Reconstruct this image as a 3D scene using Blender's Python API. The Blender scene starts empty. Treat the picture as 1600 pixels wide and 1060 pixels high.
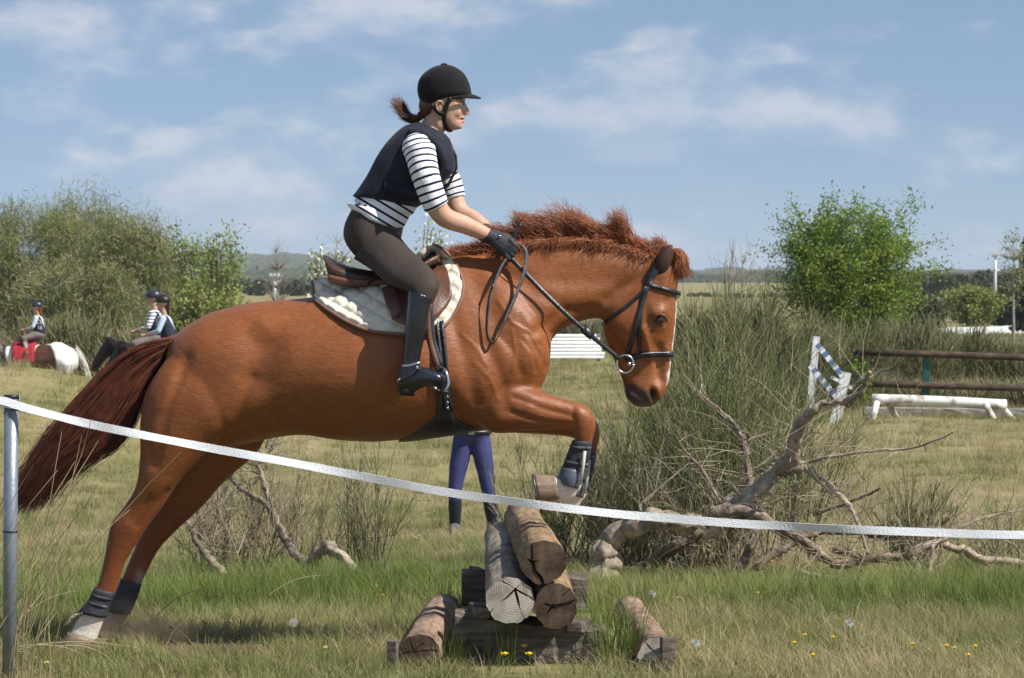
import bpy, math, random
import numpy as np
from mathutils import Vector, Matrix

random.seed(7)
rng = np.random.default_rng(7)
scene = bpy.context.scene
COL = scene.collection

# ------------------------------------------------------------------ camera
FPX = 4537.0            # focal length in pixels of the 1600 px wide photograph
CX, CY = 800.0, 530.0
HORIZON = 430.0
PITCH = math.atan((CY - HORIZON) / FPX)
CAM_Z = 1.5
cam_data = bpy.data.cameras.new("camera")
cam_data.sensor_width = 36.0
cam_data.lens = 36.0 * FPX / 1600.0
cam_data.clip_start = 0.1
cam_data.clip_end = 20000.0
cam_data.dof.use_dof = True
cam_data.dof.focus_distance = 11.6
cam_data.dof.aperture_fstop = 16.0
cam = bpy.data.objects.new("camera", cam_data)
COL.objects.link(cam)
cam.location = (0, 0, CAM_Z)
cam.rotation_euler = (math.pi / 2 - PITCH, 0, 0)
scene.camera = cam

# ------------------------------------------------------------------ light
SUN_DIR = Vector((0.62, -0.30, 0.78)).normalized()      # towards the sun
sun_el = math.asin(SUN_DIR.z)
sun_az = math.atan2(SUN_DIR.x, SUN_DIR.y)
sun_data = bpy.data.lights.new("sun", 'SUN')
sun_data.energy = 5.0
sun_data.angle = math.radians(0.5)
sun_data.color = (1.0, 0.95, 0.87)
sun = bpy.data.objects.new("sun", sun_data)
COL.objects.link(sun)
sun.location = (20, -20, 40)
sun.rotation_euler = (-SUN_DIR).to_track_quat('-Z', 'Y').to_euler()

world = bpy.data.worlds.new("World")
scene.world = world
world.use_nodes = True
wn, wl = world.node_tree.nodes, world.node_tree.links
wn.clear()
w_out = wn.new('ShaderNodeOutputWorld')
w_bg = wn.new('ShaderNodeBackground')
w_bg.inputs['Strength'].default_value = 0.09
w_sky = wn.new('ShaderNodeTexSky')
w_sky.sky_type = 'NISHITA'
w_sky.sun_disc = False
w_sky.sun_elevation = sun_el
w_sky.sun_rotation = sun_az
w_sky.air_density = 1.0
w_sky.dust_density = 0.3
w_sky.ozone_density = 1.6
w_sky.altitude = 60.0
w_dir = wn.new('ShaderNodeTexCoord')
w_lift = wn.new('ShaderNodeVectorMath'); w_lift.operation = 'ADD'          # clear, deep-blue air right down to the horizon
w_lift.inputs[1].default_value = (0.0, 0.0, 0.135)
w_nrm = wn.new('ShaderNodeVectorMath'); w_nrm.operation = 'NORMALIZE'
wl.new(w_dir.outputs['Generated'], w_lift.inputs[0]); wl.new(w_lift.outputs['Vector'], w_nrm.inputs[0])
wl.new(w_nrm.outputs['Vector'], w_sky.inputs['Vector'])
# fair-weather clouds drawn over the sky by direction
w_co = wn.new('ShaderNodeTexCoord')
w_map = wn.new('ShaderNodeMapping')
w_map.inputs['Scale'].default_value = (1.0, 1.0, 2.2)
w_map.inputs['Location'].default_value = (0.31, 0.0, 0.17)
wl.new(w_co.outputs['Generated'], w_map.inputs['Vector'])
def w_noise(scale, detail, rough, dist, src):
    n = wn.new('ShaderNodeTexNoise')
    n.inputs['Scale'].default_value = scale
    n.inputs['Detail'].default_value = detail
    n.inputs['Roughness'].default_value = rough
    n.inputs['Distortion'].default_value = dist
    wl.new(src, n.inputs['Vector'])
    return n.outputs['Fac']
def w_math(op, a, b=None, c=None, clamp=False):
    n = wn.new('ShaderNodeMath'); n.operation = op; n.use_clamp = clamp
    for i, v in enumerate((a, b, c)):
        if v is None: continue
        if isinstance(v, (int, float)): n.inputs[i].default_value = v
        else: wl.new(v, n.inputs[i])
    return n.outputs[0]
w_up = wn.new('ShaderNodeVectorMath'); w_up.operation = 'ADD'
w_up.inputs[1].default_value = (0.0, 0.0, 0.018)
wl.new(w_map.outputs['Vector'], w_up.inputs[0])
cl_a = w_noise(15.0, 9.0, 0.56, 0.1, w_map.outputs['Vector'])
cl_b = w_noise(15.0, 9.0, 0.56, 0.1, w_up.outputs['Vector'])
cl_big = w_noise(4.5, 3.0, 0.5, 0.0, w_map.outputs['Vector'])
cover = w_math('ADD', w_math('MULTIPLY', cl_a, 0.72), w_math('MULTIPLY', cl_big, 0.28))
w_r = wn.new('ShaderNodeMapRange'); w_r.interpolation_type = 'SMOOTHSTEP'
w_r.inputs['From Min'].default_value = 0.47
w_r.inputs['From Max'].default_value = 0.60
wl.new(cover, w_r.inputs['Value'])
edge = w_math('SUBTRACT', cl_a, cl_b)                     # lit upper rims
w_e = wn.new('ShaderNodeMapRange')
w_e.inputs['From Min'].default_value = -0.05
w_e.inputs['From Max'].default_value = 0.13
w_e.inputs['To Min'].default_value = 0.0
w_e.inputs['To Max'].default_value = 1.0
wl.new(edge, w_e.inputs['Value'])
w_cc = wn.new('ShaderNodeMixRGB')
w_cc.inputs['Color1'].default_value = (3.9, 4.7, 6.1, 1)
w_cc.inputs['Color2'].default_value = (6.2, 6.3, 6.8, 1)
wl.new(w_e.outputs['Result'], w_cc.inputs['Fac'])
w_fac = w_math('MULTIPLY', w_r.outputs['Result'], 0.68)
w_mix = wn.new('ShaderNodeMixRGB')
wl.new(w_fac, w_mix.inputs['Fac'])
wl.new(w_sky.outputs['Color'], w_mix.inputs['Color1'])
wl.new(w_cc.outputs['Color'], w_mix.inputs['Color2'])
wl.new(w_mix.outputs['Color'], w_bg.inputs['Color'])
wl.new(w_bg.outputs['Background'], w_out.inputs['Surface'])

vs = scene.view_settings
vs.view_transform = 'Standard'
vs.look = 'None'
vs.exposure = 0.38
vs.gamma = 1.0
vs.use_curve_mapping = False
scene.cycles.use_denoising = True
scene.cycles.max_bounces = 6
scene.cycles.transparent_max_bounces = 8
scene.cycles.sample_clamp_indirect = 8.0

# ------------------------------------------------------------------ pixel -> place
SP, CP = math.sin(PITCH), math.cos(PITCH)
def P(px, py, D):
    """the point at depth D (metres along +Y) seen at photo pixel px, py"""
    t = D / (FPX * CP + (CY - py) * SP)
    return np.array([(px - CX) * t, D, CAM_Z + ((CY - py) * CP - FPX * SP) * t])
def to_px(V):
    V = np.asarray(V, float)
    dy, dz = V[..., 1], V[..., 2] - CAM_Z
    f = dy * CP - dz * SP
    u = dy * SP + dz * CP
    return np.stack([CX + FPX * V[..., 0] / f, CY - FPX * u / f], -1)

def smooth01(t):
    t = np.clip(t, 0, 1)
    return t * t * (3 - 2 * t)
def _drop(y):
    y = np.asarray(y, float)
    d = np.where(y < 10, 1.405 + 0.0095 * (10 - np.clip(y, -40, 10)), 1.405 + 0.053 * (y - 10))
    far = 2.15 + 0.25 * smooth01((y - 24) / 40)
    return np.where(y < 24, np.minimum(d, 2.15), far)
def ground_z(x, y):
    x = np.asarray(x, float); y = np.asarray(y, float)
    z = CAM_Z - _drop(y)
    bump = 1.05 * np.exp(-((x + 6.4) / 3.2) ** 2 - ((y - 36) / 5.0) ** 2)
    bank = 0.75 * np.exp(-((x + 9.0) / 4.5) ** 2 - ((y - 56) / 5.0) ** 2)
    und = 0.025 * np.sin(x * 1.7 + y * 0.6) * np.sin(y * 0.9 - x * 0.4) + 0.012 * np.sin(x * 4.1 + 1.0) * np.sin(y * 3.3)
    w = np.clip((y - 11.9) / 4, 0, 1) * np.clip((400 - y) / 300, 0, 1)
    return z + bump + bank + und * w
def on_ground(px, py, lo=6.0, hi=3000.0):
    """where the ray through the pixel meets the ground"""
    for _ in range(60):
        mid = math.sqrt(lo * hi) if hi / lo > 1.2 else 0.5 * (lo + hi)
        p = P(px, py, mid)
        if p[2] > ground_z(p[0], p[1]): lo = mid
        else: hi = mid
    return P(px, py, 0.5 * (lo + hi))

# ------------------------------------------------------------------ mesh helpers
def new_mesh(name, V, F):
    """F: list of index arrays/lists or list of lists of mixed sizes"""
    me = bpy.data.meshes.new(name)
    V = np.asarray(V, np.float32).reshape(-1, 3)
    if isinstance(F, np.ndarray): groups = [F]
    elif len(F) and isinstance(F[0], np.ndarray) and F[0].ndim == 2: groups = [f for f in F if len(f)]
    else: groups = None
    if groups is None:
        me.from_pydata(V.tolist(), [], [list(map(int, f)) for f in F])
    else:
        me.vertices.add(len(V)); me.vertices.foreach_set('co', V.ravel())
        idx = np.concatenate([g.ravel() for g in groups]).astype(np.int32)
        tot = np.concatenate([np.full(len(g), g.shape[1]) for g in groups]).astype(np.int32)
        start = np.concatenate([[0], np.cumsum(tot)[:-1]]).astype(np.int32)
        me.loops.add(len(idx)); me.loops.foreach_set('vertex_index', idx)
        me.polygons.add(len(tot)); me.polygons.foreach_set('loop_start', start)
        me.update(calc_edges=True)
    me.update()
    return me
ROOTLOC = {}
def thing(name, label, cat, loc, group=None):
    o = bpy.data.objects.new(name, None)
    COL.objects.link(o)
    o.empty_display_size = 0.1
    o.location = [float(c) for c in loc]
    ROOTLOC[o.name] = np.array(loc, float)
    tag(o, label, cat, group)
    return o
def tag(o, label=None, cat=None, group=None, kind=None):
    if label: o['label'] = label
    if cat: o['category'] = cat
    if group: o['group'] = group
    if kind: o['kind'] = kind
    return o
def obj(name, V, F, mat=None, parent=None, smooth=True, origin=None):
    """link one mesh object; V in world metres"""
    V = np.asarray(V, float).reshape(-1, 3)
    if parent is not None:
        base = ROOTLOC[parent.name]
    else:
        base = np.array(origin, float) if origin is not None else np.array([(V[:, 0].min() + V[:, 0].max()) / 2, (V[:, 1].min() + V[:, 1].max()) / 2, V[:, 2].min()])
    me = new_mesh(name, V - base, F)
    o = bpy.data.objects.new(name, me)
    COL.objects.link(o)
    if parent is not None:
        o.parent = parent
    else:
        o.location = base
    ROOTLOC[o.name] = base
    if mat is not None: me.materials.append(mat)
    if smooth and len(me.polygons):
        me.polygons.foreach_set('use_smooth', np.ones(len(me.polygons), bool))
    return o
def merge(parts):
    """join [(V,F)] into one V,F (F lists)"""
    Vs, Fs, off = [], [], 0
    for V, F in parts:
        V = np.asarray(V, float).reshape(-1, 3)
        Vs.append(V)
        Fs.extend([[int(i) + off for i in f] for f in F])
        off += len(V)
    return np.concatenate(Vs), Fs
def attr_color(o, name, rgb):
    me = o.data
    a = me.color_attributes.new(name, 'FLOAT_COLOR', 'POINT')
    c = np.ones((len(me.vertices), 4), np.float32); c[:, :3] = rgb
    a.data.foreach_set('color', c.ravel())
def attr_float(o, name, val):
    a = o.data.attributes.new(name, 'FLOAT', 'POINT')
    a.data.foreach_set('value', np.asarray(val, np.float32))

def catmull(pts, n):
    pts = np.asarray(pts, float)
    if len(pts) < 3:
        t = np.linspace(0, 1, n)[:, None]
        return pts[0] * (1 - t) + pts[-1] * t
    p = np.vstack([2 * pts[0] - pts[1], pts, 2 * pts[-1] - pts[-2]])
    seg = np.linalg.norm(np.diff(pts[:, :3], axis=0), axis=1) + 1e-9
    cum = np.concatenate([[0], np.cumsum(seg)])
    s = np.linspace(0, cum[-1], n)
    i = np.clip(np.searchsorted(cum, s, side='right') - 1, 0, len(seg) - 1)
    t = ((s - cum[i]) / seg[i])[:, None]
    p0, p1, p2, p3 = p[i], p[i + 1], p[i + 2], p[i + 3]
    return 0.5 * (2 * p1 + (p2 - p0) * t + (2 * p0 - 5 * p1 + 4 * p2 - p3) * t ** 2 + (3 * p1 - p0 - 3 * p2 + p3) * t ** 3)
def ring_faces(k, n, cap=True):
    F = []
    for i in range(k - 1):
        for j in range(n):
            a = i * n + j; b = i * n + (j + 1) % n
            F.append([a, b, b + n, a + n])
    if cap:
        F.append(list(range(n))[::-1]); F.append([(k - 1) * n + j for j in range(n)])
    return F
def tube(pts, radii, n=8, cap=True, flat=None, jit=0.0, seed=0):
    pts = np.asarray(pts, float); k = len(pts)
    radii = np.broadcast_to(np.asarray(radii, float), (k,))
    tan = np.gradient(pts, axis=0); tan /= np.linalg.norm(tan, axis=1)[:, None] + 1e-12
    ref = np.array([0, 0, 1.0]) if abs(tan[0][2]) < 0.8 else np.array([0, 1.0, 0])
    u = np.cross(tan[0], ref); u /= np.linalg.norm(u)
    V = []
    r_ = np.random.default_rng(seed)
    for i in range(k):
        u = u - tan[i] * np.dot(u, tan[i]); u /= np.linalg.norm(u) + 1e-12
        v = np.cross(tan[i], u)
        for j in range(n):
            a = 2 * math.pi * j / n
            r = radii[i] * (1 + (r_.uniform(-jit, jit) if jit else 0))
            V.append(pts[i] + r * (math.cos(a) * u + math.sin(a) * v * (flat if flat else 1.0)))
    return np.array(V), ring_faces(k, n, cap)
def strap(pts, width_dir, w, th):
    """flat strap along pts; width_dir (k,3) or one vector: the direction of its width"""
    pts = np.asarray(pts, float); k = len(pts)
    wd = np.broadcast_to(np.asarray(width_dir, float), (k, 3)).copy()
    tan = np.gradient(pts, axis=0); tan /= np.linalg.norm(tan, axis=1)[:, None] + 1e-12
    wd -= tan * np.sum(wd * tan, 1)[:, None]; wd /= np.linalg.norm(wd, axis=1)[:, None] + 1e-12
    nd = np.cross(tan, wd)
    w = np.broadcast_to(np.asarray(w, float), (k,))[:, None]
    V = np.stack([pts + wd * w / 2 + nd * th / 2, pts - wd * w / 2 + nd * th / 2, pts - wd * w / 2 - nd * th / 2, pts + wd * w / 2 - nd * th / 2], 1).reshape(-1, 3)
    return V, ring_faces(k, 4)
def box(c, sx, sy, sz, rot=None):
    V = np.array([[x, y, z] for x in (-1, 1) for y in (-1, 1) for z in (-1, 1)], float) * np.array([sx, sy, sz]) / 2
    if rot is not None: V = V @ np.array(rot).T
    return V + np.asarray(c, float), [[0, 1, 3, 2], [4, 6, 7, 5], [0, 4, 5, 1], [2, 3, 7, 6], [0, 2, 6, 4], [1, 5, 7, 3]]
def rotz(a):
    c, s = math.cos(a), math.sin(a)
    return np.array([[c, -s, 0], [s, c, 0], [0, 0, 1.0]])
def ellipsoid(c, r, axes=None, nu=16, nv=10):
    V, F = [], []
    for i in range(nv + 1):
        ph = math.pi * i / nv
        for j in range(nu):
            th = 2 * math.pi * j / nu
            V.append([math.sin(ph) * math.cos(th) * r[0], math.sin(ph) * math.sin(th) * r[1], math.cos(ph) * r[2]])
    V = np.array(V)
    for i in range(nv):
        for j in range(nu):
            a = i * nu + j; b = i * nu + (j + 1) % nu
            F.append([a, a + nu, b + nu, b])
    if axes is not None: V = V @ np.array(axes)
    return V + np.asarray(c, float), F
def capsule(p0, r0, p1, r1, n=12):
    p0, p1 = np.asarray(p0, float), np.asarray(p1, float)
    d = p1 - p0; L = np.linalg.norm(d) + 1e-9; t = d / L
    pts, rad = [], []
    for a in (-88, -55, -25): pts.append(p0 + t * r0 * math.sin(math.radians(a))); rad.append(r0 * math.cos(math.radians(a)))
    for s in np.linspace(0, 1, 5): pts.append(p0 + d * s); rad.append(r0 + (r1 - r0) * s)
    for a in (25, 55, 88): pts.append(p1 + t * r1 * math.sin(math.radians(a))); rad.append(r1 * math.cos(math.radians(a)))
    return tube(pts, rad, n)
def px_loft(st, n=28, sub=6):
    """closed loft through slices given in photo pixels.
    each slice: (ax, ay, bx, by, half_width_m, depth, egg, power); a = top/front edge, b = bottom/back edge"""
    st = np.array([list(s) + [0.0, 2.2][len(s) - 6:] if len(s) < 8 else s for s in st], float)
    S = catmull(st, (len(st) - 1) * sub + 1)
    V = []
    for ax, ay, bx, by, hw, D, egg, pw in S:
        A, B = P(ax, ay, D), P(bx, by, D)
        c, h = (A + B) / 2, (A - B) / 2
        for j in range(n):
            t = 2 * math.pi * j / n
            ct, s_ = math.cos(t), math.sin(t)
            e = 2.0 / pw
            cu = math.copysign(abs(ct) ** e, ct); sv = math.copysign(abs(s_) ** e, s_)
            V.append(c + h * cu + np.array([0, hw * sv * (1 + egg * cu), 0]))
    return np.array(V), ring_faces(len(S), n)
def voxel(parts, size, smooth=4, lam=0.5):
    """union of closed meshes through a voxel remesh; returns V, quads"""
    V, F = merge(parts)
    me = new_mesh('tmp', V, F)
    o = bpy.data.objects.new('tmp', me); COL.objects.link(o)
    m = o.modifiers.new('r', 'REMESH'); m.mode = 'VOXEL'; m.voxel_size = size; m.adaptivity = 0.0
    dg = bpy.context.evaluated_depsgraph_get()
    ev = o.evaluated_get(dg)
    m2 = bpy.data.meshes.new_from_object(ev)
    n = len(m2.vertices)
    co = np.empty(n * 3, np.float32); m2.vertices.foreach_get('co', co); co = co.reshape(-1, 3).astype(float)
    npoly = len(m2.polygons)
    tot = np.empty(npoly, np.int32); m2.polygons.foreach_get('loop_total', tot)
    idx = np.empty(len(m2.loops), np.int32); m2.loops.foreach_get('vertex_index', idx)
    if (tot == 4).all(): Q = [idx.reshape(-1, 4)]
    else:
        st = np.concatenate([[0], np.cumsum(tot)[:-1]])
        Q = [np.stack([idx[st[tot == k] + i] for i in range(k)], 1) for k in (3, 4) if (tot == k).any()]
    ed = np.empty(len(m2.edges) * 2, np.int32); m2.edges.foreach_get('vertices', ed); ed = ed.reshape(-1, 2)
    bpy.data.objects.remove(o); bpy.data.meshes.remove(me); bpy.data.meshes.remove(m2)
    co = laplace(co, ed, smooth, lam)
    return co, Q, ed
def laplace(co, ed, it, lam=0.5, mask=None):
    deg = np.bincount(ed.ravel(), minlength=len(co)).astype(float)[:, None] + 1e-9
    for k in range(it):
        acc = np.zeros_like(co)
        for c in range(3):
            acc[:, c] = np.bincount(ed[:, 0], co[ed[:, 1], c], len(co)) + np.bincount(ed[:, 1], co[ed[:, 0], c], len(co))
        d = acc / deg - co
        if mask is not None: d *= mask[:, None]
        # Taubin: shrink then a little inflate
        co = co + d * (lam if k % 2 == 0 else -lam * 0.9) if it > 6 else co + d * lam
    return co
def vert_normals(co, Q):
    N = np.zeros_like(co)
    for q in Q:
        a = co[q[:, 0]]; b = co[q[:, 1]]; c = co[q[:, 2]]
        fn = np.cross(b - a, c - a)
        for k in range(q.shape[1]):
            for ax in range(3): N[:, ax] += np.bincount(q[:, k], fn[:, ax], len(co))
    return N / (np.linalg.norm(N, axis=1)[:, None] + 1e-12)
def seg_dist(p, poly):
    """distance of 2-D points to a polyline"""
    poly = np.asarray(poly, float)
    if len(poly) == 1: return np.linalg.norm(p - poly[0], axis=1)
    d = np.full(len(p), 1e9)
    for a, b in zip(poly[:-1], poly[1:]):
        ab = b - a; t = np.clip(((p - a) @ ab) / (ab @ ab + 1e-9), 0, 1)
        d = np.minimum(d, np.linalg.norm(p - (a + t[:, None] * ab), axis=1))
    return d
def strands(paths, radii, sides=3):
    """thin tapered strands: paths (N,K,3), radii (N,K) -> V, quads"""
    paths = np.asarray(paths, float); N, K, _ = paths.shape
    tan = np.gradient(paths, axis=1); tan /= np.linalg.norm(tan, axis=2)[..., None] + 1e-12
    ref = np.where(np.abs(tan[..., 2:3]) > 0.9, np.array([1.0, 0, 0]), np.array([0, 0, 1.0]))
    u = np.cross(tan, ref); u /= np.linalg.norm(u, axis=2)[..., None] + 1e-12
    v = np.cross(tan, u)
    ang = 2 * np.pi * np.arange(sides) / sides
    off = u[:, :, None, :] * np.cos(ang)[None, None, :, None] + v[:, :, None, :] * np.sin(ang)[None, None, :, None]
    V = paths[:, :, None, :] + off * np.asarray(radii)[:, :, None, None]
    V = V.reshape(-1, 3)
    base = (np.arange(N)[:, None, None] * K + np.arange(K - 1)[None, :, None]) * sides
    j = np.arange(sides)[None, None, :]; j2 = (j + 1) % sides
    q = np.stack([base + j, base + j2, base + j2 + sides, base + j + sides], -1).reshape(-1, 4)
    return V, q
def leaf_quads(C, size, rr, up_bias=0.3, aspect=0.55, dirs=None):
    """rhombic leaves at centres C"""
    n = len(C)
    d = rr.normal(size=(n, 3)) if dirs is None else dirs + rr.normal(size=(n, 3)) * 0.25
    d[:, 2] += up_bias
    d /= np.linalg.norm(d, axis=1)[:, None]
    s = np.cross(d, rr.normal(size=(n, 3))); s /= np.linalg.norm(s, axis=1)[:, None] + 1e-9
    L = (size * rr.uniform(0.6, 1.3, n))[:, None]
    V = np.stack([C - d * L * 0.5, C + s * L * aspect * 0.5, C + d * L * 0.5, C - s * L * aspect * 0.5], 1).reshape(-1, 3)
    return V, np.arange(n * 4).reshape(-1, 4)

# ------------------------------------------------------------------ materials
def mat(name, base=(0.5, 0.5, 0.5), rough=0.6, spec=0.4, var=None, vscale=8.0, vdetail=4.0, stretch=None, bump=0.0, bscale=40.0,
        metal=0.0, attr=None, sheen=0.0, trans=0.0, vrange=(0.35, 0.65), coat=0.0, bstretch=None, rvar=0.0):
    m = bpy.data.materials.new(name); m.use_nodes = True
    nt = m.node_tree; N, L = nt.nodes, nt.links
    b = N['Principled BSDF']
    b.inputs['Roughness'].default_value = rough
    b.inputs['Specular IOR Level'].default_value = spec
    b.inputs['Metallic'].default_value = metal
    b.inputs['Base Color'].default_value = (*base, 1)
    if sheen: b.inputs['Sheen Weight'].default_value = sheen
    if coat: b.inputs['Coat Weight'].default_value = coat; b.inputs['Coat Roughness'].default_value = 0.15
    tc = N.new('ShaderNodeTexCoord')
    def mapped(sc):
        mp = N.new('ShaderNodeMapping'); mp.inputs['Scale'].default_value = sc
        L.new(tc.outputs['Object'], mp.inputs['Vector']); return mp.outputs['Vector']
    col_out = None
    if attr:
        a = N.new('ShaderNodeAttribute'); a.attribute_name = attr; col_out = a.outputs['Color']
    if var is not None:
        nz = N.new('ShaderNodeTexNoise'); nz.inputs['Scale'].default_value = vscale; nz.inputs['Detail'].default_value = vdetail
        L.new(mapped(stretch) if stretch else tc.outputs['Object'], nz.inputs['Vector'])
        mr = N.new('ShaderNodeMapRange'); mr.inputs['From Min'].default_value = vrange[0]; mr.inputs['From Max'].default_value = vrange[1]
        L.new(nz.outputs['Fac'], mr.inputs['Value'])
        mx = N.new('ShaderNodeMixRGB'); L.new(mr.outputs['Result'], mx.inputs['Fac'])
        if attr:
            mx.blend_type = 'MULTIPLY'; mx.inputs['Fac'].default_value = 1.0
            m2 = N.new('ShaderNodeMixRGB'); m2.inputs['Color1'].default_value = (*base, 1); m2.inputs['Color2'].default_value = (*var, 1)
            L.new(mr.outputs['Result'], m2.inputs['Fac'])
            for l in list(mx.inputs['Fac'].links): L.remove(l)
            mx.inputs['Fac'].default_value = 1.0
            L.new(col_out, mx.inputs['Color1']); L.new(m2.outputs['Color'], mx.inputs['Color2'])
        else:
            mx.inputs['Color1'].default_value = (*base, 1); mx.inputs['Color2'].default_value = (*var, 1)
        col_out = mx.outputs['Color']
        if rvar:
            rr_ = N.new('ShaderNodeMath'); rr_.operation = 'MULTIPLY_ADD'; rr_.inputs[1].default_value = rvar; rr_.inputs[2].default_value = rough - rvar / 2
            L.new(mr.outputs['Result'], rr_.inputs[0]); L.new(rr_.outputs[0], b.inputs['Roughness'])
    if col_out is not None: L.new(col_out, b.inputs['Base Color'])
    if bump:
        bn = N.new('ShaderNodeTexNoise'); bn.inputs['Scale'].default_value = bscale; bn.inputs['Detail'].default_value = 5.0
        L.new(mapped(bstretch) if bstretch else tc.outputs['Object'], bn.inputs['Vector'])
        bp = N.new('ShaderNodeBump'); bp.inputs['Strength'].default_value = bump; bp.inputs['Distance'].default_value = 0.01
        L.new(bn.outputs['Fac'], bp.inputs['Height']); L.new(bp.outputs['Normal'], b.inputs['Normal'])
    if trans:       # leaves let light through
        tr = N.new('ShaderNodeBsdfTranslucent'); ms = N.new('ShaderNodeMixShader'); ms.inputs['Fac'].default_value = trans
        if col_out is not None: L.new(col_out, tr.inputs['Color'])
        else: tr.inputs['Color'].default_value = (*base, 1)
        out = N['Material Output']
        L.new(b.outputs['BSDF'], ms.inputs[1]); L.new(tr.outputs['BSDF'], ms.inputs[2]); L.new(ms.outputs['Shader'], out.inputs['Surface'])
    return m
# ================================================================== ground
def ground_material():
    m = bpy.data.materials.new('meadow_ground'); m.use_nodes = True
    N, L = m.node_tree.nodes, m.node_tree.links
    b = N['Principled BSDF']; b.inputs['Roughness'].default_value = 0.95; b.inputs['Specular IOR Level'].default_value = 0.1
    tc = N.new('ShaderNodeTexCoord')
    def noise(s, d, r=0.55):
        n = N.new('ShaderNodeTexNoise'); n.inputs['Scale'].default_value = s; n.inputs['Detail'].default_value = d; n.inputs['Roughness'].default_value = r
        L.new(tc.outputs['Object'], n.inputs['Vector']); return n.outputs['Fac']
    def ramp(f, stops):
        r = N.new('ShaderNodeValToRGB'); L.new(f, r.inputs['Fac'])
        e = r.color_ramp.elements
        while len(e) < len(stops): e.new(0.5)
        for k, (p, c) in enumerate(stops): e[k].position = p; e[k].color = (*c, 1)
        return r.outputs['Color']
    big = ramp(noise(0.55, 5), [(0.30, (0.15, 0.155, 0.055)), (0.46, (0.21, 0.19, 0.08)), (0.62, (0.31, 0.25, 0.135)), (0.78, (0.36, 0.27, 0.165))])
    fine = ramp(noise(9.0, 8, 0.7), [(0.30, (0.12, 0.13, 0.04)), (0.5, (0.23, 0.205, 0.09)), (0.72, (0.40, 0.33, 0.20))])
    mx = N.new('ShaderNodeMixRGB'); mx.inputs['Fac'].default_value = 0.5
    L.new(big, mx.inputs['Color1']); L.new(fine, mx.inputs['Color2'])
    L.new(mx.outputs['Color'], b.inputs['Base Color'])
    bp = N.new('ShaderNodeBump'); bp.inputs['Strength'].default_value = 0.6; bp.inputs['Distance'].default_value = 0.03
    L.new(noise(22.0, 8, 0.7), bp.inputs['Height']); L.new(bp.outputs['Normal'], b.inputs['Normal'])
    return m
M_GROUND = ground_material()
ys = np.concatenate([np.linspace(-30, 6, 10), np.arange(7, 30, 0.22), np.arange(30, 80, 0.8), np.geomspace(80, 2600, 44)])
us = np.concatenate([np.linspace(-3.5, -0.5, 14), np.linspace(-0.46, 0.46, 120), np.linspace(0.5, 3.5, 14)])
gx = np.array([us * max(14.0, y * 0.55) if y < 60 else us * y * 0.55 for y in ys])
gy = np.repeat(ys[:, None], len(us), 1)
gz = ground_z(gx, gy)
GV = np.stack([gx, gy, gz], -1).reshape(-1, 3)
nu_, ny_ = len(us), len(ys)
ii = (np.arange(ny_ - 1)[:, None] * nu_ + np.arange(nu_ - 1)[None, :]).ravel()
ground = obj('ground', GV, np.stack([ii, ii + 1, ii + 1 + nu_, ii + nu_], 1), M_GROUND, origin=(0, 0, 0))
tag(ground, 'rough meadow of green and straw coloured grass sloping gently away', 'ground', kind='structure')
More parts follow.
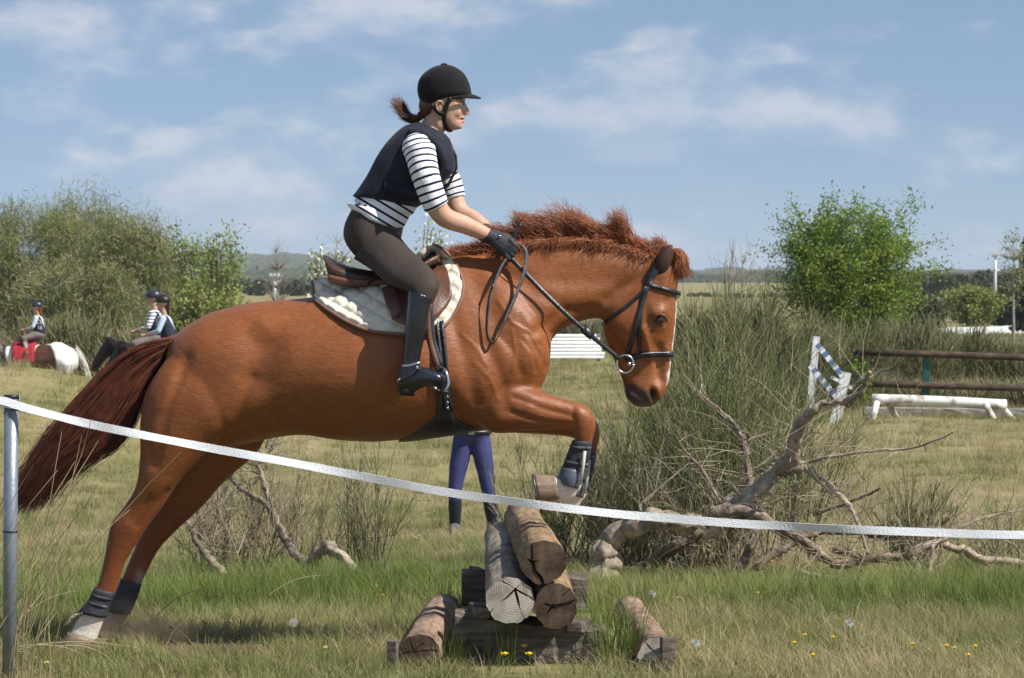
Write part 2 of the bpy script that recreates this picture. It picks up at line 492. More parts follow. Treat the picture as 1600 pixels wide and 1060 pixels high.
# ================================================================== the chestnut horse
HD = 11.63                                   # depth of the horse's middle plane
NEAR, FAR = HD - 0.15, HD + 0.14
def horse_material():
    m = bpy.data.materials.new('chestnut_coat'); m.use_nodes = True
    N, L = m.node_tree.nodes, m.node_tree.links
    b = N['Principled BSDF']
    a = N.new('ShaderNodeAttribute'); a.attribute_name = 'coat'
    tc = N.new('ShaderNodeTexCoord')
    def noise(scale, detail, st=None, rough=0.55):
        n = N.new('ShaderNodeTexNoise'); n.inputs['Scale'].default_value = scale; n.inputs['Detail'].default_value = detail; n.inputs['Roughness'].default_value = rough
        if st:
            mp = N.new('ShaderNodeMapping'); mp.inputs['Scale'].default_value = st; mp.inputs['Rotation'].default_value = (0, 0.5, 0)
            L.new(tc.outputs['Object'], mp.inputs['Vector']); L.new(mp.outputs['Vector'], n.inputs['Vector'])
        else: L.new(tc.outputs['Object'], n.inputs['Vector'])
        return n.outputs['Fac']
    hair = noise(60, 4, (0.6, 1.0, 3.0), 0.65)
    blot = noise(3.0, 5)
    mr = N.new('ShaderNodeMapRange'); mr.inputs['From Min'].default_value = 0.3; mr.inputs['From Max'].default_value = 0.7
    mr.inputs['To Min'].default_value = 0.72; mr.inputs['To Max'].default_value = 1.22; L.new(hair, mr.inputs['Value'])
    m3 = N.new('ShaderNodeMapRange'); m3.inputs['From Min'].default_value = 0.3; m3.inputs['From Max'].default_value = 0.7
    m3.inputs['To Min'].default_value = 0.84; m3.inputs['To Max'].default_value = 1.12; L.new(blot, m3.inputs['Value'])
    mm = N.new('ShaderNodeMath'); mm.operation = 'MULTIPLY'; L.new(mr.outputs['Result'], mm.inputs[0]); L.new(m3.outputs['Result'], mm.inputs[1])
    mx = N.new('ShaderNodeVectorMath'); mx.operation = 'SCALE'; L.new(a.outputs['Color'], mx.inputs[0]); L.new(mm.outputs[0], mx.inputs['Scale'])
    L.new(mx.outputs['Vector'], b.inputs['Base Color'])
    b.inputs['Roughness'].default_value = 0.47
    b.inputs['Specular IOR Level'].default_value = 0.34
    b.inputs['Sheen Weight'].default_value = 0.04; b.inputs['Sheen Roughness'].default_value = 0.4
    b.inputs['Sheen Tint'].default_value = (1.0, 0.75, 0.5, 1)
    rm = N.new('ShaderNodeMapRange'); rm.inputs['From Min'].default_value = .3; rm.inputs['From Max'].default_value = .7; rm.inputs['To Min'].default_value = .36; rm.inputs['To Max'].default_value = .58; L.new(noise(6.0, 4), rm.inputs['Value']); L.new(rm.outputs['Result'], b.inputs['Roughness'])
    bp = N.new('ShaderNodeBump'); bp.inputs['Strength'].default_value = 0.4; bp.inputs['Distance'].default_value = 0.004
    L.new(hair, bp.inputs['Height'])
    b2 = N.new('ShaderNodeBump'); b2.inputs['Strength'].default_value = 0.25; b2.inputs['Distance'].default_value = 0.02
    L.new(noise(11, 3), b2.inputs['Height']); L.new(bp.outputs['Normal'], b2.inputs['Normal'])
    L.new(b2.outputs['Normal'], b.inputs['Normal'])
    return m
M_COAT = horse_material()
M_HAIR = mat('chestnut_hair', (0.23, 0.068, 0.022), 0.42, 0.45, var=(0.36, 0.12, 0.045), vscale=26, vdetail=2)
M_TAIL = mat('tail_hair', (0.075, 0.024, 0.014), 0.42, 0.45, var=(0.17, 0.05, 0.024), vscale=22, vdetail=2)
M_HOOF = mat('hoof_horn', (0.15, 0.10, 0.07), 0.5, 0.4, var=(0.27, 0.19, 0.13), vscale=14, stretch=(1, 1, 5), bump=0.3, bscale=30)
M_SHOE = mat('horseshoe_steel', (0.16, 0.17, 0.19), 0.45, 0.5, metal=0.7, var=(0.08, 0.08, 0.08), vscale=30)
M_EYE = mat('horse_eye', (0.012, 0.007, 0.005), 0.08, 0.7, coat=0.6)

def SL(ax, ay, bx, by, hw, D=HD, egg=0.0, pw=2.2): return (ax, ay, bx, by, hw, D, egg, pw)
trunk = px_loft([
    SL(266, 536, 258, 590, .07), SL(284, 515, 252, 665, .185, egg=.02), SL(322, 492, 278, 705, .25, egg=-.02), SL(364, 479, 335, 706, .278, egg=-.05),
    SL(412, 471, 402, 690, .287, egg=-.03), SL(466, 467, 468, 680, .295), SL(522, 459, 530, 688, .305), SL(582, 444, 592, 690, .308, egg=-.08),
    SL(638, 424, 652, 684, .292, egg=-.16), SL(690, 404, 712, 676, .26, egg=-.28), SL(738, 396, 764, 672, .235, egg=-.30), SL(785, 412, 800, 652, .222, egg=-.2),
    SL(822, 446, 832, 622, .20, egg=-.1), SL(848, 486, 848, 600, .16), SL(862, 516, 858, 578, .10)], n=40)
neck = px_loft([
    SL(692, 404, 778, 610, .15, egg=-.3), SL(752, 391, 840, 560, .15, egg=-.42), SL(812, 380, 869, 523, .128, egg=-.45), SL(868, 375, 893, 508, .108, egg=-.42),
    SL(922, 375, 916, 500, .097, egg=-.36), SL(966, 382, 938, 498, .088, egg=-.28), SL(1002, 392, 954, 502, .082, egg=-.2), SL(1026, 402, 975, 506, .072, egg=-.1)], n=32)
head = px_loft([
    SL(1046, 394, 1012, 400, .04), SL(1057, 410, 985, 428, .07), SL(1060, 432, 962, 458, .088), SL(1058, 460, 947, 485, .098), SL(1057, 488, 942, 508, .098, egg=.02),
    SL(1055, 515, 946, 530, .088, egg=.03), SL(1052, 540, 954, 550, .071, egg=.05), SL(1049, 562, 962, 570, .058), SL(1047, 582, 970, 588, .052),
    SL(1044, 600, 975, 605, .054), SL(1039, 614, 976, 616, .055), SL(1030, 626, 983, 627, .048), SL(1018, 635, 996, 637, .03)], n=32, sub=5)
hind_near = px_loft([
    SL(372, 535, 285, 540, .03, HD - .13), SL(394, 565, 256, 568, .095, HD - .142), SL(396, 608, 228, 612, .128, HD - .15), SL(372, 655, 219, 662, .125, HD - .155), SL(330, 700, 219, 710, .108, HD - .155),
    SL(281, 752, 213, 757, .082, HD - .155), SL(254, 792, 196, 789, .058, HD - .155), SL(229, 826, 175, 817, .049, HD - .155), SL(212, 853, 168, 842, .040, HD - .155),
    SL(195, 882, 162, 876, .031, HD - .155), SL(182, 922, 152, 913, .028, HD - .155), SL(171, 950, 137, 941, .033, HD - .155), SL(163, 968, 122, 962, .037, HD - .155),
    SL(156, 986, 115, 980, .032, HD - .155), SL(150, 1003, 108, 992, .036, HD - .155)], n=24)
hind_far = px_loft([
    SL(390, 560, 290, 560, .04, HD + .12), SL(412, 605, 262, 605, .10, HD + .125), SL(420, 655, 250, 655, .115, HD + .13), SL(405, 703, 250, 706, .11, HD + .13), SL(352, 752, 246, 752, .085, HD + .13),
    SL(316, 792, 242, 790, .06, HD + .13), SL(275, 830, 223, 824, .048, HD + .13), SL(249, 858, 210, 857, .039, HD + .13), SL(232, 889, 198, 885, .031, HD + .13),
    SL(220, 915, 189, 908, .028, HD + .13), SL(211, 940, 180, 932, .031, HD + .13), SL(200, 963, 168, 960, .036, HD + .13), SL(184, 983, 152, 980, .032, HD + .13), SL(172, 998, 140, 996, .036, HD + .13)], n=24)
def fore(D, o):
    s = lambda ax, ay, bx, by, hw, k: SL(ax + o[0] * k, ay + o[1] * k, bx + o[0] * k, by + o[1] * k, hw, D)
    arm = px_loft([
        s(768, 556, 738, 640, .075, 0), s(806, 590, 764, 674, .088, 0), s(838, 608, 804, 674, .08, .2), s(862, 617, 845, 672, .066, .5), s(886, 625, 880, 671, .053, .8),
        s(911, 632, 892, 673, .049, 1), s(926, 645, 896, 679, .047, 1), s(931, 663, 898, 690, .041, 1), s(927, 684, 895, 698, .034, 1),
        s(922, 706, 891, 708, .029, 1), s(915, 732, 882, 734, .029, 1), s(912, 752, 876, 748, .036, 1), s(905, 768, 872, 757, .034, 1)], n=24)
    pas = px_loft([s(897, 745, 900, 776, .030, 1), s(885, 750, 893, 781, .032, 1), s(872, 744, 882, 784, .034, 1), s(862, 742, 872, 784, .038, 1)], n=20)
    return [arm, pas]
hparts = [trunk, neck, head, hind_near, hind_far] + fore(HD - .14, (0, 0)) + fore(HD + .13, (7, 14))
# shoulder, buttock and cheek masses
hparts += [ellipsoid(P(800, 560, HD - .12), (.15, .085, .19), nu=20), ellipsoid(P(800, 560, HD + .12), (.15, .085, .19), nu=20),
           ellipsoid(P(748, 600, HD - .15), (.12, .085, .16), nu=20), ellipsoid(P(748, 600, HD + .15), (.12, .085, .16), nu=20)]
HC, HQ, HE = voxel(hparts, 0.0075, smooth=0)
HC = laplace(HC, HE, 30, 0.55)
px = to_px(HC); NRM = vert_normals(HC, HQ)
near_side = smooth01((HD + .02 - HC[:, 1]) / .06)
def stamp(poly, sig, amp, both=True, minside=0.0):
    """raise or sink the skin along a line (photo pixels) on the flanks"""
    global HC
    d = seg_dist(px, poly)
    w = np.exp(-(d / sig) ** 2) * np.clip(np.abs(NRM[:, 1]) * 1.4, 0, 1)
    if not both: w = w * near_side
    HC = HC + NRM * (amp * w)[:, None]
for args in [
    ([(735, 425), (775, 500), (808, 545)], 16, -.006), ([(826, 556)], 26, .012), ([(745, 585)], 40, .010), ([(792, 470), (830, 520)], 20, .006),
    ([(700, 470), (726, 560), (742, 625)], 12, -.008), ([(762, 540), (785, 600), (792, 640)], 11, -.009), ([(690, 610), (735, 672)], 14, -.014),
    ([(838, 540), (852, 575), (840, 602)], 8, -.008), ([(812, 500), (838, 545)], 7, -.005), ([(775, 520), (800, 545), (815, 585)], 6, -.004),
    ([(935, 482), (880, 488), (835, 520)], 9, -.010), ([(860, 400), (930, 405), (990, 415)], 14, .008), ([(790, 430), (880, 440), (960, 440)], 12, -.006), ([(760, 405), (830, 450), (880, 480)], 10, -.006),
    ([(412, 545), (402, 590)], 30, -.024), ([(345, 690), (375, 640), (392, 590)], 9, -.008), ([(340, 655)], 32, .014), ([(410, 508)], 16, .010),
    ([(292, 560), (258, 650), (240, 725)], 10, -.010), ([(270, 600), (243, 690)], 16, .006), ([(330, 540)], 40, .012), ([(262, 770), (215, 822)], 7, -.007), ([(235, 780), (205, 812)], 6, -.006),
    ([(470, 560), (560, 580), (640, 570)], 50, .008), ([(640, 600), (560, 650), (440, 655)], 26, -.008),
    ([(805, 622), (850, 640), (895, 652)], 5.5, -.009), ([(800, 645), (850, 660), (892, 664)], 4.5, -.007), ([(828, 632)], 16, .008), ([(905, 648)], 10, .004), ([(896, 640), (897, 672)], 4, -.005),
    ([(966, 505)], 24, .017), ([(948, 468), (985, 445), (1010, 432)], 10, -.014), ([(960, 535), (988, 560)], 9, -.013), ([(1004, 515), (1014, 545), (1014, 562)], 4.5, .012), ([(996, 520), (1003, 560)], 6, -.009),
    ([(1030, 545), (1030, 590)], 9, -.013), ([(1043, 545), (1040, 590)], 5, .006), ([(1005, 470), (1012, 500)], 9, -.007), ([(1034, 486), (1024, 490)], 8, .012), ([(1032, 500)], 13, .008), ([(1031, 501)], 5.5, -.012), ([(1025, 515), (1037, 513)], 3.5, .004), ([(1044, 470)], 8, -.006), ([(1020, 462), (1028, 440)], 9, -.007),
    ([(1019, 612), (1023, 622)], 5.0, -.022), ([(1027, 609), (1028, 622)], 4.5, .008), ([(1012, 612), (1014, 624)], 4, .006), ([(984, 606), (1000, 618), (1010, 627)], 2.6, -.008), ([(985, 595), (1003, 606)], 8, .004), ([(984, 618)], 7, .006)]:
    stamp(*args)
HC = laplace(HC, HE, 2, 0.4)
# folds of skin and veins on the shoulder
for poly, s_, a_ in [([(778, 470), (800, 505), (828, 520), (845, 550)], 2.4, .0035), ([(742, 570), (765, 590), (778, 625)], 2.4, .003), ([(800, 515), (806, 550), (800, 580)], 2.2, .003), ([(815, 530), (830, 548), (838, 580)], 2.5, -.004),
                  ([(720, 520), (745, 545), (762, 575)], 2.4, .003), ([(1004, 535), (1008, 565), (998, 585)], 1.8, .0022), ([(810, 628), (860, 646), (890, 654)], 2.0, .003)]:
    stamp(poly, s_, a_, False)
# pigment
chest = np.array([0.235, 0.076, 0.022])
pig = np.repeat(chest[None], len(HC), 0)
def blend(w, c):
    global pig
    pig = pig * (1 - w[:, None]) + np.array(c) * w[:, None]
wob = 3 * np.sin(px[:, 0] * .37) + 3 * np.sin(px[:, 1] * .29 + px[:, 0] * .11)
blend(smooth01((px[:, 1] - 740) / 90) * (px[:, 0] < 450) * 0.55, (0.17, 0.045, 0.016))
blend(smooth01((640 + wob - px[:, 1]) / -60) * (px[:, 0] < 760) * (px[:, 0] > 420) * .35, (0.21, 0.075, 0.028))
blend(np.exp(-(seg_dist(px, [(262, 540), (235, 600), (225, 680)]) / 22) ** 2) * .35, (0.20, 0.06, 0.02))
blend(smooth01((px[:, 1] - 655) / 30) * (px[:, 0] > 888) * (px[:, 0] < 960) * .45, (0.20, 0.05, 0.02))
leg_low = (px[:, 0] < 215) & (px[:, 1] > 930)
near_leg = HC[:, 1] < HD
blend(np.where(leg_low & near_leg, smooth01((px[:, 1] + wob - 946) / 10), 0), (0.72, 0.66, 0.55))
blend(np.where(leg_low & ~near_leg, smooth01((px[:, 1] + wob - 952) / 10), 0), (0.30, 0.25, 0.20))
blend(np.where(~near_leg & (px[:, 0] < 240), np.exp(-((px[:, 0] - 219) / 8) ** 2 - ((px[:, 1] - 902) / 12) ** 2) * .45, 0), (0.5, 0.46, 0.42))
blend(np.where((px[:, 0] > 855) & (px[:, 0] < 930) & (px[:, 1] > 735), smooth01((px[:, 1] + .4 * wob - 742) / 8), 0), (0.75, 0.68, 0.58))
face = (px[:, 0] > 960) & (px[:, 1] > 440)
lat = np.abs(HC[:, 1] - HD)
front_n = NRM[:, 0]
blend(np.where(face & (front_n > .55), smooth01((.030 + .0012 * wob - lat) / .012) * smooth01((px[:, 1] - 466) / 12) * smooth01((606 - px[:, 1]) / 14), 0), (0.78, 0.73, 0.68))
blend(np.where(face, smooth01(((px[:, 1] - 590) + .45 * (1008 - px[:, 0]) + wob * .7 - 12) / 14) * smooth01((px[:, 1] - 578) / 14) * smooth01((1028 - px[:, 0]) / 16), 0) * .92, (0.045, 0.034, 0.032))
blend(np.exp(-(seg_dist(px, [(1019, 612), (1022, 622)]) / 6) ** 2) * face, (0.012, 0.009, 0.008))
blend(np.exp(-(seg_dist(px, [(1012, 634), (1000, 636)]) / 7) ** 2) * face * .8, (0.12, 0.09, 0.08))
blend(np.exp(-(seg_dist(px, [(1031, 500)]) / 10) ** 2) * face * .75, (0.06, 0.025, 0.014))
blend(np.exp(-(seg_dist(px, [(1027, 560), (1030, 600)]) / 9) ** 2) * face * .3, (0.45, 0.20, 0.09))
horse = thing('horse', 'chestnut horse with white blaze and white sock leaping over the log pile', 'horse', (P(150, 1018, HD)[0], HD, ground_z(P(150, 1018, HD)[0], HD)))
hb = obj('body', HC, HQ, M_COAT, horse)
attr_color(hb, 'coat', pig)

# eyes
for s in (-1, 1):
    c = P(1031, 500, HD + s * .0905)
    obj('eye', *ellipsoid(c, (.019, .016, .017)), M_EYE, horse)
    Vl, Fl = tube(catmull([P(1021, 503, HD + s * .096), P(1025, 494, HD + s * .103), P(1032, 491.5, HD + s * .105), P(1040, 495, HD + s * .099), P(1042, 503, HD + s * .092)], 12), [.002] + [.005] * 10 + [.002], 8)
    obj('eyelid', Vl, Fl, mat('eyelid_skin', (0.15, 0.05, 0.02), 0.5) if s < 0 else bpy.data.materials['eyelid_skin'], horse)
# ears
M_EAR_IN = mat('ear_inside', (0.045, 0.02, 0.014), 0.8)
for s in (-1, 1):
    b0 = P(1027, 428, HD + s * .05); tip = P(1047 + (0 if s < 0 else 3), 383, HD + s * .07)
    ax = tip - b0; Lx = np.linalg.norm(ax); ax /= Lx
    sd = np.cross(ax, [0, 1, 0]); sd /= np.linalg.norm(sd)         # forward
    yv = np.cross(sd, ax)
    V, k, n = [], 12, 14
    for i in range(k):
        t = i / (k - 1); w = .030 * (math.sin(math.pi * (0.22 + .78 * t)) ** .8 if t < 1 else 0) + .001
        for j in range(n):                                          # open, rolled shell
            a = math.radians(-150 + 300 * j / (n - 1))
            V.append(b0 + ax * Lx * t + w * (-math.cos(a) * (sd * .55 - yv * s * .85) + math.sin(a) * (yv * .55 * s + sd * .85)))
    V = np.array(V); F = [[i * n + j, i * n + j + 1, (i + 1) * n + j + 1, (i + 1) * n + j] for i in range(k - 1) for j in range(n - 1)]
    e = obj('ear', V, F, M_COAT, horse)
    attr_color(e, 'coat', np.repeat(chest[None] * .85, len(V), 0))
    e.data.materials.append(M_EAR_IN)
    sm = e.modifiers.new('th', 'SOLIDIFY'); sm.thickness = .005; sm.offset = 0; sm.material_offset = 1 if s < 0 else 0
# hooves
def hoof(name_D, top, bot, sole_back=True):
    (tx0, ty0, tx1, ty1), (bx0, by0, bx1, by1), D = top, bot, name_D
    V, F = px_loft([SL(tx0, ty0, tx1, ty1, .043, D), SL((tx0 * .5 + bx0 * .5), (ty0 + by0) / 2, (tx1 + bx1) / 2, (ty1 + by1) / 2, .052, D), SL(bx0, by0, bx1, by1, .058, D)], n=24, sub=4)
    h = obj('hoof', V, F, M_HOOF, horse)
    A = np.array([(bx0 + bx1) / 2, (by0 + by1) / 2]); T = np.array([(tx0 + tx1) / 2, (ty0 + ty1) / 2]); d = (A - T) / np.linalg.norm(A - T) * 3.4
    V, F = px_loft([SL(bx0 + d[0] * .05, by0 + d[1] * .05, bx1 + d[0] * .05, by1 + d[1] * .05, .0585, D), SL(bx0 + d[0], by0 + d[1], bx1 + d[0], by1 + d[1], .0585, D)], n=24, sub=1)
    obj('horseshoe', V, F, M_SHOE, h)
hoof(HD - .155, (152, 1001, 106, 988), (136, 1025, 94, 1010))
hoof(HD + .13, (173, 996, 138, 994), (166, 1017, 128, 1014))
hoof(HD - .14, (867, 744, 874, 781), (834, 741, 843, 788))
hoof(HD + .13, (873, 758, 880, 796), (840, 755, 848, 803))
# mane
def hair_mass(name, N, rootf, dirf, lenf, K, rad, m, parent, seed, wave=.012):
    r = np.random.default_rng(seed)
    u = r.uniform(0, 1, N)
    root = rootf(u, r); d = dirf(u, r, 0.0); Ls = lenf(u, r)
    paths = np.zeros((N, K, 3)); p = root.copy(); dd = d.copy()
    ph = r.uniform(0, 6.28, (N, 3)); fr = r.uniform(.3, .8, (N, 1))
    for k in range(K):
        paths[:, k] = p + wave * (k / K) * np.sin(ph + fr * k * 1.1)
        t = k / (K - 1)
        dd = dirf(u, r, t)
        p = p + dd * (Ls / (K - 1))[:, None]
    rr_ = np.repeat((rad * np.linspace(1, .25, K))[None], N, 0) * r.uniform(.6, 1.3, (N, 1))
    V, Q = strands(paths, rr_)
    return obj(name, V, Q, m, parent)
crest_px = catmull(np.array([(694, 404, 0), (745, 394, 0), (800, 384, 0), (850, 378, 0), (900, 376, 0), (945, 379, 0), (985, 388, 0), (1020, 401, 0), (1044, 396, 0)]), 100)
def mroot(u, r):
    i = (u * 99).astype(int)
    out = np.array([P(crest_px[k, 0], crest_px[k, 1] + 4, HD) for k in i])
    out[:, 1] += r.normal(0, .014, len(u)); out[:, 0] += r.uniform(-.01, .01, len(u))
    return out
lock = lambda u: np.sin(u * 61) * .5 + np.sin(u * 27 + 1.2) * .5          # the mane falls into locks
MJ = np.random.default_rng(41).normal(0, .10, (9000, 3))
def mdir(u, r, t):
    h = np.clip((u - .22) / .1, 0, 1)
    bend = t * (1.5 + .9 * lock(u)) - .1
    dx = -np.sin(bend) * .9 - .15 + .25 * lock(u * 1.3 + .4)
    dz = np.cos(bend) * h + (1 - h) * .25
    dx = dx * h + (1 - h) * -.9
    dy = -.25 * t + .12 * np.sin(u * 90)
    d = np.stack([dx, dy, dz], 1) + r.normal(0, .05, (len(u), 3)) + MJ[:len(u)]
    return d / np.linalg.norm(d, axis=1)[:, None]
def mlen(u, r):
    base = np.interp(u, [0, .2, .3, .42, .6, .78, .84, .9, 1], [.07, .08, .11, .14, .15, .125, .165, .10, .07])
    return base * (1 + .28 * lock(u * 1.7)) * r.uniform(.6, 1.12, len(u))
hair_mass('mane', 8200, mroot, mdir, mlen, 10, .0016, M_HAIR, horse, 3, wave=.02)
# the side of the mane that lies on the neck
def mroot2(u, r):
    o = mroot(.28 + u * .66, r); o[:, 1] -= .012; return o
def mdir2(u, r, t):
    d = np.stack([-.35 - .5 * lock(u * .8 + .1) * .6, np.full_like(u, -.42 + .35 * t), np.full_like(u, .35 - 1.1 * t)], 1) + r.normal(0, .05, (len(u), 3)) + MJ[:len(u)]
    return d / np.linalg.norm(d, axis=1)[:, None]
hair_mass('mane', 2200, mroot2, mdir2, lambda u, r: r.uniform(.05, .11, len(u)), 8, .0016, M_HAIR, horse, 5)
# forelock
def froot(u, r):
    o = np.array([P(1034 + 16 * a, 398 - 3 * a, HD) for a in u]); o[:, 1] += r.normal(0, .016, len(u)); return o
def fdir(u, r, t):
    d = np.stack([.75 - .62 * min(1, t * 2) + 0 * u, -.12 + .1 * t + 0 * u, .30 - 1.35 * min(1, t * 2) + 0 * u], 1) + r.normal(0, .05, (len(u), 3)) + MJ[:len(u)]
    return d / np.linalg.norm(d, axis=1)[:, None]
hair_mass('forelock', 2600, froot, fdir, lambda u, r: r.uniform(.06, .15, len(u)), 9, .0017, M_HAIR, horse, 6)
# tail: dock and long hair streaming back
def tail():
    r = np.random.default_rng(11)
    N, K = 8000, 12
    up = catmull(np.array([(268, 528, 0), (235, 533, 0), (195, 551, 0), (152, 592, 0), (112, 640, 0), (70, 694, 0), (38, 748, 0), (14, 800, 0)]), K)
    lo = catmull(np.array([(254, 566, 0), (238, 590, 0), (222, 628, 0), (205, 668, 0), (178, 700, 0), (140, 722, 0), (102, 752, 0), (66, 800, 0)]), K)
    u = r.beta(1.05, 1.25, N); ends = r.uniform(.30, 1.0, N) ** .7
    ends = np.where(u > .75, ends * r.uniform(.55, 1, N), ends)
    paths = np.zeros((N, K, 3)); ph = r.uniform(0, 6.28, N); yo = r.normal(0, 1, N); jit = r.normal(0, 1, N)
    lockp = np.sin(u * 40) * .6 + np.sin(u * 17 + 2) * .4
    for k in range(K):
        t = k / (K - 1) * ends
        f = t * (K - 1); i0 = np.clip(f.astype(int), 0, K - 2); w = f - i0
        A = up[i0] * (1 - w)[:, None] + up[i0 + 1] * w[:, None]; B = lo[i0] * (1 - w)[:, None] + lo[i0 + 1] * w[:, None]
        uu = np.clip(u + .07 * t * np.sin(ph + 4 * t) + .03 * lockp * t + .16 * t * t * jit, -.25, 1.4)
        q = A * (1 - uu)[:, None] + B * uu[:, None]
        q[:, 0] += t * t * 9 * np.sin(ph * 3 + t * 5); q[:, 1] += t * t * 7 * np.cos(ph * 2 + t * 4)
        tt_ = HD / (FPX * CP + (CY - q[:, 1]) * SP); paths[:, k] = np.stack([(q[:, 0] - CX) * tt_, np.full(N, HD), CAM_Z + ((CY - q[:, 1]) * CP - FPX * SP) * tt_], 1)
        paths[:, k, 1] += yo * (.025 + .03 * np.sin(np.pi * np.clip(t, 0, 1) * .8))
    rr_ = np.repeat((.0015 * np.linspace(1, .35, K))[None], N, 0) * r.uniform(.6, 1.3, (N, 1))
    V, Q = strands(paths, rr_)
    t_o = obj('tail', V, Q, M_TAIL, horse)
    V, F = px_loft([SL(282, 520, 270, 552, .05, egg=0), SL(262, 527, 254, 556, .042), SL(236, 540, 234, 572, .034), SL(206, 562, 210, 596, .024), SL(178, 592, 182, 614, .012)], n=16, sub=4)
    d = obj('dock', V, F, M_COAT, t_o)
    attr_color(d, 'coat', np.array([0.20, 0.06, 0.022]))
tail()
# feathering above the near hind hoof
fr = np.random.default_rng(4)
paths = np.zeros((260, 6, 3)); a = fr.uniform(0, 1, 260)
for i in range(260):
    b = np.array([132 - 12 * a[i], 958 + 14 * a[i]]); L_ = fr.uniform(10, 22)
    for k in range(6):
        t = k / 5
        paths[i, k] = P(b[0] - L_ * t * .9 + 2 * math.sin(i + 3 * t), b[1] + L_ * (-.25 * t + .55 * t * t) + fr.normal(0, .5), HD - .155 + (a[i] - .5) * .03 + fr.normal(0, .012))
V, Q = strands(paths, np.repeat((.0022 * np.linspace(1, .3, 6))[None], 260, 0))
obj('fetlock_hair', V, Q, mat('white_hair', (0.62, 0.54, 0.42), 0.6), horse)
# ================================================================== draping on the horse
from mathutils.bvhtree import BVHTree
_tri = [list(map(int, q)) for Q_ in HQ for q in Q_]
HBVH = BVHTree.FromPolygons([tuple(v) for v in HC], _tri)
CAMV = Vector((0, 0, CAM_Z))
def hit(px_, py_):
    d = (Vector(P(px_, py_, 11.0)) - CAMV).normalized()
    loc, n, i, dist = HBVH.ray_cast(CAMV + d * 9.5, d)
    return (np.array(loc), np.array(n)) if loc is not None else None
def drape(px_, py_, off=.004, D=None):
    h = hit(px_, py_)
    if h is None: return P(px_, py_, D if D else HD)
    n = h[1] if h[1][1] < 0 else -h[1]
    return h[0] + n * off
def drape_path(pts, off, n=24):
    c = catmull(np.array([(x, y, 0) for x, y in pts], float), n)
    return np.array([drape(x, y, off) for x, y, _ in c])
def mirror(V): W = np.array(V, float); W[:, 1] = 2 * HD - W[:, 1]; return W
def flip(F): return [list(f)[::-1] for f in F]
def sheet(G, th):
    """closed slab over a grid of points G (a,b,3), thickness th towards the camera side normal"""
    a, b, _ = G.shape
    du = np.gradient(G, axis=0); dv = np.gradient(G, axis=1)
    N = np.cross(du, dv); N /= np.linalg.norm(N, axis=2)[..., None] + 1e-12
    if N[..., 1].mean() > 0: N = -N
    if np.ndim(th) == 2: th = th[..., None]
    top, bot = (G + N * th).reshape(-1, 3), G.reshape(-1, 3)
    V = np.concatenate([top, bot]); o = a * b; F = []
    for i in range(a - 1):
        for j in range(b - 1):
            p, q, r, s = i * b + j, (i + 1) * b + j, (i + 1) * b + j + 1, i * b + j + 1
            F += [[p, q, r, s], [p + o, s + o, r + o, q + o]]
    rim = [j for j in range(b)] + [i * b + b - 1 for i in range(1, a)] + [(a - 1) * b + j for j in range(b - 2, -1, -1)] + [i * b for i in range(a - 2, 0, -1)]
    for k in range(len(rim)):
        p, q = rim[k], rim[(k + 1) % len(rim)]; F.append([p, q, q + o, p + o])
    return V, F
M_BLACK = mat('black_leather', (0.012, 0.012, 0.014), 0.34, 0.5, var=(0.03, 0.03, 0.034), vscale=30, bump=0.2, bscale=160)
M_REIN = mat('grey_black_webbing', (0.045, 0.045, 0.047), 0.6, 0.35, var=(0.10, 0.10, 0.10), vscale=60)
M_BROWN = mat('brown_saddle_leather', (0.085, 0.034, 0.018), 0.36, 0.5, var=(0.15, 0.065, 0.035), vscale=9, bump=0.15, bscale=120)
M_BROWN_D = mat('dark_saddle_leather', (0.035, 0.017, 0.012), 0.34, 0.5, var=(0.06, 0.03, 0.02), vscale=9, bump=0.15, bscale=120)
M_PAD = mat('cream_quilted_cotton', (0.66, 0.60, 0.49), 0.85, 0.2, var=(0.74, 0.69, 0.58), vscale=7, bump=0.3, bscale=220)
M_PIPE = mat('brown_piping', (0.22, 0.12, 0.085), 0.6, 0.3)
M_STEEL = mat('polished_steel', (0.62, 0.62, 0.63), 0.22, 0.5, metal=1.0)

# ------------------------------------------------------------------ saddle pad
NU, NV = 96, 50
top_e = catmull(np.array([(488, 440, 0), (520, 440, 0), (560, 437, 0), (605, 427, 0), (640, 414, 0), (662, 394, 0), (677, 381, 0)], float), NU)
bot_e = catmull(np.array([(491, 468, 0), (515, 486, 0), (545, 504, 0), (575, 516, 0), (610, 521, 0), (645, 522, 0), (680, 518, 0), (704, 499, 0), (719, 472, 0), (724, 446, 0), (714, 416, 0), (695, 391, 0)], float), NU)
G = np.zeros((NU, NV, 3))
for i in range(NU):
    Ds = []
    for j in range(NV):
        v = j / (NV - 1)
        x, y = top_e[i, :2] * (1 - v) + bot_e[i, :2] * v
        h = hit(x, y); Ds.append(h[0][1] - .012 if h is not None and v > .12 else None)
    k0 = next((k for k, d in enumerate(Ds) if d is not None), NV - 1)
    Dk = Ds[k0] if Ds[k0] is not None else HD - .16
    for j in range(NV):
        v = j / (NV - 1)
        x, y = top_e[i, :2] * (1 - v) + bot_e[i, :2] * v
        if j < k0 or Ds[j] is None:
            t = j / max(k0, 1); D = HD + (Dk - HD) * math.sin(min(t, 1) * math.pi / 2) ** .8 if j < k0 else Dk
        else: D = Ds[j]
        G[i, j] = P(x, y, D)
for _ in range(10):
    G[1:-1, 1:-1] = .5 * G[1:-1, 1:-1] + .125 * (G[:-2, 1:-1] + G[2:, 1:-1] + G[1:-1, :-2] + G[1:-1, 2:])
gp = to_px(G)
q1 = np.abs(np.sin((gp[..., 0] * .8 + gp[..., 1]) * math.pi / 24)); q2 = np.abs(np.sin((gp[..., 0] * .55 - gp[..., 1]) * math.pi / 21))
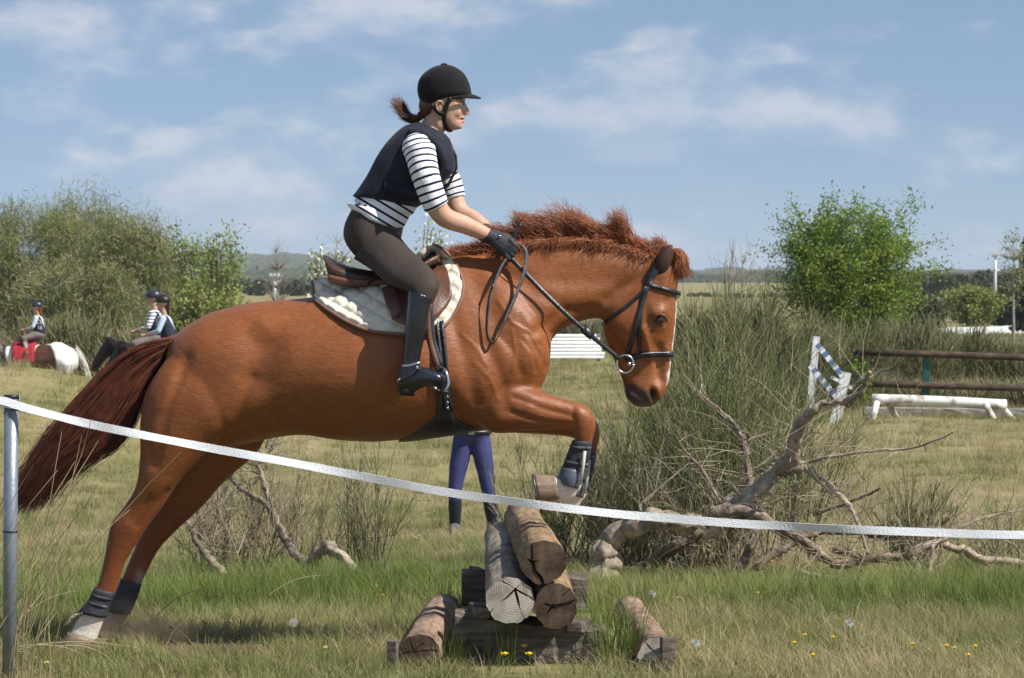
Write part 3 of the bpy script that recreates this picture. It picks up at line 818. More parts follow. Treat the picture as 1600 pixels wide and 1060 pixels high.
edge_ = np.minimum(np.minimum(np.arange(NU)[:, None], NU - 1 - np.arange(NU)[:, None]) / 4.0, (NV - 1 - np.arange(NV))[None] / 4.0)
pad_th = .004 + .015 * np.clip(edge_, 0, 1) * np.minimum(1, (q1 * q2) ** .5 * 1.3)
pad = thing('saddle_pad', 'cream quilted saddle pad with brown piping under the brown saddle', 'saddle pad', (G[NU // 2, 0][0], HD, G[..., 2].min()))
V1, F1 = sheet(G, pad_th)
obj('quilted_panel', V1, F1, M_PAD, pad); obj('quilted_panel', mirror(V1), flip(F1), M_PAD, pad)
rimpts = np.concatenate([G[0, ::3], G[1:, -1], G[-1, ::-3]])
rimpts = catmull(rimpts, 110); rimpts[:, 1] -= .006
V2, F2 = tube(rimpts, .0065, 8)
obj('piping', V2, F2, M_PIPE, pad); obj('piping', mirror(V2), flip(F2), M_PIPE, pad)

# ------------------------------------------------------------------ saddle
saddle = thing('saddle', 'brown leather jumping saddle under the rider on the chestnut horse', 'saddle', (P(600, 430, HD)[0], HD, P(600, 520, HD)[2]))
seat = px_loft([SL(506, 398, 513, 418, .115, egg=.1, pw=2.6), SL(513, 401, 518, 440, .155, pw=2.6), SL(535, 412, 540, 447, .165, pw=2.6), SL(562, 420, 568, 449, .155, pw=2.6), SL(600, 424, 604, 447, .135, pw=2.6),
                SL(638, 414, 643, 440, .11, pw=2.6), SL(664, 398, 668, 424, .085, pw=2.6), SL(682, 391, 686, 408, .05, pw=2.4)], n=30, sub=5)
obj('seat', *seat, M_BROWN_D, saddle)
pan = px_loft([SL(515, 424, 518, 443, .168, pw=3), SL(540, 430, 546, 449, .178, pw=3), SL(575, 432, 584, 450, .172, pw=3), SL(610, 430, 618, 449, .16, pw=3)], n=30, sub=5)
obj('panel', *pan, M_BROWN, saddle)
def grid_px(top, bot, nu, nv, off):
    t_ = catmull(np.array([(x, y, 0) for x, y in top], float), nu); b_ = catmull(np.array([(x, y, 0) for x, y in bot], float), nu)
    g = np.zeros((nu, nv, 3)); last = None
    for i in range(nu):
        for j in range(nv):
            v = j / (nv - 1); x, y = t_[i, :2] * (1 - v) + b_[i, :2] * v
            h = hit(x, y); D = (h[0][1] - off) if h is not None else (last if last else HD - .2)
            last = D; g[i, j] = P(x, y, D)
    for _ in range(4):
        g[1:-1, 1:-1] = .5 * g[1:-1, 1:-1] + .125 * (g[:-2, 1:-1] + g[2:, 1:-1] + g[1:-1, :-2] + g[1:-1, 2:])
    return g
flapG = grid_px([(604, 434), (640, 424), (672, 406)], [(612, 500), (650, 512), (690, 488)], 14, 14, .045)
flapG2 = grid_px([(640, 424), (660, 412), (674, 402), (682, 400)], [(668, 506), (690, 490), (706, 462), (700, 424)], 14, 14, .05)
for g, t in ((flapG, .006), (flapG2, .016)):
    V, F = sheet(g, t)
    obj('flap', V, F, M_BROWN, saddle); obj('flap', mirror(V), flip(F), M_BROWN, saddle)
bgG = grid_px([(596, 452), (606, 449), (618, 450)], [(604, 480), (618, 497), (628, 486)], 8, 8, .058)
V, F = sheet(bgG, .006); obj('billet_guard', V, F, mat('maroon_leather', (0.10, 0.035, 0.028), 0.3, 0.5, var=(0.16, 0.07, 0.06), vscale=8), saddle)
V, F = strap(drape_path([(577, 466), (590, 456), (604, 449)], .06, 10), (0, .2, 1), .012, .004); obj('strap', V, F, M_BROWN_D, saddle)
# stirrup leathers and irons
def stirrup(s):
    LD = HD - .375 if s < 0 else HD + .375
    c = lambda x, y: P(x, y, LD)
    lp = np.array([P(664, 452, HD + s * .32), P(668, 490, HD + s * .345), P(671, 530, HD + s * .36), P(684, 574, LD)])
    V, F = strap(catmull(lp, 16), (1, 0, 0), .024, .005); obj('stirrup_leather', V, F, M_BROWN, saddle)
    V, F = strap(catmull(lp + np.array([.014, .006 * -s, 0]), 16), (1, 0, 0), .022, .004); obj('stirrup_leather', V, F, M_BLACK, saddle)
    ring = [c(684, 574), P(675, 581, LD + .045), P(676, 600, LD + .055), P(684, 610, LD + .055), P(695, 611, LD - .05), P(701, 598, LD - .055), P(696, 580, LD - .045), c(686, 574)]
    V, F = tube(catmull(np.array(ring), 40), .006, 8); ir = obj('stirrup_iron', V, F, M_STEEL, saddle)
    V, F = sheet(np.array([[P(683, 608, LD + .05), P(694, 609, LD - .05)], [P(691, 613, LD + .05), P(702, 612, LD - .05)]]), .012); obj('tread', V, F, M_BLACK, ir)
stirrup(-1); stirrup(1)
# girth with belly guard
gG = grid_px([(674, 500), (678, 540), (682, 590), (684, 632), (680, 660)], [(692, 498), (697, 540), (702, 590), (706, 632), (712, 662)], 20, 5, .012)
V, F = sheet(gG, .008)
girth = thing('girth', 'black leather girth with belly guard strapped round the chestnut horse', 'girth', (P(690, 690, HD)[0], HD, P(690, 690, HD)[2]))
obj('strap', V, F, M_BLACK, girth); obj('strap', mirror(V), flip(F), M_BLACK, girth)
for dx in (4, 12):
    V, F = strap(drape_path([(676 + dx, 505), (684 + dx, 570), (690 + dx, 640)], .024, 14), (1, 0, 0), .014, .004)
    obj('billet', V, F, M_BLACK, girth)
guard = px_loft([SL(628, 680, 622, 691, .06), SL(648, 654, 642, 690, .15, egg=.3), SL(672, 630, 678, 685, .212, egg=.28), SL(698, 626, 706, 681, .208, egg=.28), SL(722, 650, 730, 677, .155, egg=.3), SL(748, 663, 750, 672, .10)], n=36, sub=5)
Vg, Fg = guard
obj('belly_guard', Vg, Fg, M_BLACK, girth)
for k in range(3):
    V, F = tube([P(698 - 0 * k, 618 + 9 * k, HD - .325), P(701, 622 + 9 * k, HD - .325)], .004, 6); obj('buckle', V, F, M_STEEL, girth)

# ------------------------------------------------------------------ bridle
bridle = thing('bridle', 'black leather bridle with silver bit ring on the chestnut horse head', 'bridle', (P(1000, 600, HD)[0], HD, P(1000, 600, HD)[2]))
def bstrap(name, pts, w, wd, off=.005, n=22, m=M_BLACK, both=True, th=.005):
    p = drape_path(pts, off, n)
    V, F = strap(p, wd, w, th)
    o = obj(name, V, F, m, bridle)
    if both: obj(name, mirror(V), flip(F), m, bridle)
    return o
bstrap('cheekpiece', [(1024, 416), (1013, 442), (1004, 470), (994, 508), (986, 536), (980, 556)], .021, (1, 0, .3))
bstrap('headpiece', [(1031, 404), (1022, 424), (1012, 448)], .034, (1, 0, .4), off=.006, n=10)
bstrap('throatlash', [(1010, 450), (985, 474), (962, 492), (944, 505)], .014, (.6, 0, 1))
bstrap('noseband_hanger', [(1009, 455), (1002, 485), (1000, 520), (999, 552)], .012, (1, 0, 0))
def loop_round(name, front, back, y0, w, m=M_BLACK, side_pts=None, th=.007):
    """strap round the face: near side draped, then over the front to the far side"""
    p = drape_path(side_pts, .006, 16)
    last = p[-1]
    mid = np.array([P(front[0], front[1], HD + k * .02) for k in (-1.6, -.8, 0, .8, 1.6)])
    path = np.concatenate([p, mid, mirror(p)[::-1]])
    path = catmull(path, 60)
    V, F = strap(path, (0, 0, 1), w, th)
    return obj(name, V, F, m, bridle)
loop_round('noseband', (1051.5, 554), None, 0, .022, side_pts=[(976, 561), (992, 557), (1012, 554), (1032, 553), (1044, 553)])
loop_round('browband', (1062, 459), None, 0, .016, side_pts=[(1013, 446), (1025, 449), (1040, 453), (1052, 456)])
Vn, Fn = tube(drape_path([(1001, 552.5), (1020, 550.5), (1040, 550)], .0105, 12), .0016, 6); obj('stitching', Vn, Fn, mat('pale_stitching', (0.45, 0.45, 0.47), 0.5), bridle)
BIT = (977, 569)
for s in (-1, 1):
    D = HD + s * .082
    th = np.linspace(0, 2 * math.pi, 33)
    V, F = tube([P(BIT[0] + 13 * math.cos(a), BIT[1] + 14 * math.sin(a), D) for a in th], .0042, 8)
    obj('bit_ring', V, F, M_STEEL, bridle)
V, F = tube([P(BIT[0] + 6, BIT[1], HD - .085), P(BIT[0] + 8, BIT[1] + 2, HD), P(BIT[0] + 6, BIT[1], HD + .085)], .008, 8); obj('mouthpiece', V, F, M_STEEL, bridle)
HAND = {-1: (795, 398, HD - .115), 1: (797, 396, HD + .115)}
for s in (-1, 1):
    hx, hy, hd = HAND[s]
    a_ = P(hx - 6, hy - 4, hd); e_ = P(BIT[0] - 9, BIT[1] - 8, HD + s * .088)
    t = np.linspace(0, 1, 26)[:, None]
    path = a_ * (1 - t) + e_ * t; path[:, 2] -= .02 * np.sin(np.pi * t[:, 0]); path[:, 1] += s * .075 * np.sin(np.pi * t[:, 0]) * (1 - .35 * t[:, 0])
    V, F = strap(path, (0.4, 0, 1), .017, .004); r_o = obj('rein', V, F, M_BLACK, bridle)
    i = 18
    V, F = strap(path[i - 1:i + 2] + np.array([0, s * .004, 0]), (0.4, 0, 1), .03, .008); obj('rein_stop', V, F, M_BLACK, r_o)
# slack loop of the reins hanging from the hand
lp = [(790, 404, .13), (778, 425, .17), (766, 462, .215), (761, 500, .235), (762, 526, .245), (770, 537, .25), (779, 524, .245), (792, 494, .225), (806, 462, .19), (818, 428, .16), (823, 402, .135), (819, 386, .125), (806, 381, .12)]
path = catmull(np.array([P(x, y, HD - o) for x, y, o in lp]), 60)
V, F = strap(path, np.stack([np.cos(np.linspace(0.2, 2.9, 60)), -.5 * np.ones(60), .3 * np.ones(60)], 1), .015, .0035)
obj('rein_loop', V, F, M_REIN, bridle)

# ------------------------------------------------------------------ leg boots
M_BOOT = mat('black_neoprene', (0.022, 0.025, 0.031), 0.6, 0.3, var=(0.05, 0.055, 0.065), vscale=18, bump=0.3, bscale=90)
M_BOOTSH = mat('grey_blue_boot_shell', (0.045, 0.06, 0.085), 0.42, 0.45, var=(0.09, 0.11, 0.14), vscale=10)
M_STRAPW = mat('boot_strap', (0.03, 0.032, 0.037), 0.7, 0.3, var=(0.12, 0.12, 0.12), vscale=30)
M_LOGO = mat('boot_pale_trim', (0.50, 0.47, 0.42), 0.7)
def grow(st, k, kw): # widen slices
    o = []
    for ax, ay, bx, by, hw, D in st:
        cx, cy = (ax + bx) / 2, (ay + by) / 2
        o.append((cx + (ax - cx) * k, cy + (ay - cy) * k, cx + (bx - cx) * k, cy + (by - cy) * k, hw * kw, D))
    return o
def leg_boot(name, label, st, straps, D, shell=None, trim=None):
    t = thing(name, label, 'leg boot', P((st[-1][0] + st[-1][2]) / 2, max(st[-1][1], st[-1][3]), D), 'protective boots on the horse legs')
    obj('sleeve', *px_loft([SL(*s) for s in grow(st, 1.10, 1.35)], n=24, sub=4), M_BOOT, t)
    for (ax, ay, bx, by, hw) in straps:
        d = np.array([bx - ax, by - ay], float); d /= np.linalg.norm(d); pn = np.array([-d[1], d[0]]) * 4.2
        if pn[1] < 0: pn = -pn
        a2 = SL(*grow([(ax, ay, bx, by, hw, D)], 1.14, 1.46)[0]); b2 = SL(*grow([(ax + pn[0], ay + pn[1], bx + pn[0], by + pn[1], hw, D)], 1.14, 1.46)[0])
        obj('strap', *px_loft([a2, b2], n=24, sub=2), M_STRAPW, t)
    if shell: obj('shell', *px_loft([SL(*s) for s in grow(shell, 1.16, 1.5)], n=24, sub=4), M_BOOTSH, t)
    if trim:
        V, F = strap(np.array([P(x, y, D - o) for x, y, o in trim]), (1, 0, 0), .012, .003); obj('trim', V, F, M_LOGO, t)
    return t
D_ = HD - .155
leg_boot('hind_leg_boot', 'grey black boot on the near hind leg above the white sock', [(179, 926, 149, 918, .028, D_), (171, 948, 139, 938, .031, D_), (164, 965, 124, 956, .036, D_)], [(175, 934, 146, 927, .030), (170, 946, 140, 938, .032)], D_)
D_ = HD + .13
leg_boot('hind_leg_boot', 'black boot on the far hind leg of the chestnut horse', [(220, 913, 190, 905, .028, D_), (213, 934, 181, 928, .030, D_), (202, 960, 169, 955, .036, D_)], [], D_)
for s, o, lab in ((-1, (0, 0), 'black tendon boot with grey shell on the nearer foreleg above the logs'), (1, (7, 14), 'black tendon boot on the farther foreleg, mostly hidden behind the nearer one')):
    D_ = HD - .14 if s < 0 else HD + .13
    sh = lambda L_: [(a + o[0], b + o[1], c + o[0], d + o[1], w, D_) for a, b, c, d, w in L_]
    leg_boot('fore_leg_boot', lab, sh([(924, 690, 896, 688, .031), (921, 710, 889, 706, .029), (916, 734, 880, 730, .031), (912, 752, 875, 746, .035)]),
             [(922 + o[0], 698 + o[1], 892 + o[0], 696 + o[1], .031), (918 + o[0], 724 + o[1], 884 + o[0], 719 + o[1], .031)], D_,
             shell=sh([(908, 734, 879, 730, .030), (908, 748, 875, 744, .036), (903, 763, 878, 757, .034)]), trim=[(914 + o[0], 705 + o[1], .052), (911 + o[0], 730 + o[1], .054), (906 + o[0], 758 + o[1], .056)])
# ================================================================== the rider
M_SKIN = mat('rider_skin', (0.50, 0.29, 0.20), 0.5, 0.4, var=(0.55, 0.33, 0.235), vscale=20, bump=0.08, bscale=200, attr='skin')
M_VEST = mat('navy_black_vest', (0.008, 0.010, 0.019), 0.75, 0.25, var=(0.014, 0.017, 0.03), vscale=14, bump=0.3, bscale=60, sheen=0.05)
M_BREECH = mat('dark_brown_breeches', (0.043, 0.032, 0.026), 0.75, 0.25, var=(0.06, 0.046, 0.038), vscale=9, bump=0.35, bscale=26, bstretch=(1, 1, .5))
M_RBOOT = mat('polished_black_boots', (0.006, 0.008, 0.014), 0.24, 0.55, var=(0.012, 0.016, 0.026), vscale=12, bump=0.25, bscale=18, coat=0.3)
M_GLOVE = mat('charcoal_gloves', (0.022, 0.024, 0.028), 0.65, 0.3, var=(0.045, 0.048, 0.055), vscale=30, bump=0.4, bscale=80)
M_HELM = mat('black_velvet_helmet', (0.006, 0.006, 0.008), 0.85, 0.2, var=(0.011, 0.011, 0.013), vscale=50, sheen=0.08)
M_HELMT = mat('helmet_trim', (0.008, 0.009, 0.012), 0.45, 0.4)
M_RHAIR = mat('brown_hair', (0.05, 0.022, 0.013), 0.42, 0.45, var=(0.13, 0.058, 0.03), vscale=20)
def striped():
    m = bpy.data.materials.new('striped_jersey'); m.use_nodes = True
    N, L = m.node_tree.nodes, m.node_tree.links; b = N['Principled BSDF']
    b.inputs['Roughness'].default_value = 0.85; b.inputs['Specular IOR Level'].default_value = 0.2
    a = N.new('ShaderNodeAttribute'); a.attribute_name = 'stripe'
    f = N.new('ShaderNodeMath'); f.operation = 'FRACT'; L.new(a.outputs['Fac'], f.inputs[0])
    g = N.new('ShaderNodeMath'); g.operation = 'LESS_THAN'; g.inputs[1].default_value = .30; L.new(f.outputs[0], g.inputs[0])
    mx = N.new('ShaderNodeMixRGB'); mx.inputs['Color1'].default_value = (0.80, 0.80, 0.82, 1); mx.inputs['Color2'].default_value = (0.012, 0.014, 0.045, 1)
    L.new(g.outputs[0], mx.inputs['Fac']); L.new(mx.outputs['Color'], b.inputs['Base Color'])
    tc = N.new('ShaderNodeTexCoord'); n = N.new('ShaderNodeTexNoise'); n.inputs['Scale'].default_value = 22; n.inputs['Detail'].default_value = 3
    L.new(tc.outputs['Object'], n.inputs['Vector']); bp = N.new('ShaderNodeBump'); bp.inputs['Strength'].default_value = .5; bp.inputs['Distance'].default_value = .012
    L.new(n.outputs['Fac'], bp.inputs['Height']); L.new(bp.outputs['Normal'], b.inputs['Normal'])
    return m
M_STRIPE = striped()
def R(ax, ay, bx, by, hw, D=HD, egg=0, pw=2.3): return (ax, ay, bx, by, hw, D, egg, pw)
SEAT = P(590, 440, HD)
rider = thing('person', 'rider in black helmet, dark vest and striped shirt leaning forward on the chestnut horse', 'person', (SEAT[0], HD, SEAT[2]))
torso_st = [(566, 392, 612, 404, .11), (556, 366, 606, 382, .14), (558, 336, 620, 350, .135), (562, 310, 648, 328, .13), (578, 280, 668, 300, .135), (596, 248, 686, 274, .15), (617, 222, 698, 247, .155), (640, 203, 697, 223, .12), (657, 195, 694, 212, .065)]
ttorso = px_loft([R(*s) for s in torso_st], n=28)
neckp = px_loft([R(652, 200, 692, 216, .062), R(661, 188, 693, 208, .055), R(668, 174, 700, 200, .054), R(672, 160, 706, 190, .055)], n=24)
headp = px_loft([R(713, 203.5, 702, 204, .018), R(719, 201, 694, 200, .034), R(721.5, 196, 684, 193, .046), R(722, 190, 674, 185, .055), R(723.5, 184, 664, 176, .061), R(725, 177, 659, 167, .066),
                 R(726.5, 168, 657, 155, .071), R(726.5, 160, 657, 143, .074), R(727.5, 152, 659, 132, .075), R(725, 138, 665, 122, .07), R(715, 122, 676, 113, .052), R(703, 113, 688, 110, .022)], n=28)
nose = px_loft([R(727.5, 160.5, 722, 160, .008), R(730, 167, 722, 168, .010), R(734.2, 174.5, 722, 175, .013), R(733, 178, 722, 179, .016), R(728, 180, 721, 181, .011)], n=16, sub=3)
lips = [ellipsoid(P(723.2, 184.6, HD), (.0085, .021, .006)), ellipsoid(P(722.6, 189.3, HD), (.0085, .018, .006)), ellipsoid(P(718.5, 198, HD), (.011, .020, .011)), ellipsoid(P(722, 155, HD - .026), (.014, .022, .008)), ellipsoid(P(722, 155, HD + .026), (.014, .022, .008)),
        ellipsoid(P(710, 174, HD - .045), (.028, .012, .026)), ellipsoid(P(710, 174, HD + .045), (.028, .012, .026))]
def arm_pts(s):
    if s < 0: return [P(655, 232, HD - .165), P(668, 285, HD - .215), P(690, 335, HD - .20), P(727, 352, HD - .155), P(761, 367, HD - .12)], [.055, .046, .041, .036, .027]
    return [P(672, 232, HD + .165), P(700, 285, HD + .20), P(716, 328, HD + .19), P(742, 345, HD + .15), P(766, 362, HD + .12)], [.055, .046, .040, .035, .027]
def arm_loft(s, a=0.0, b=1.0, grow_=0.0, n=20):
    p, r = arm_pts(s)
    c = catmull(np.concatenate([np.array(p), np.array(r)[:, None]], 1), 41)
    i0, i1 = int(a * 40), int(b * 40) + 1
    return tube(c[i0:i1, :3], c[i0:i1, 3] + grow_, n)
def hand(s, g=0.0):
    """closed riding fist: palm, four curled fingers, thumb on top"""
    D0 = HD + s * .12; L = []
    w = P(763, 367, D0); k_mid = P(791, 386, D0)
    f = k_mid - w; f /= np.linalg.norm(f); up = np.array([-f[2], 0, f[0]]); inn = np.array([0, -s, 0.0])
    palm = px_loft([R(767, 358, 758, 375, .018 + g, D0), R(775, 362, 766, 384, .020 + g, D0), R(788, 368, 778, 395, .021 + g, D0), R(799, 376, 786, 402, .018 + g, D0)], n=18, sub=4)
    L.append(palm)
    for i, (kx, ky, ln) in enumerate([(800, 378, 1.0), (798, 385, 1.08), (795, 392, 1.0), (791, 399, .85)]):
        K = P(kx, ky, D0 + s * .008); r_ = (.0105 - .0006 * i) + g * .6
        a1 = K + f * .020 * ln - up * .006; a2 = a1 + inn * .026 * ln - up * .004 + f * .004; a3 = a2 - f * .024 * ln + inn * .006
        L += [capsule(K - f * .006, r_ * 1.05, a1, r_, 10), capsule(a1, r_, a2, r_ * .95, 10), capsule(a2, r_ * .95, a3, r_ * .85, 10)]
    t0 = P(775, 366, D0 - s * .012); t1 = P(789, 369, D0 - s * .022); t2 = P(802, 377, D0 - s * .020)
    L += [capsule(t0, .013 + g, t1, .0115 + g, 10), capsule(t1, .0115 + g, t2, .0095 + g, 10)]
    return L
def leg_c(s):
    return [P(588, 378, HD + s * .10), P(625, 412, HD + s * .235), P(664, 440, HD + s * .335), P(655, 480, HD + s * .37), P(648, 530, HD + s * .375), P(641, 578, HD + s * .375)]
legr = [.088, .080, .062, .058, .05, .036]
body_parts = [ttorso, neckp, headp, nose] + lips + [arm_loft(-1), arm_loft(1)] + hand(-1, -.003) + hand(1, -.003)
for s in (-1, 1):
    c = leg_c(s)
    body_parts.append(tube(catmull(np.concatenate([np.array(c), np.array(legr)[:, None] * .88], 1), 30)[:, :3], catmull(np.concatenate([np.array(c), np.array(legr)[:, None] * .62], 1), 30)[:, 3], 16))
    body_parts.append(capsule(P(636, 592, HD + s * .375), .03, P(680, 594, HD + s * .385), .026))
RC, RQ, RE = voxel(body_parts, 0.0042, smooth=0)
RC = laplace(RC, RE, 14, .5)
rpx = to_px(RC); rn = vert_normals(RC, RQ)
def rstamp(poly, sig, amp):
    global RC
    w = np.exp(-(seg_dist(rpx, poly) / sig) ** 2) * np.clip(np.abs(rn[:, 1]) * 1.3 + .2, 0, 1) * (rpx[:, 1] < 206)
    RC = RC + rn * (amp * w)[:, None]
for a in [([(717, 162), (722, 161)], 4, -.007), ([(722.5, 187)], 1.6, -.005), ([(716, 187.5), (723, 187)], 1.3, -.004), ([(706, 196)], 6, .002), ([(722, 180), (716, 186)], 2, -.002)]: rstamp(*a)
skin = np.ones((len(RC), 3))
d = seg_dist(rpx, [(715, 187), (725, 186.5)]); skin *= 1 - (np.exp(-(d / 2.2) ** 2) * (rpx[:, 0] > 713) * .38)[:, None] * np.array([.45, 1, .9])
d = seg_dist(rpx, [(734, 176)]); skin *= 1 - (np.exp(-(d / 5) ** 2) * .30)[:, None] * np.array([0, .8, .7])
d = seg_dist(rpx, [(714, 156.5), (724, 155.5)]); skin *= 1 - (np.exp(-(d / 1.8) ** 2) * .7)[:, None]
rb = obj('body', RC, RQ, M_SKIN, rider); attr_color(rb, 'skin', skin)
M_EYEW = mat('eye_white', (0.7, 0.66, 0.62), 0.2); M_IRIS = mat('eye_iris', (0.02, 0.012, 0.008), 0.1)
for s in (-1, 1):
    e = obj('eye', *ellipsoid(P(719.5, 162.2, HD + s * .031), (.0115, .012, .0095)), M_EYEW, rider)
    obj('iris', *ellipsoid(P(722.3, 162.4, HD + s * .034), (.0055, .006, .006)), M_IRIS, e)
    Vl, Fl = tube(catmull(np.array([P(714.5, 162.5, HD + s * .041), P(718, 159.8, HD + s * .043), P(722, 159.6, HD + s * .039), P(724.5, 161.5, HD + s * .029)]), 10), [.001] + [.0027] * 8 + [.001], 6)
    obj('eyelash', Vl, Fl, M_RHAIR, e)
# ears
for s in (-1, 1):
    yb = HD + s * .072
    Vl, Fl = tube(catmull(np.array([P(686, 175, yb), P(682.5, 169, yb + s * .008), P(682, 162, yb + s * .012), P(686, 158, yb + s * .012), P(691, 160, yb + s * .006), P(691.5, 165, yb + s * .002)]), 20), .0036, 8)
    e = obj('ear', Vl, Fl, M_SKIN, rider); attr_color(e, 'skin', np.ones((len(Vl), 3)))
    V2_, F2_ = ellipsoid(P(687, 167, yb + s * .001), (.012, .005, .021)); e2 = obj('ear_shell', V2_, F2_, M_SKIN, e); attr_color(e2, 'skin', np.full((len(V2_), 3), .8))
# hair under the helmet and blown ponytail
hv = voxel([ellipsoid(P(672, 165, HD), (.047, .066, .05)), ellipsoid(P(664, 178, HD), (.024, .032, .022)), ellipsoid(P(700, 153, HD - .052), (.035, .022, .016)), ellipsoid(P(700, 153, HD + .052), (.035, .022, .016))], .004, 6)
obj('hair', hv[0], hv[1], M_RHAIR, rider)
rr = np.random.default_rng(21); Np, K = 700, 11
base = catmull(np.array([(662, 180, 0), (652, 185, 0), (640, 184.5, 0), (632, 178, 0), (626, 166, 0), (614, 156, 0)], float), K)
paths = np.zeros((Np, K, 3)); fan = rr.normal(0, 1, (Np, 2)); ends = rr.uniform(.45, 1, Np) ** .7
for i in range(Np):
    low = rr.uniform() < .3
    for k in range(K):
        t = k / (K - 1) * ends[i]; f_ = t * (K - 1); a_ = int(min(f_, K - 2)); w_ = f_ - a_
        q = base[a_] * (1 - w_) + base[a_ + 1] * w_
        sp = 1.4 + 6.0 * t
        y_ = q[1] + fan[i, 0] * sp * .8 + (14 * max(t - .45, 0) if low else 0)
        paths[i, k] = P(q[0] + fan[i, 1] * sp * .7, y_ + 2 * math.sin(5 * t + fan[i, 0] * 3), HD + fan[i, 1] * .008 * (1 + 2 * t))
V, Q = strands(paths, np.repeat((.0012 * np.linspace(1, .35, K))[None], Np, 0)); obj('ponytail', V, Q, M_RHAIR, rider)
obj('hair_tie', *tube([P(660, 176, HD), P(658, 184, HD)], .017, 12), M_HELMT, rider)

# ------------------------------------------------------------------ clothes
# striped shirt: sleeves to the elbow, shoulders and loose tail
sh_parts = [arm_loft(-1, 0, .52, .009), arm_loft(1, 0, .52, .009), ellipsoid(P(652, 232, HD - .15), (.062, .062, .062)), ellipsoid(P(668, 232, HD + .15), (.062, .062, .062)),
            px_loft([R(600, 248, 690, 274, .165), R(618, 222, 699, 248, .168), R(640, 204, 697, 226, .125)], n=28),
            px_loft([R(541, 318, 640, 338, .162), R(547, 326, 636, 347, .172), R(556, 332, 630, 356, .178), R(560, 337, 624, 362, .176)], n=32),
            px_loft([R(562, 296, 655, 318, .15), R(552, 316, 645, 336, .16)], n=28)]
sv, sq, se = voxel(sh_parts, .005, 0); sv = laplace(sv, se, 6, .5)
ao = {}
stripe = np.zeros(len(sv)); best = np.full(len(sv), 1e9)
for s in (-1, 1):
    p, r = arm_pts(s); c = catmull(np.array(p), 60)[:34]
    cum = np.concatenate([[0], np.cumsum(np.linalg.norm(np.diff(c, axis=0), axis=1))])
    d = np.linalg.norm(sv[:, None] - c[None], axis=2); k = d.argmin(1); dm = d.min(1)
    tng = np.gradient(c, axis=0); tng /= np.linalg.norm(tng, axis=1)[:, None]
    sc = cum[k] + np.sum((sv - c[k]) * tng[k], 1)
    m_ = (dm < .085) & (dm < best); stripe[m_] = sc[m_] / .0265; best[m_] = dm[m_]
tz = (P(680, 200, HD) - P(590, 350, HD)); tz /= np.linalg.norm(tz)
stripe = np.where(best > 1, (sv @ tz) / .030, stripe) + .03 * np.sin(sv[:, 2] * 60 + sv[:, 0] * 40)
so = obj('striped_shirt', sv, sq, M_STRIPE, rider); attr_float(so, 'stripe', stripe + 50)
# body protector
vest_st = [(549, 308, 662, 320, .155), (556, 301, 668, 314, .165), (574, 274, 676, 300, .168), (588, 247, 698, 280, .172), (606, 221, 712, 262, .166), (628, 200, 708, 236, .138), (645, 193, 702, 217, .10), (655, 191, 696, 210, .078)]
vv = voxel([px_loft([R(*s, HD, 0, 2.8) for s in vest_st], n=36), px_loft([R(560, 306, 640, 332, .15), R(566, 300, 662, 318, .162)], n=30)], .005, 0)
vvc = laplace(vv[0], vv[2], 6, .5)
vest = obj('body_protector', vvc, vv[1], M_VEST, rider)
for s in (-1, 1):
    rim = [P(640, 205, HD + s * .135), P(660, 207, HD + s * .15), P(684, 226, HD + s * .16), P(696, 250, HD + s * .168), P(700, 268, HD + s * .165)]
    V, F = strap(catmull(np.array(rim), 24), (.5, .3, .5), .038, .012); obj('shoulder_strap', V, F, M_VEST, vest)
    V, F = strap(catmull(np.array([P(600, 292, HD + s * .172), P(630, 300, HD + s * .178), P(662, 305, HD + s * .172)]), 10), (0, 0, 1), .035, .008); obj('side_strap', V, F, M_VEST, vest)
V, F = tube([P(700, 217, HD), P(712, 245, HD), P(713, 264, HD), P(700, 290, HD), P(668, 318, HD)], .006, 8); obj('zip', V, F, M_HELMT, vest)
# breeches
bp_ = [px_loft([R(550, 326, 632, 344, .155), R(539, 350, 628, 368, .175), R(537, 370, 622, 392, .18), R(545, 388, 622, 410, .17), R(560, 406, 622, 424, .13)], n=32)]
for s in (-1, 1):
    leg = [(611, 350, 552, 404, .095, HD + s * .105), (636, 384, 580, 422, .088, HD + s * .19), (660, 407, 604, 442, .078, HD + s * .27), (679, 426, 628, 453, .066, HD + s * .325), (687, 443, 639, 458, .058, HD + s * .35), (682, 462, 641, 466, .05, HD + s * .362), (675, 476, 640, 478, .046, HD + s * .368)]
    bp_.append(px_loft([R(*l) for l in leg], n=26))
bv, bq, be = voxel(bp_, .005, 0); bv = laplace(bv, be, 8, .5)
obj('breeches', bv, bq, M_BREECH, rider)
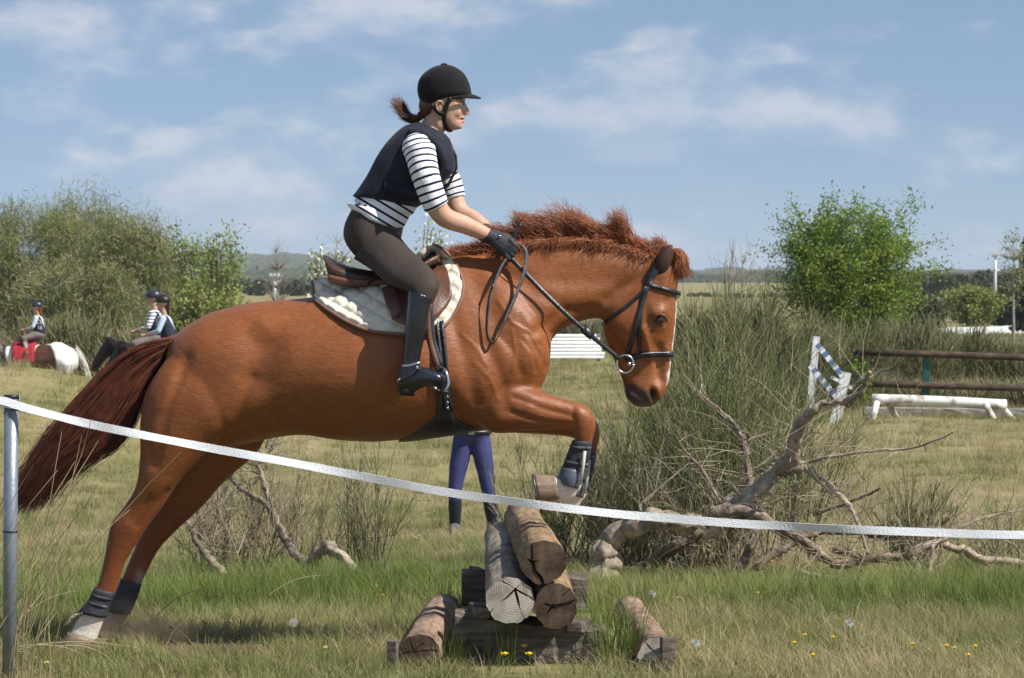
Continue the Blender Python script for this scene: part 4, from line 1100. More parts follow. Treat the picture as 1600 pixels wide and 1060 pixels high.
# tall boots
for s in (-1, 1):
    D = HD + s * .372; ft = HD + s * .385
    bl = [px_loft([R(677, 466, 637, 452, .058, D), R(673, 480, 636, 470, .057, D), R(669, 500, 634, 497, .055, D), R(664, 525, 631, 528, .05, D), R(659, 548, 629, 552, .044, D), R(656, 566, 627, 570, .041, D), R(656, 582, 624, 590, .041, D), R(652, 596, 622, 604, .038, D)], n=24),
          px_loft([R(624, 574, 621, 612, .028, D), R(640, 572, 640, 616, .036, D), R(656, 572, 660, 606, .040, ft), R(672, 577, 678, 604, .042, ft), R(686, 582, 690, 602, .038, ft), R(696, 588, 697, 600, .022, ft)], n=24)]
    v_, q_, e_ = voxel(bl, .0045, 0); v_ = laplace(v_, e_, 8, .5)
    b_ = obj('riding_boot', v_, q_, M_RBOOT, rider)
    obj('heel', *px_loft([R(648, 606, 622, 606, .030, D), R(648, 619, 626, 618, .030, D)], n=16, sub=2), M_HELMT, b_)
    V, F = strap(catmull(np.array([P(656, 567, D - .043), P(640, 571, D - .046), P(627, 572, D - .03)]), 8), (0, 0, 1), .010, .004); obj('spur_strap', V, F, M_STEEL, b_)
    V, F = strap(catmull(np.array([P(654, 574, D - .046), P(642, 586, D - .046), P(626, 596, D - .034)]), 8), (0, 0, 1), .010, .004); obj('spur_strap', V, F, M_BLACK, b_)
    V, F = tube([P(625, 593, D - .03), P(617, 596, D)], .004, 8); obj('spur', V, F, M_STEEL, b_)
# gloves
for s in (-1, 1):
    cuff = arm_loft(s, .93, 1.0, .006)
    gv, gq, ge = voxel(hand(s, .0025) + [capsule(arm_pts(s)[0][-1] - np.array([.02, 0, -.006]), .031, arm_pts(s)[0][-1] + np.array([.02, 0, -.012]), .028)], .0035, 0); gv = laplace(gv, ge, 4, .5)
    g_ = obj('glove', gv, gq, M_GLOVE, rider)
    obj('button', *ellipsoid(P(781, 369, HD + s * .12 - .026), (.005, .003, .004)), M_STEEL, g_)
# helmet
hl = px_loft([R(700, 153, 664, 170, .062), R(716, 151, 658, 162, .082), R(735, 148, 654, 152, .091), R(736, 141, 652, 141, .093), R(732, 127, 654, 127, .091), R(724, 114, 662, 115, .080), R(712, 105.5, 673, 107, .058), R(702, 102, 683, 103, .028)], n=40, sub=6)
helm = obj('helmet', *hl, M_HELM, rider)
obj('button', *ellipsoid(P(694, 101.5, HD), (.014, .014, .007)), M_HELM, helm)
Gp = np.zeros((17, 6, 3))
for i in range(17):
    a = math.radians(-80 + 160 * i / 16)
    for j in range(6):
        t = j / 5
        x = 699 + (36 + 16 * t * math.cos(a) ** .5) * math.cos(a) if abs(a) < 1.5 else 699 + 36 * math.cos(a)
        y = 148 + 3.0 * (1 - math.cos(a)) + (6.0 * t ** 1.3) * math.cos(a) + 1.2
        Gp[i, j] = P(x, y, HD + .0925 * math.sin(a) * (1 - .10 * t))
V, F = sheet(Gp, .006); obj('peak', V, F, M_HELM, helm)
for s in (-1, 1):
    for pts in ([(704, 152, .083), (699, 163, .080), (695, 176, .072), (694, 188, .062), (699, 202, .034), (705, 206, .0)], [(676, 166, .078), (684, 175, .076), (693, 180, .068)]):
        V, F = strap(catmull(np.array([P(x, y, HD + s * o) for x, y, o in pts]), 20), (1, 0, .2), .016, .004); obj('chin_strap', V, F, M_HELMT, helm)
# riding whip
V, F = tube(catmull(np.array([P(815, 349, HD - .085), P(808, 362, HD - .092), P(798, 384, HD - .10), P(786, 412, HD - .14), P(768, 452, HD - .21)]), 24), np.concatenate([[.0075] * 8, np.linspace(.007, .004, 16)]), 10)
wh = thing('riding_whip', 'short black riding whip held upright in the near gloved hand', 'whip', P(768, 452, HD - .21))
obj('shaft', V, F, M_BLACK, wh)
obj('cap', *ellipsoid(P(815.5, 348.5, HD - .085), (.009, .009, .006)), M_REIN, wh)
# ================================================================== the log jump
def wood_mat(name, c1, c2, dark, scale=6.0, stretch=(1, 8, 8), bump=.6, rings=False):
    m = bpy.data.materials.new(name); m.use_nodes = True
    N, L = m.node_tree.nodes, m.node_tree.links; b = N['Principled BSDF']; b.inputs['Roughness'].default_value = .85; b.inputs['Specular IOR Level'].default_value = .2
    tc = N.new('ShaderNodeTexCoord'); mp = N.new('ShaderNodeMapping'); mp.inputs['Scale'].default_value = stretch; L.new(tc.outputs['Object'], mp.inputs['Vector'])
    n1 = N.new('ShaderNodeTexNoise'); n1.inputs['Scale'].default_value = scale; n1.inputs['Detail'].default_value = 7; n1.inputs['Roughness'].default_value = .65; L.new(mp.outputs['Vector'], n1.inputs['Vector'])
    n2 = N.new('ShaderNodeTexNoise'); n2.inputs['Scale'].default_value = 5; n2.inputs['Detail'].default_value = 5; L.new(tc.outputs['Object'], n2.inputs['Vector'])
    r = N.new('ShaderNodeValToRGB'); L.new(n1.outputs['Fac'], r.inputs['Fac']); e = r.color_ramp.elements; e.new(.5)
    for k, (p_, c_) in enumerate(((.28, dark), (.48, c1), (.72, c2))): e[k].position = p_; e[k].color = (*c_, 1)
    mr = N.new('ShaderNodeMapRange'); mr.inputs['From Min'].default_value = .35; mr.inputs['From Max'].default_value = .65; mr.inputs['To Min'].default_value = .65; mr.inputs['To Max'].default_value = 1.15; L.new(n2.outputs['Fac'], mr.inputs['Value'])
    sc = N.new('ShaderNodeVectorMath'); sc.operation = 'SCALE'; L.new(r.outputs['Color'], sc.inputs[0]); L.new(mr.outputs['Result'], sc.inputs['Scale']); L.new(sc.outputs['Vector'], b.inputs['Base Color'])
    if rings:       # growth rings round the heart
        at = N.new('ShaderNodeAttribute'); at.attribute_name = 'rad'
        f1 = N.new('ShaderNodeMath'); f1.operation = 'MULTIPLY_ADD'; f1.inputs[1].default_value = 60.0; L.new(at.outputs['Fac'], f1.inputs[0])
        f0 = N.new('ShaderNodeMath'); f0.operation = 'MULTIPLY'; f0.inputs[1].default_value = 14.0; L.new(n2.outputs['Fac'], f0.inputs[0]); L.new(f0.outputs[0], f1.inputs[2])
        f2 = N.new('ShaderNodeMath'); f2.operation = 'SINE'; L.new(f1.outputs[0], f2.inputs[0])
        f3 = N.new('ShaderNodeMapRange'); f3.inputs['From Min'].default_value = -1; f3.inputs['To Min'].default_value = .72; f3.inputs['To Max'].default_value = 1.12; L.new(f2.outputs[0], f3.inputs['Value'])
        s2 = N.new('ShaderNodeVectorMath'); s2.operation = 'SCALE'; L.new(sc.outputs['Vector'], s2.inputs[0]); L.new(f3.outputs['Result'], s2.inputs['Scale']); L.new(s2.outputs['Vector'], b.inputs['Base Color'])
    bp = N.new('ShaderNodeBump'); bp.inputs['Strength'].default_value = bump; bp.inputs['Distance'].default_value = .012; L.new(n1.outputs['Fac'], bp.inputs['Height']); L.new(bp.outputs['Normal'], b.inputs['Normal'])
    return m
M_BARK = wood_mat('weathered_log', (0.27, 0.18, 0.10), (0.38, 0.27, 0.16), (0.10, 0.065, 0.04), stretch=(6, .8, 6))
M_BARK_G = wood_mat('grey_log', (0.26, 0.22, 0.17), (0.36, 0.31, 0.25), (0.10, 0.08, 0.065), stretch=(6, .8, 6))
M_BARK_R = wood_mat('rosy_log', (0.28, 0.185, 0.13), (0.40, 0.29, 0.21), (0.10, 0.07, 0.05), stretch=(6, .8, 6))
M_TIMB = wood_mat('old_sleeper', (0.13, 0.105, 0.085), (0.26, 0.23, 0.20), (0.035, 0.028, 0.022), scale=5, stretch=(.9, 7, 9))
M_END_W = wood_mat('pale_log_end', (0.42, 0.37, 0.31), (0.62, 0.58, 0.52), (0.17, 0.12, 0.085), scale=9, stretch=(1, 1, 1), rings=True)
M_END_D = wood_mat('dark_log_end', (0.085, 0.055, 0.036), (0.17, 0.12, 0.08), (0.025, 0.017, 0.012), scale=12, stretch=(1, 1, 1), rings=True)
M_CRACK = mat('crack_shadow', (0.016, 0.011, 0.008), 0.95)
M_BAND = mat('dark_band', (0.035, 0.032, 0.03), 0.8)
JROT = None
def log(name, label, p0, r0, p1, r1, m, m_end, seed, cracks=6, band=(), notch=None, group=None, squash=1.0):
    """a log with rough bark, its sawn end cut into wedges by drying cracks"""
    r = np.random.default_rng(seed); k, n = 26, 36
    p0, p1 = np.asarray(p0), np.asarray(p1); ax = (p1 - p0); L = np.linalg.norm(ax); ax /= L
    u = np.cross(ax, [0, 0, 1.]); u /= np.linalg.norm(u); v = np.cross(u, ax)
    ph = r.uniform(0, 6.28, 6)
    V = []
    for i in range(k):
        t = i / (k - 1); c = p0 + ax * L * t + .006 * (u * math.sin(3 * t + ph[0]) + v * math.sin(4 * t + ph[1]))
        R_ = (r0 + (r1 - r0) * t) * (1 + .02 * math.sin(9 * t + ph[2]))
        for j in range(n):
            a = 2 * math.pi * j / n
            q = R_ * (1 + .035 * math.sin(2 * a + ph[3]) + .025 * math.sin(5 * a + ph[4]) + .02 * math.sin(11 * a + 3 * math.sin(5 * t + ph[5])) + r.normal(0, .012))
            V.append(c + q * (math.cos(a) * u + math.sin(a) * v * squash))
    F = ring_faces(k, n, cap=False) + [[(k - 1) * n + j for j in range(n)]]
    t_ = thing(name, label, 'log', (np.minimum(p0, p1)[0], p0[1], min(p0[2] - r0, p1[2] - r1)), group)
    obj('trunk', V, F, m, t_)
    # end grain in wedges, each a little proud or sunk
    ring = np.array(V[:n]); cen = ring.mean(0) + r.normal(0, .24 * r0, 3) * np.array([1, 0, 1]); cuts = np.sort((np.arange(cracks) + r.uniform(-.48, .48, cracks)) / cracks * n) % n
    cuts = np.unique(cuts.astype(int)); EV, EF = [], []
    for a, b in zip(cuts, np.roll(cuts, -1)):
        b2 = b if b > a else b + n
        idx = np.arange(a, b2 + 1) % n; off = r.uniform(-.009, .002)
        segs = ring[idx]; gap = r.uniform(.015, .075)
        mid = segs.mean(0); cc = cen + (mid - cen) * r.uniform(.02, .12)
        pts = [cc] + [q + (mid - q) * gap * (.9 if jj in (0, len(segs) - 1) else .15) for jj, q in enumerate(segs)]
        base = len(EV); rows = []
        for f_ in (1.0, .66, .33):
            rows.append([np.array(q) * f_ + cc * (1 - f_) + (u * r.uniform(-1, 1) + v * r.uniform(-1, 1)) * (.008 if f_ < 1 and qi in (0, len(pts) - 2) else 0) for qi, q in enumerate(pts[1:])])
        m_ = len(pts) - 1
        front = []
        for rw in rows:
            for q in rw: front.append(q - ax * (.006 + off))
        front.append(cc - ax * (.006 + off))
        back = [q + ax * .02 for q in pts[1:]] + [cc + ax * .02]
        EV += front + back; nf = len(front)
        for ri in range(2):
            for j in range(m_ - 1): EF.append([base + ri * m_ + j, base + ri * m_ + j + 1, base + (ri + 1) * m_ + j + 1, base + (ri + 1) * m_ + j])
        for j in range(m_ - 1): EF.append([base + 2 * m_ + j, base + 2 * m_ + j + 1, base + 3 * m_])
        bb = base + nf
        outer = list(range(m_))
        for j in range(m_ - 1): EF.append([base + j + 1, base + j, bb + j, bb + j + 1])
        EF.append([base + 0, base + m_, base + 2 * m_, base + 3 * m_, bb + m_, bb]); EF.append([base + 3 * m_, base + 2 * m_ + m_ - 1, base + m_ + m_ - 1, base + m_ - 1, bb + m_ - 1, bb + m_])
    se_ = obj('sawn_end', EV, EF, m_end, t_, smooth=False); attr_float(se_, 'rad', np.linalg.norm(np.array(EV) - cen, axis=1) / r0)
    obj('crack', np.array([cen + ax * .012] + [q + ax * .012 - (q - cen) * .02 for q in ring]), [[0, j + 1, (j + 1) % n + 1] for j in range(n)], M_CRACK, t_)
    for (t0, t1) in band:
        V2, F2 = tube([p0 + ax * L * t for t in np.linspace(t0, t1, 4)], [(r0 + (r1 - r0) * t) * 1.045 for t in np.linspace(t0, t1, 4)], 36, cap=False)
        obj('band', V2, F2, M_BAND, t_)
    return t_
LF, LR = 10.62, 13.7
G_LOG = 'logs of the jump'
log('log', 'topmost log of the jump pile with a dark cracked end', P(847, 881, LF), .083, P(817, 806, LR), .080, M_BARK, M_END_D, 2, 4)
log('log', 'left log of the jump pile with a pale cracked sawn end', P(799, 937, LF - .02), .086, P(782, 842, LR), .080, M_BARK_G, M_END_W, 5, 5)
log('log', 'lower right log of the jump pile with a dark crumbling end', P(870, 950, LF), .082, P(838, 853, LR), .080, M_BARK, M_END_D, 9, 5, squash=1.0)
def timber(name, label, a, b, h, depth, seed):
    r = np.random.default_rng(seed); a, b = np.asarray(a), np.asarray(b); k = 18
    ax = b - a; L = np.linalg.norm(ax); V = []
    sec = [(-.5, -.5), (-.2, -.52), (.2, -.5), (.5, -.46), (.52, 0), (.5, .44), (.3, .5), (0, .52), (-.3, .49), (-.5, .42), (-.52, 0)]
    for i in range(k):
        c = a + ax * i / (k - 1)
        for y, z in sec: V.append(c + np.array([r.normal(0, .002), y * depth + r.normal(0, .004), z * h + r.normal(0, .004)]))
    return V, ring_faces(k, len(sec))
tz_ = LF + .24
V, F = timber('t', '', P(712, 992, tz_), P(947, 1017, tz_), .185, .17, 3)
tb = thing('sleeper', 'weathered timber sleeper carrying the near ends of the jump logs', 'timber', P(830, 1040, tz_), 'timbers under the jump')
obj('beam', V, F, M_TIMB, tb, smooth=False)
V, F = timber('t', '', P(722, 917, LR - .5), P(918, 925, LR - .5), .16, .16, 4)
tb2 = thing('sleeper', 'dark timber sleeper under the far ends of the jump logs', 'timber', P(820, 945, LR - .5), 'timbers under the jump')
obj('beam', V, F, M_TIMB, tb2, smooth=False)
for (x, y, sx, sz, D, rz_, lab) in [(748, 954, .062, .05, LF + .20, .2, 'small wooden wedge under the left side of the pale log'), (905, 977, .062, .042, LF + .18, -.3, 'small grey wooden wedge under the right side of the pile'), (744, 893, .05, .03, LR - .5, .1, 'dark wooden block on the far sleeper left of the logs')]:
    V, F = box(P(x, y, D), sx, .12, sz, rotz(rz_)); V = V + np.random.default_rng(int(x)).normal(0, .004, V.shape)
    b = obj('wedge', V, F, M_TIMB, smooth=False); tag(b, lab, 'wedge', 'wedges of the jump')
    bv_ = b.modifiers.new('bv', 'BEVEL'); bv_.width = .006; bv_.segments = 2
# ground rails either side
def gpt(x, D, r): 
    X = (x - CX) / FPX * D
    return np.array([X, D, float(ground_z(X, D)) + r * .82])
log('log', 'reddish brown log lying on the ground left of the jump', gpt(652, 10.5, .07), .074, gpt(696, 13.3, .07), .07, M_BARK_R, M_END_D, 12, 5)
log('log', 'pale worn log lying half hidden in grass right of the jump', gpt(1030, 10.45, .06), .072, gpt(981, 13.0, .07), .07, M_BARK_R, M_END_W, 14, 5)
V, F = box(gpt(1044, 10.42, .05) + np.array([.0, 0, .03]), .05, .03, .11, rotz(.3)); o = obj('peg', V, F, M_TIMB, smooth=False); tag(o, 'small grey wooden peg at the near end of the right ground log', 'peg', 'pegs of the jump')
V, F = box(gpt(623, 10.5, .05) + np.array([-.02, 0, .0]), .035, .05, .13, rotz(-.3)); o = obj('peg', V, F, M_TIMB, smooth=False); tag(o, 'splintered wooden peg at the near end of the left ground log', 'peg', 'pegs of the jump')

# ================================================================== tape fence
TD = 10.0
M_GALV = mat('galvanised_steel', (0.30, 0.34, 0.38), 0.42, 0.5, metal=.55, var=(0.22, 0.25, 0.29), vscale=16, bump=.15, bscale=50, rvar=.2)
M_TAPE = mat('white_woven_tape', (0.84, 0.85, 0.86), 0.7, 0.3, var=(0.70, 0.72, 0.75), vscale=140, bump=.6, bscale=260, stretch=(1, 1, 1))
def post(px_, lab):
    top = P(px_, 619, TD); gz_ = float(ground_z(top[0], TD)); r = .0245
    t = thing('steel_post', lab, 'post', (top[0], TD, gz_), 'posts of the tape fence')
    dx = -.012
    V, F = tube([(top[0] + dx, TD, gz_ - .1), (top[0] + dx * .5, TD, (gz_ + top[2]) / 2), (top[0], TD, top[2])], r, 28); obj('pipe', V, F, M_GALV, t)
    V, F = tube([(top[0], TD, top[2] - .008), (top[0], TD, top[2] + .004)], r * 1.12, 24); obj('cap', V, F, M_BLACK, t)
    zc = top[2] - .47
    V, F = tube([(top[0] - .006, TD, zc), (top[0] - .006, TD, zc + .006)], r * 1.08, 24); obj('wire_tie', V, F, M_BLACK, t)
post(18, 'galvanised steel fence post with white tape at the left edge of the picture')
tp = [(-260, 600), (-120, 612), (-20, 624), (8, 627), (16, 630), (28, 634), (60, 643), (150, 665), (300, 695), (480, 728), (690, 768), (850, 790), (960, 803), (1060, 811), (1150, 818), (1300, 826), (1450, 832), (1600, 836), (1800, 833), (2100, 818), (2400, 790)]
c = catmull(np.array([(x, y, 0) for x, y in tp], float), 420)
path = np.array([P(x, y, TD - .032) for x, y, _ in c])
tw = np.linspace(0, 1, 420); rr = np.random.default_rng(3)
ang = .25 * np.sin(tw * 30) + .18 * np.sin(tw * 71 + 1) + .9 * np.exp(-((tw - .135) / .02) ** 2) + .5 * np.exp(-((tw - .2) / .025) ** 2)
V, F = strap(path, np.stack([0 * tw, np.sin(ang), np.cos(ang)], 1), .0285, .0016)
tape = thing('fence_tape', 'white woven fence tape sagging across the picture from the steel post', 'fence tape', path[0])
obj('band', V, F, M_TAPE, tape, smooth=False)
th = np.linspace(0, 2 * math.pi * 1.6, 50); pc = P(18, 629, TD)
V, F = strap(np.array([[pc[0] + .028 * math.cos(a), TD + .028 * math.sin(a), pc[2] + .012 - .004 * a] for a in th]), (0, 0, 1), .026, .0016); obj('knot', V, F, M_TAPE, tape, smooth=False)

# ================================================================== dead wood
M_DEAD = wood_mat('dead_branch', (0.24, 0.185, 0.135), (0.40, 0.335, 0.265), (0.085, 0.062, 0.045), scale=10, stretch=(3, 3, 3), bump=.8)
M_DEADL = wood_mat('bleached_branch', (0.36, 0.29, 0.215), (0.52, 0.45, 0.36), (0.15, 0.11, 0.08), scale=10, stretch=(3, 3, 3), bump=.8)
def branch(pts, D0, D1, r0, r1, n=9, seed=0, k=None):
    pts = np.array(pts, float); k = k or max(12, int(len(pts) * 7))
    c = catmull(np.concatenate([pts, np.linspace(D0, D1, len(pts))[:, None]], 1), k)
    W = np.array([P(x, y, D) for x, y, D in c])
    r_ = np.random.default_rng(seed)
    kn = np.cumsum(r_.normal(0, 1, (k, 3)), 0); kn -= np.linspace(0, 1, k)[:, None] * kn[-1]; W = W + kn * (.22 * (r0 + r1) / 2 / FPX * 16.7)
    rad = np.linspace(r0, r1, k) / FPX * c[:, 2] * (1 + r_.normal(0, .07, k))
    n = n + 5 if r0 > 6 else n
    V, F = tube(W, rad, n, jit=.04, seed=seed)
    a = 2 * np.pi * np.arange(n)[None] / n; s = np.linspace(0, 1, k)[:, None]; ph = r_.uniform(0, 6.28, 4)
    f = 1 + .17 * np.sin(2 * a + 5 * s + ph[0]) + .12 * np.sin(5 * a - 4 * s + ph[1]) + .07 * np.sin(9 * a + 7 * s) + .10 * np.sin(23 * s + ph[2] + a) * np.sin(11 * s + ph[3])
    V = np.repeat(W, n, 0) + (V - np.repeat(W, n, 0)) * f.reshape(-1, 1)
    return V, F
def twigs(V0, dirs, n, L, r, seed, K=6, up=.2):
    rg = np.random.default_rng(seed); i = rg.integers(0, len(V0), n)
    p = V0[i] + rg.normal(0, .01, (n, 3)); d = dirs[i] * .6 + rg.normal(0, .6, (n, 3)); d[:, 2] += up; d /= np.linalg.norm(d, axis=1)[:, None]
    Ls = L * rg.uniform(.4, 1.2, n); paths = np.zeros((n, K, 3))
    for k in range(K):
        paths[:, k] = p; d = d + rg.normal(0, .18, (n, 3)); d /= np.linalg.norm(d, axis=1)[:, None]; p = p + d * (Ls / (K - 1))[:, None]
    rad = np.repeat((r * np.linspace(1, .35, K))[None], n, 0)
    return strands(paths, rad, 4)
ft = thing('fallen_tree', 'dead fallen tree with bleached crooked limbs lying right of the jump', 'fallen tree', P(941, 905, 16.6))
trunkA = branch([(941, 908), (940, 880), (944, 858), (965, 838), (1003, 819), (1069, 798), (1125, 786), (1163, 768), (1201, 749), (1253, 725)], 16.6, 16.8, 21, 10, 12, 6)
obj('trunk', *trunkA, M_DEADL, ft)
limbs = [
    ([(1218, 742), (1230, 722), (1243, 697), (1257, 664), (1281, 643), (1319, 626), (1347, 602), (1359, 581)], 16.8, 16.3, 12, 2.5, M_DEADL),
    ([(1108, 795), (1163, 803), (1210, 829), (1243, 843), (1281, 876), (1324, 890), (1375, 874), (1423, 867)], 16.7, 16.4, 10, 5, M_DEAD),
    ([(1008, 886), (1045, 857), (1088, 834), (1135, 818), (1170, 806)], 17.1, 16.9, 10, 8, M_DEAD),
    ([(1253, 725), (1281, 749), (1314, 777), (1338, 810), (1357, 867)], 16.8, 16.5, 6, 3, M_DEADL),
    ([(1128, 911), (1163, 876), (1177, 834), (1177, 772), (1168, 716), (1149, 669), (1116, 635), (1088, 612)], 16.9, 17.3, 8, 3, M_DEAD),
    ([(1180, 890), (1210, 867), (1257, 843), (1305, 838), (1380, 842), (1440, 850)], 17.1, 17.3, 7, 4, M_DEAD),
    ([(1423, 867), (1470, 848), (1541, 871), (1610, 882), (1660, 900)], 16.4, 16.6, 7, 5, M_DEADL),
    ([(1253, 725), (1300, 714), (1352, 706), (1432, 699), (1493, 673)], 16.8, 16.4, 3.5, 1.2, M_DEADL),
    ([(1272, 805), (1328, 786), (1375, 763)], 16.8, 16.6, 3.2, 1.5, M_DEAD), ([(1239, 830), (1243, 768), (1253, 730)], 16.8, 16.8, 3.5, 2.5, M_DEADL),
    ([(1300, 860), (1350, 873), (1390, 880)], 16.6, 16.4, 5, 2, M_DEAD), ([(1423, 867), (1440, 900), (1425, 922)], 16.4, 16.2, 5, 3, M_DEAD), ([(1456, 853), (1450, 890), (1430, 915)], 16.4, 16.2, 4, 2, M_DEAD),
    ([(1030, 812), (1000, 790), (1080, 720)], 16.7, 17.0, 3, 1.2, M_DEAD), ([(1125, 786), (1100, 740), (1060, 690)], 16.7, 17.1, 3.5, 1.2, M_DEAD), ([(1250, 895), (1300, 905), (1335, 912)], 16.2, 16.1, 4.5, 2, M_DEADL), ([(1470, 848), (1520, 815), (1600, 795)], 16.4, 16.7, 3, 1.5, M_DEAD)]
allV, allD = [trunkA[0][::12]], []
for k, (pts, a, b, r0, r1, m) in enumerate(limbs):
    V, F = branch(pts, a, b, r0, r1, 8, 20 + k); obj('limb', V, F, m, ft); allV.append(V[::6])
aV = np.concatenate(allV); aD = np.random.default_rng(1).normal(0, 1, aV.shape); aD[:, 2] = np.abs(aD[:, 2]) * .5
V, Q = twigs(aV[60:], aD[60:], 480, .50, .0027, 31); t_ = obj('twigs', V, Q, M_DEADL, ft); tag(t_, kind='stuff')
db = thing('dead_branch', 'forked grey dead branch standing in the grass behind the horse hind legs', 'branch', P(485, 892, 16.6))
obj('limb', *branch([(357, 742), (387, 769), (419, 788), (440, 822), (461, 857), (489, 895)], 17.2, 16.6, 4, 8, 9, 51), M_DEAD, db)
obj('limb', *branch([(404, 728), (411, 750), (415, 767), (424, 792)], 17.1, 17.0, 4, 5.5, 8, 52), M_DEAD, db)
V1_ = branch([(357, 742), (387, 769), (419, 788)], 17.2, 17, 3, 3, 6, 5)[0]
V, Q = twigs(np.array([P(404, 728, 17.1), P(410, 745, 17.1), P(360, 745, 17.2), P(420, 700, 17.2)]), np.array([[0, 0, 1.], [-.4, 0, .6], [-.3, 0, .8], [.5, 0, .8]]), 90, .42, .003, 53); t_ = obj('twigs', V, Q, M_DEADL, db); tag(t_, kind='stuff')
db = thing('dead_branch', 'short grey dead branch leaning left of the forked branch', 'branch', P(348, 896, 16.6))
obj('limb', *branch([(288, 806), (300, 830), (310, 848), (329, 875), (350, 898)], 16.9, 16.5, 4, 5.5, 8, 54), M_DEAD, db)
V, Q = twigs(np.array([P(300, 830, 16.8), P(325, 840, 16.9), P(340, 800, 17)]), np.array([[0, 0, 1.], [.3, 0, .6], [.3, 0, .8]]), 70, .35, .0028, 55); t_ = obj('twigs', V, Q, M_DEADL, db); tag(t_, kind='stuff')
db = thing('dead_branch', 'arched stub of dead wood curving out of the grass below the horse belly', 'branch', P(520, 892, 16.6))
obj('limb', *branch([(484, 892), (490, 868), (509, 857), (530, 866), (556, 890)], 16.7, 16.4, 9, 8, 10, 56), M_DEADL, db)
# ================================================================== grass
def grass_material(name, stops, trans=.35, loc_scale=.55):
    m = bpy.data.materials.new(name); m.use_nodes = True
    N, L = m.node_tree.nodes, m.node_tree.links; b = N['Principled BSDF']; b.inputs['Roughness'].default_value = .6; b.inputs['Specular IOR Level'].default_value = .25
    oi = N.new('ShaderNodeObjectInfo'); nz = N.new('ShaderNodeTexNoise'); nz.inputs['Scale'].default_value = loc_scale; nz.inputs['Detail'].default_value = 4
    L.new(oi.outputs['Location'], nz.inputs['Vector'])
    mm = N.new('ShaderNodeMath'); mm.operation = 'MULTIPLY_ADD'; mm.inputs[1].default_value = .40; L.new(oi.outputs['Random'], mm.inputs[0])
    m2 = N.new('ShaderNodeMath'); m2.operation = 'MULTIPLY_ADD'; m2.inputs[1].default_value = 1.5; m2.inputs[2].default_value = -.45; L.new(nz.outputs['Fac'], m2.inputs[0]); L.new(m2.outputs[0], mm.inputs[2])
    r = N.new('ShaderNodeValToRGB'); L.new(mm.outputs[0], r.inputs['Fac']); e = r.color_ramp.elements
    while len(e) < len(stops): e.new(.5)
    for k, (p_, c_) in enumerate(stops): e[k].position = p_; e[k].color = (*c_, 1)
    L.new(r.outputs['Color'], b.inputs['Base Color'])
    tr = N.new('ShaderNodeBsdfTranslucent'); L.new(r.outputs['Color'], tr.inputs['Color']); ms = N.new('ShaderNodeMixShader'); ms.inputs['Fac'].default_value = trans
    L.new(b.outputs['BSDF'], ms.inputs[1]); L.new(tr.outputs['BSDF'], ms.inputs[2]); L.new(ms.outputs['Shader'], N['Material Output'].inputs['Surface'])
    return m
M_GR_G = grass_material('green_grass', [(.1, (0.085, 0.145, 0.024)), (.4, (0.145, 0.20, 0.042)), (.7, (0.235, 0.265, 0.08)), (.95, (0.36, 0.32, 0.15))])
M_GR_O = grass_material('olive_grass', [(.1, (0.13, 0.165, 0.045)), (.4, (0.21, 0.215, 0.08)), (.7, (0.33, 0.29, 0.14)), (.95, (0.46, 0.385, 0.22))])
M_GR_D = grass_material('straw_grass', [(.1, (0.25, 0.21, 0.10)), (.5, (0.38, 0.31, 0.18)), (.9, (0.52, 0.44, 0.29))], trans=.2)
def tuft(seed, nb, hmin, hmax, w, spread, lean, K=4):
    r = np.random.default_rng(seed); V, Q = [], []
    for i in range(nb):
        a = r.uniform(0, 6.28); rad = spread * math.sqrt(r.uniform()); b = np.array([rad * math.cos(a), rad * math.sin(a), -.01])
        h = r.uniform(hmin, hmax); a2 = a + r.normal(0, .8); l = lean * r.uniform(.3, 1.6)
        d = np.array([math.cos(a2), math.sin(a2), 0]); s = np.array([-math.sin(a2), math.cos(a2), 0]); s = s * math.cos(.6) + np.array([0, 0, 0]); ww = w * r.uniform(.6, 1.3)
        for k in range(K):
            t = k / (K - 1); c = b + np.array([0, 0, h * (t - .25 * l * t * t)]) + d * h * l * t * t
            x = ww * (1 - t) ** .7 + .0003
            V += [c - s * x / 2, c + s * x / 2]
            if k: o = len(V) - 4; Q.append([o, o + 1, o + 3, o + 2])
    return np.array(V), np.array(Q)
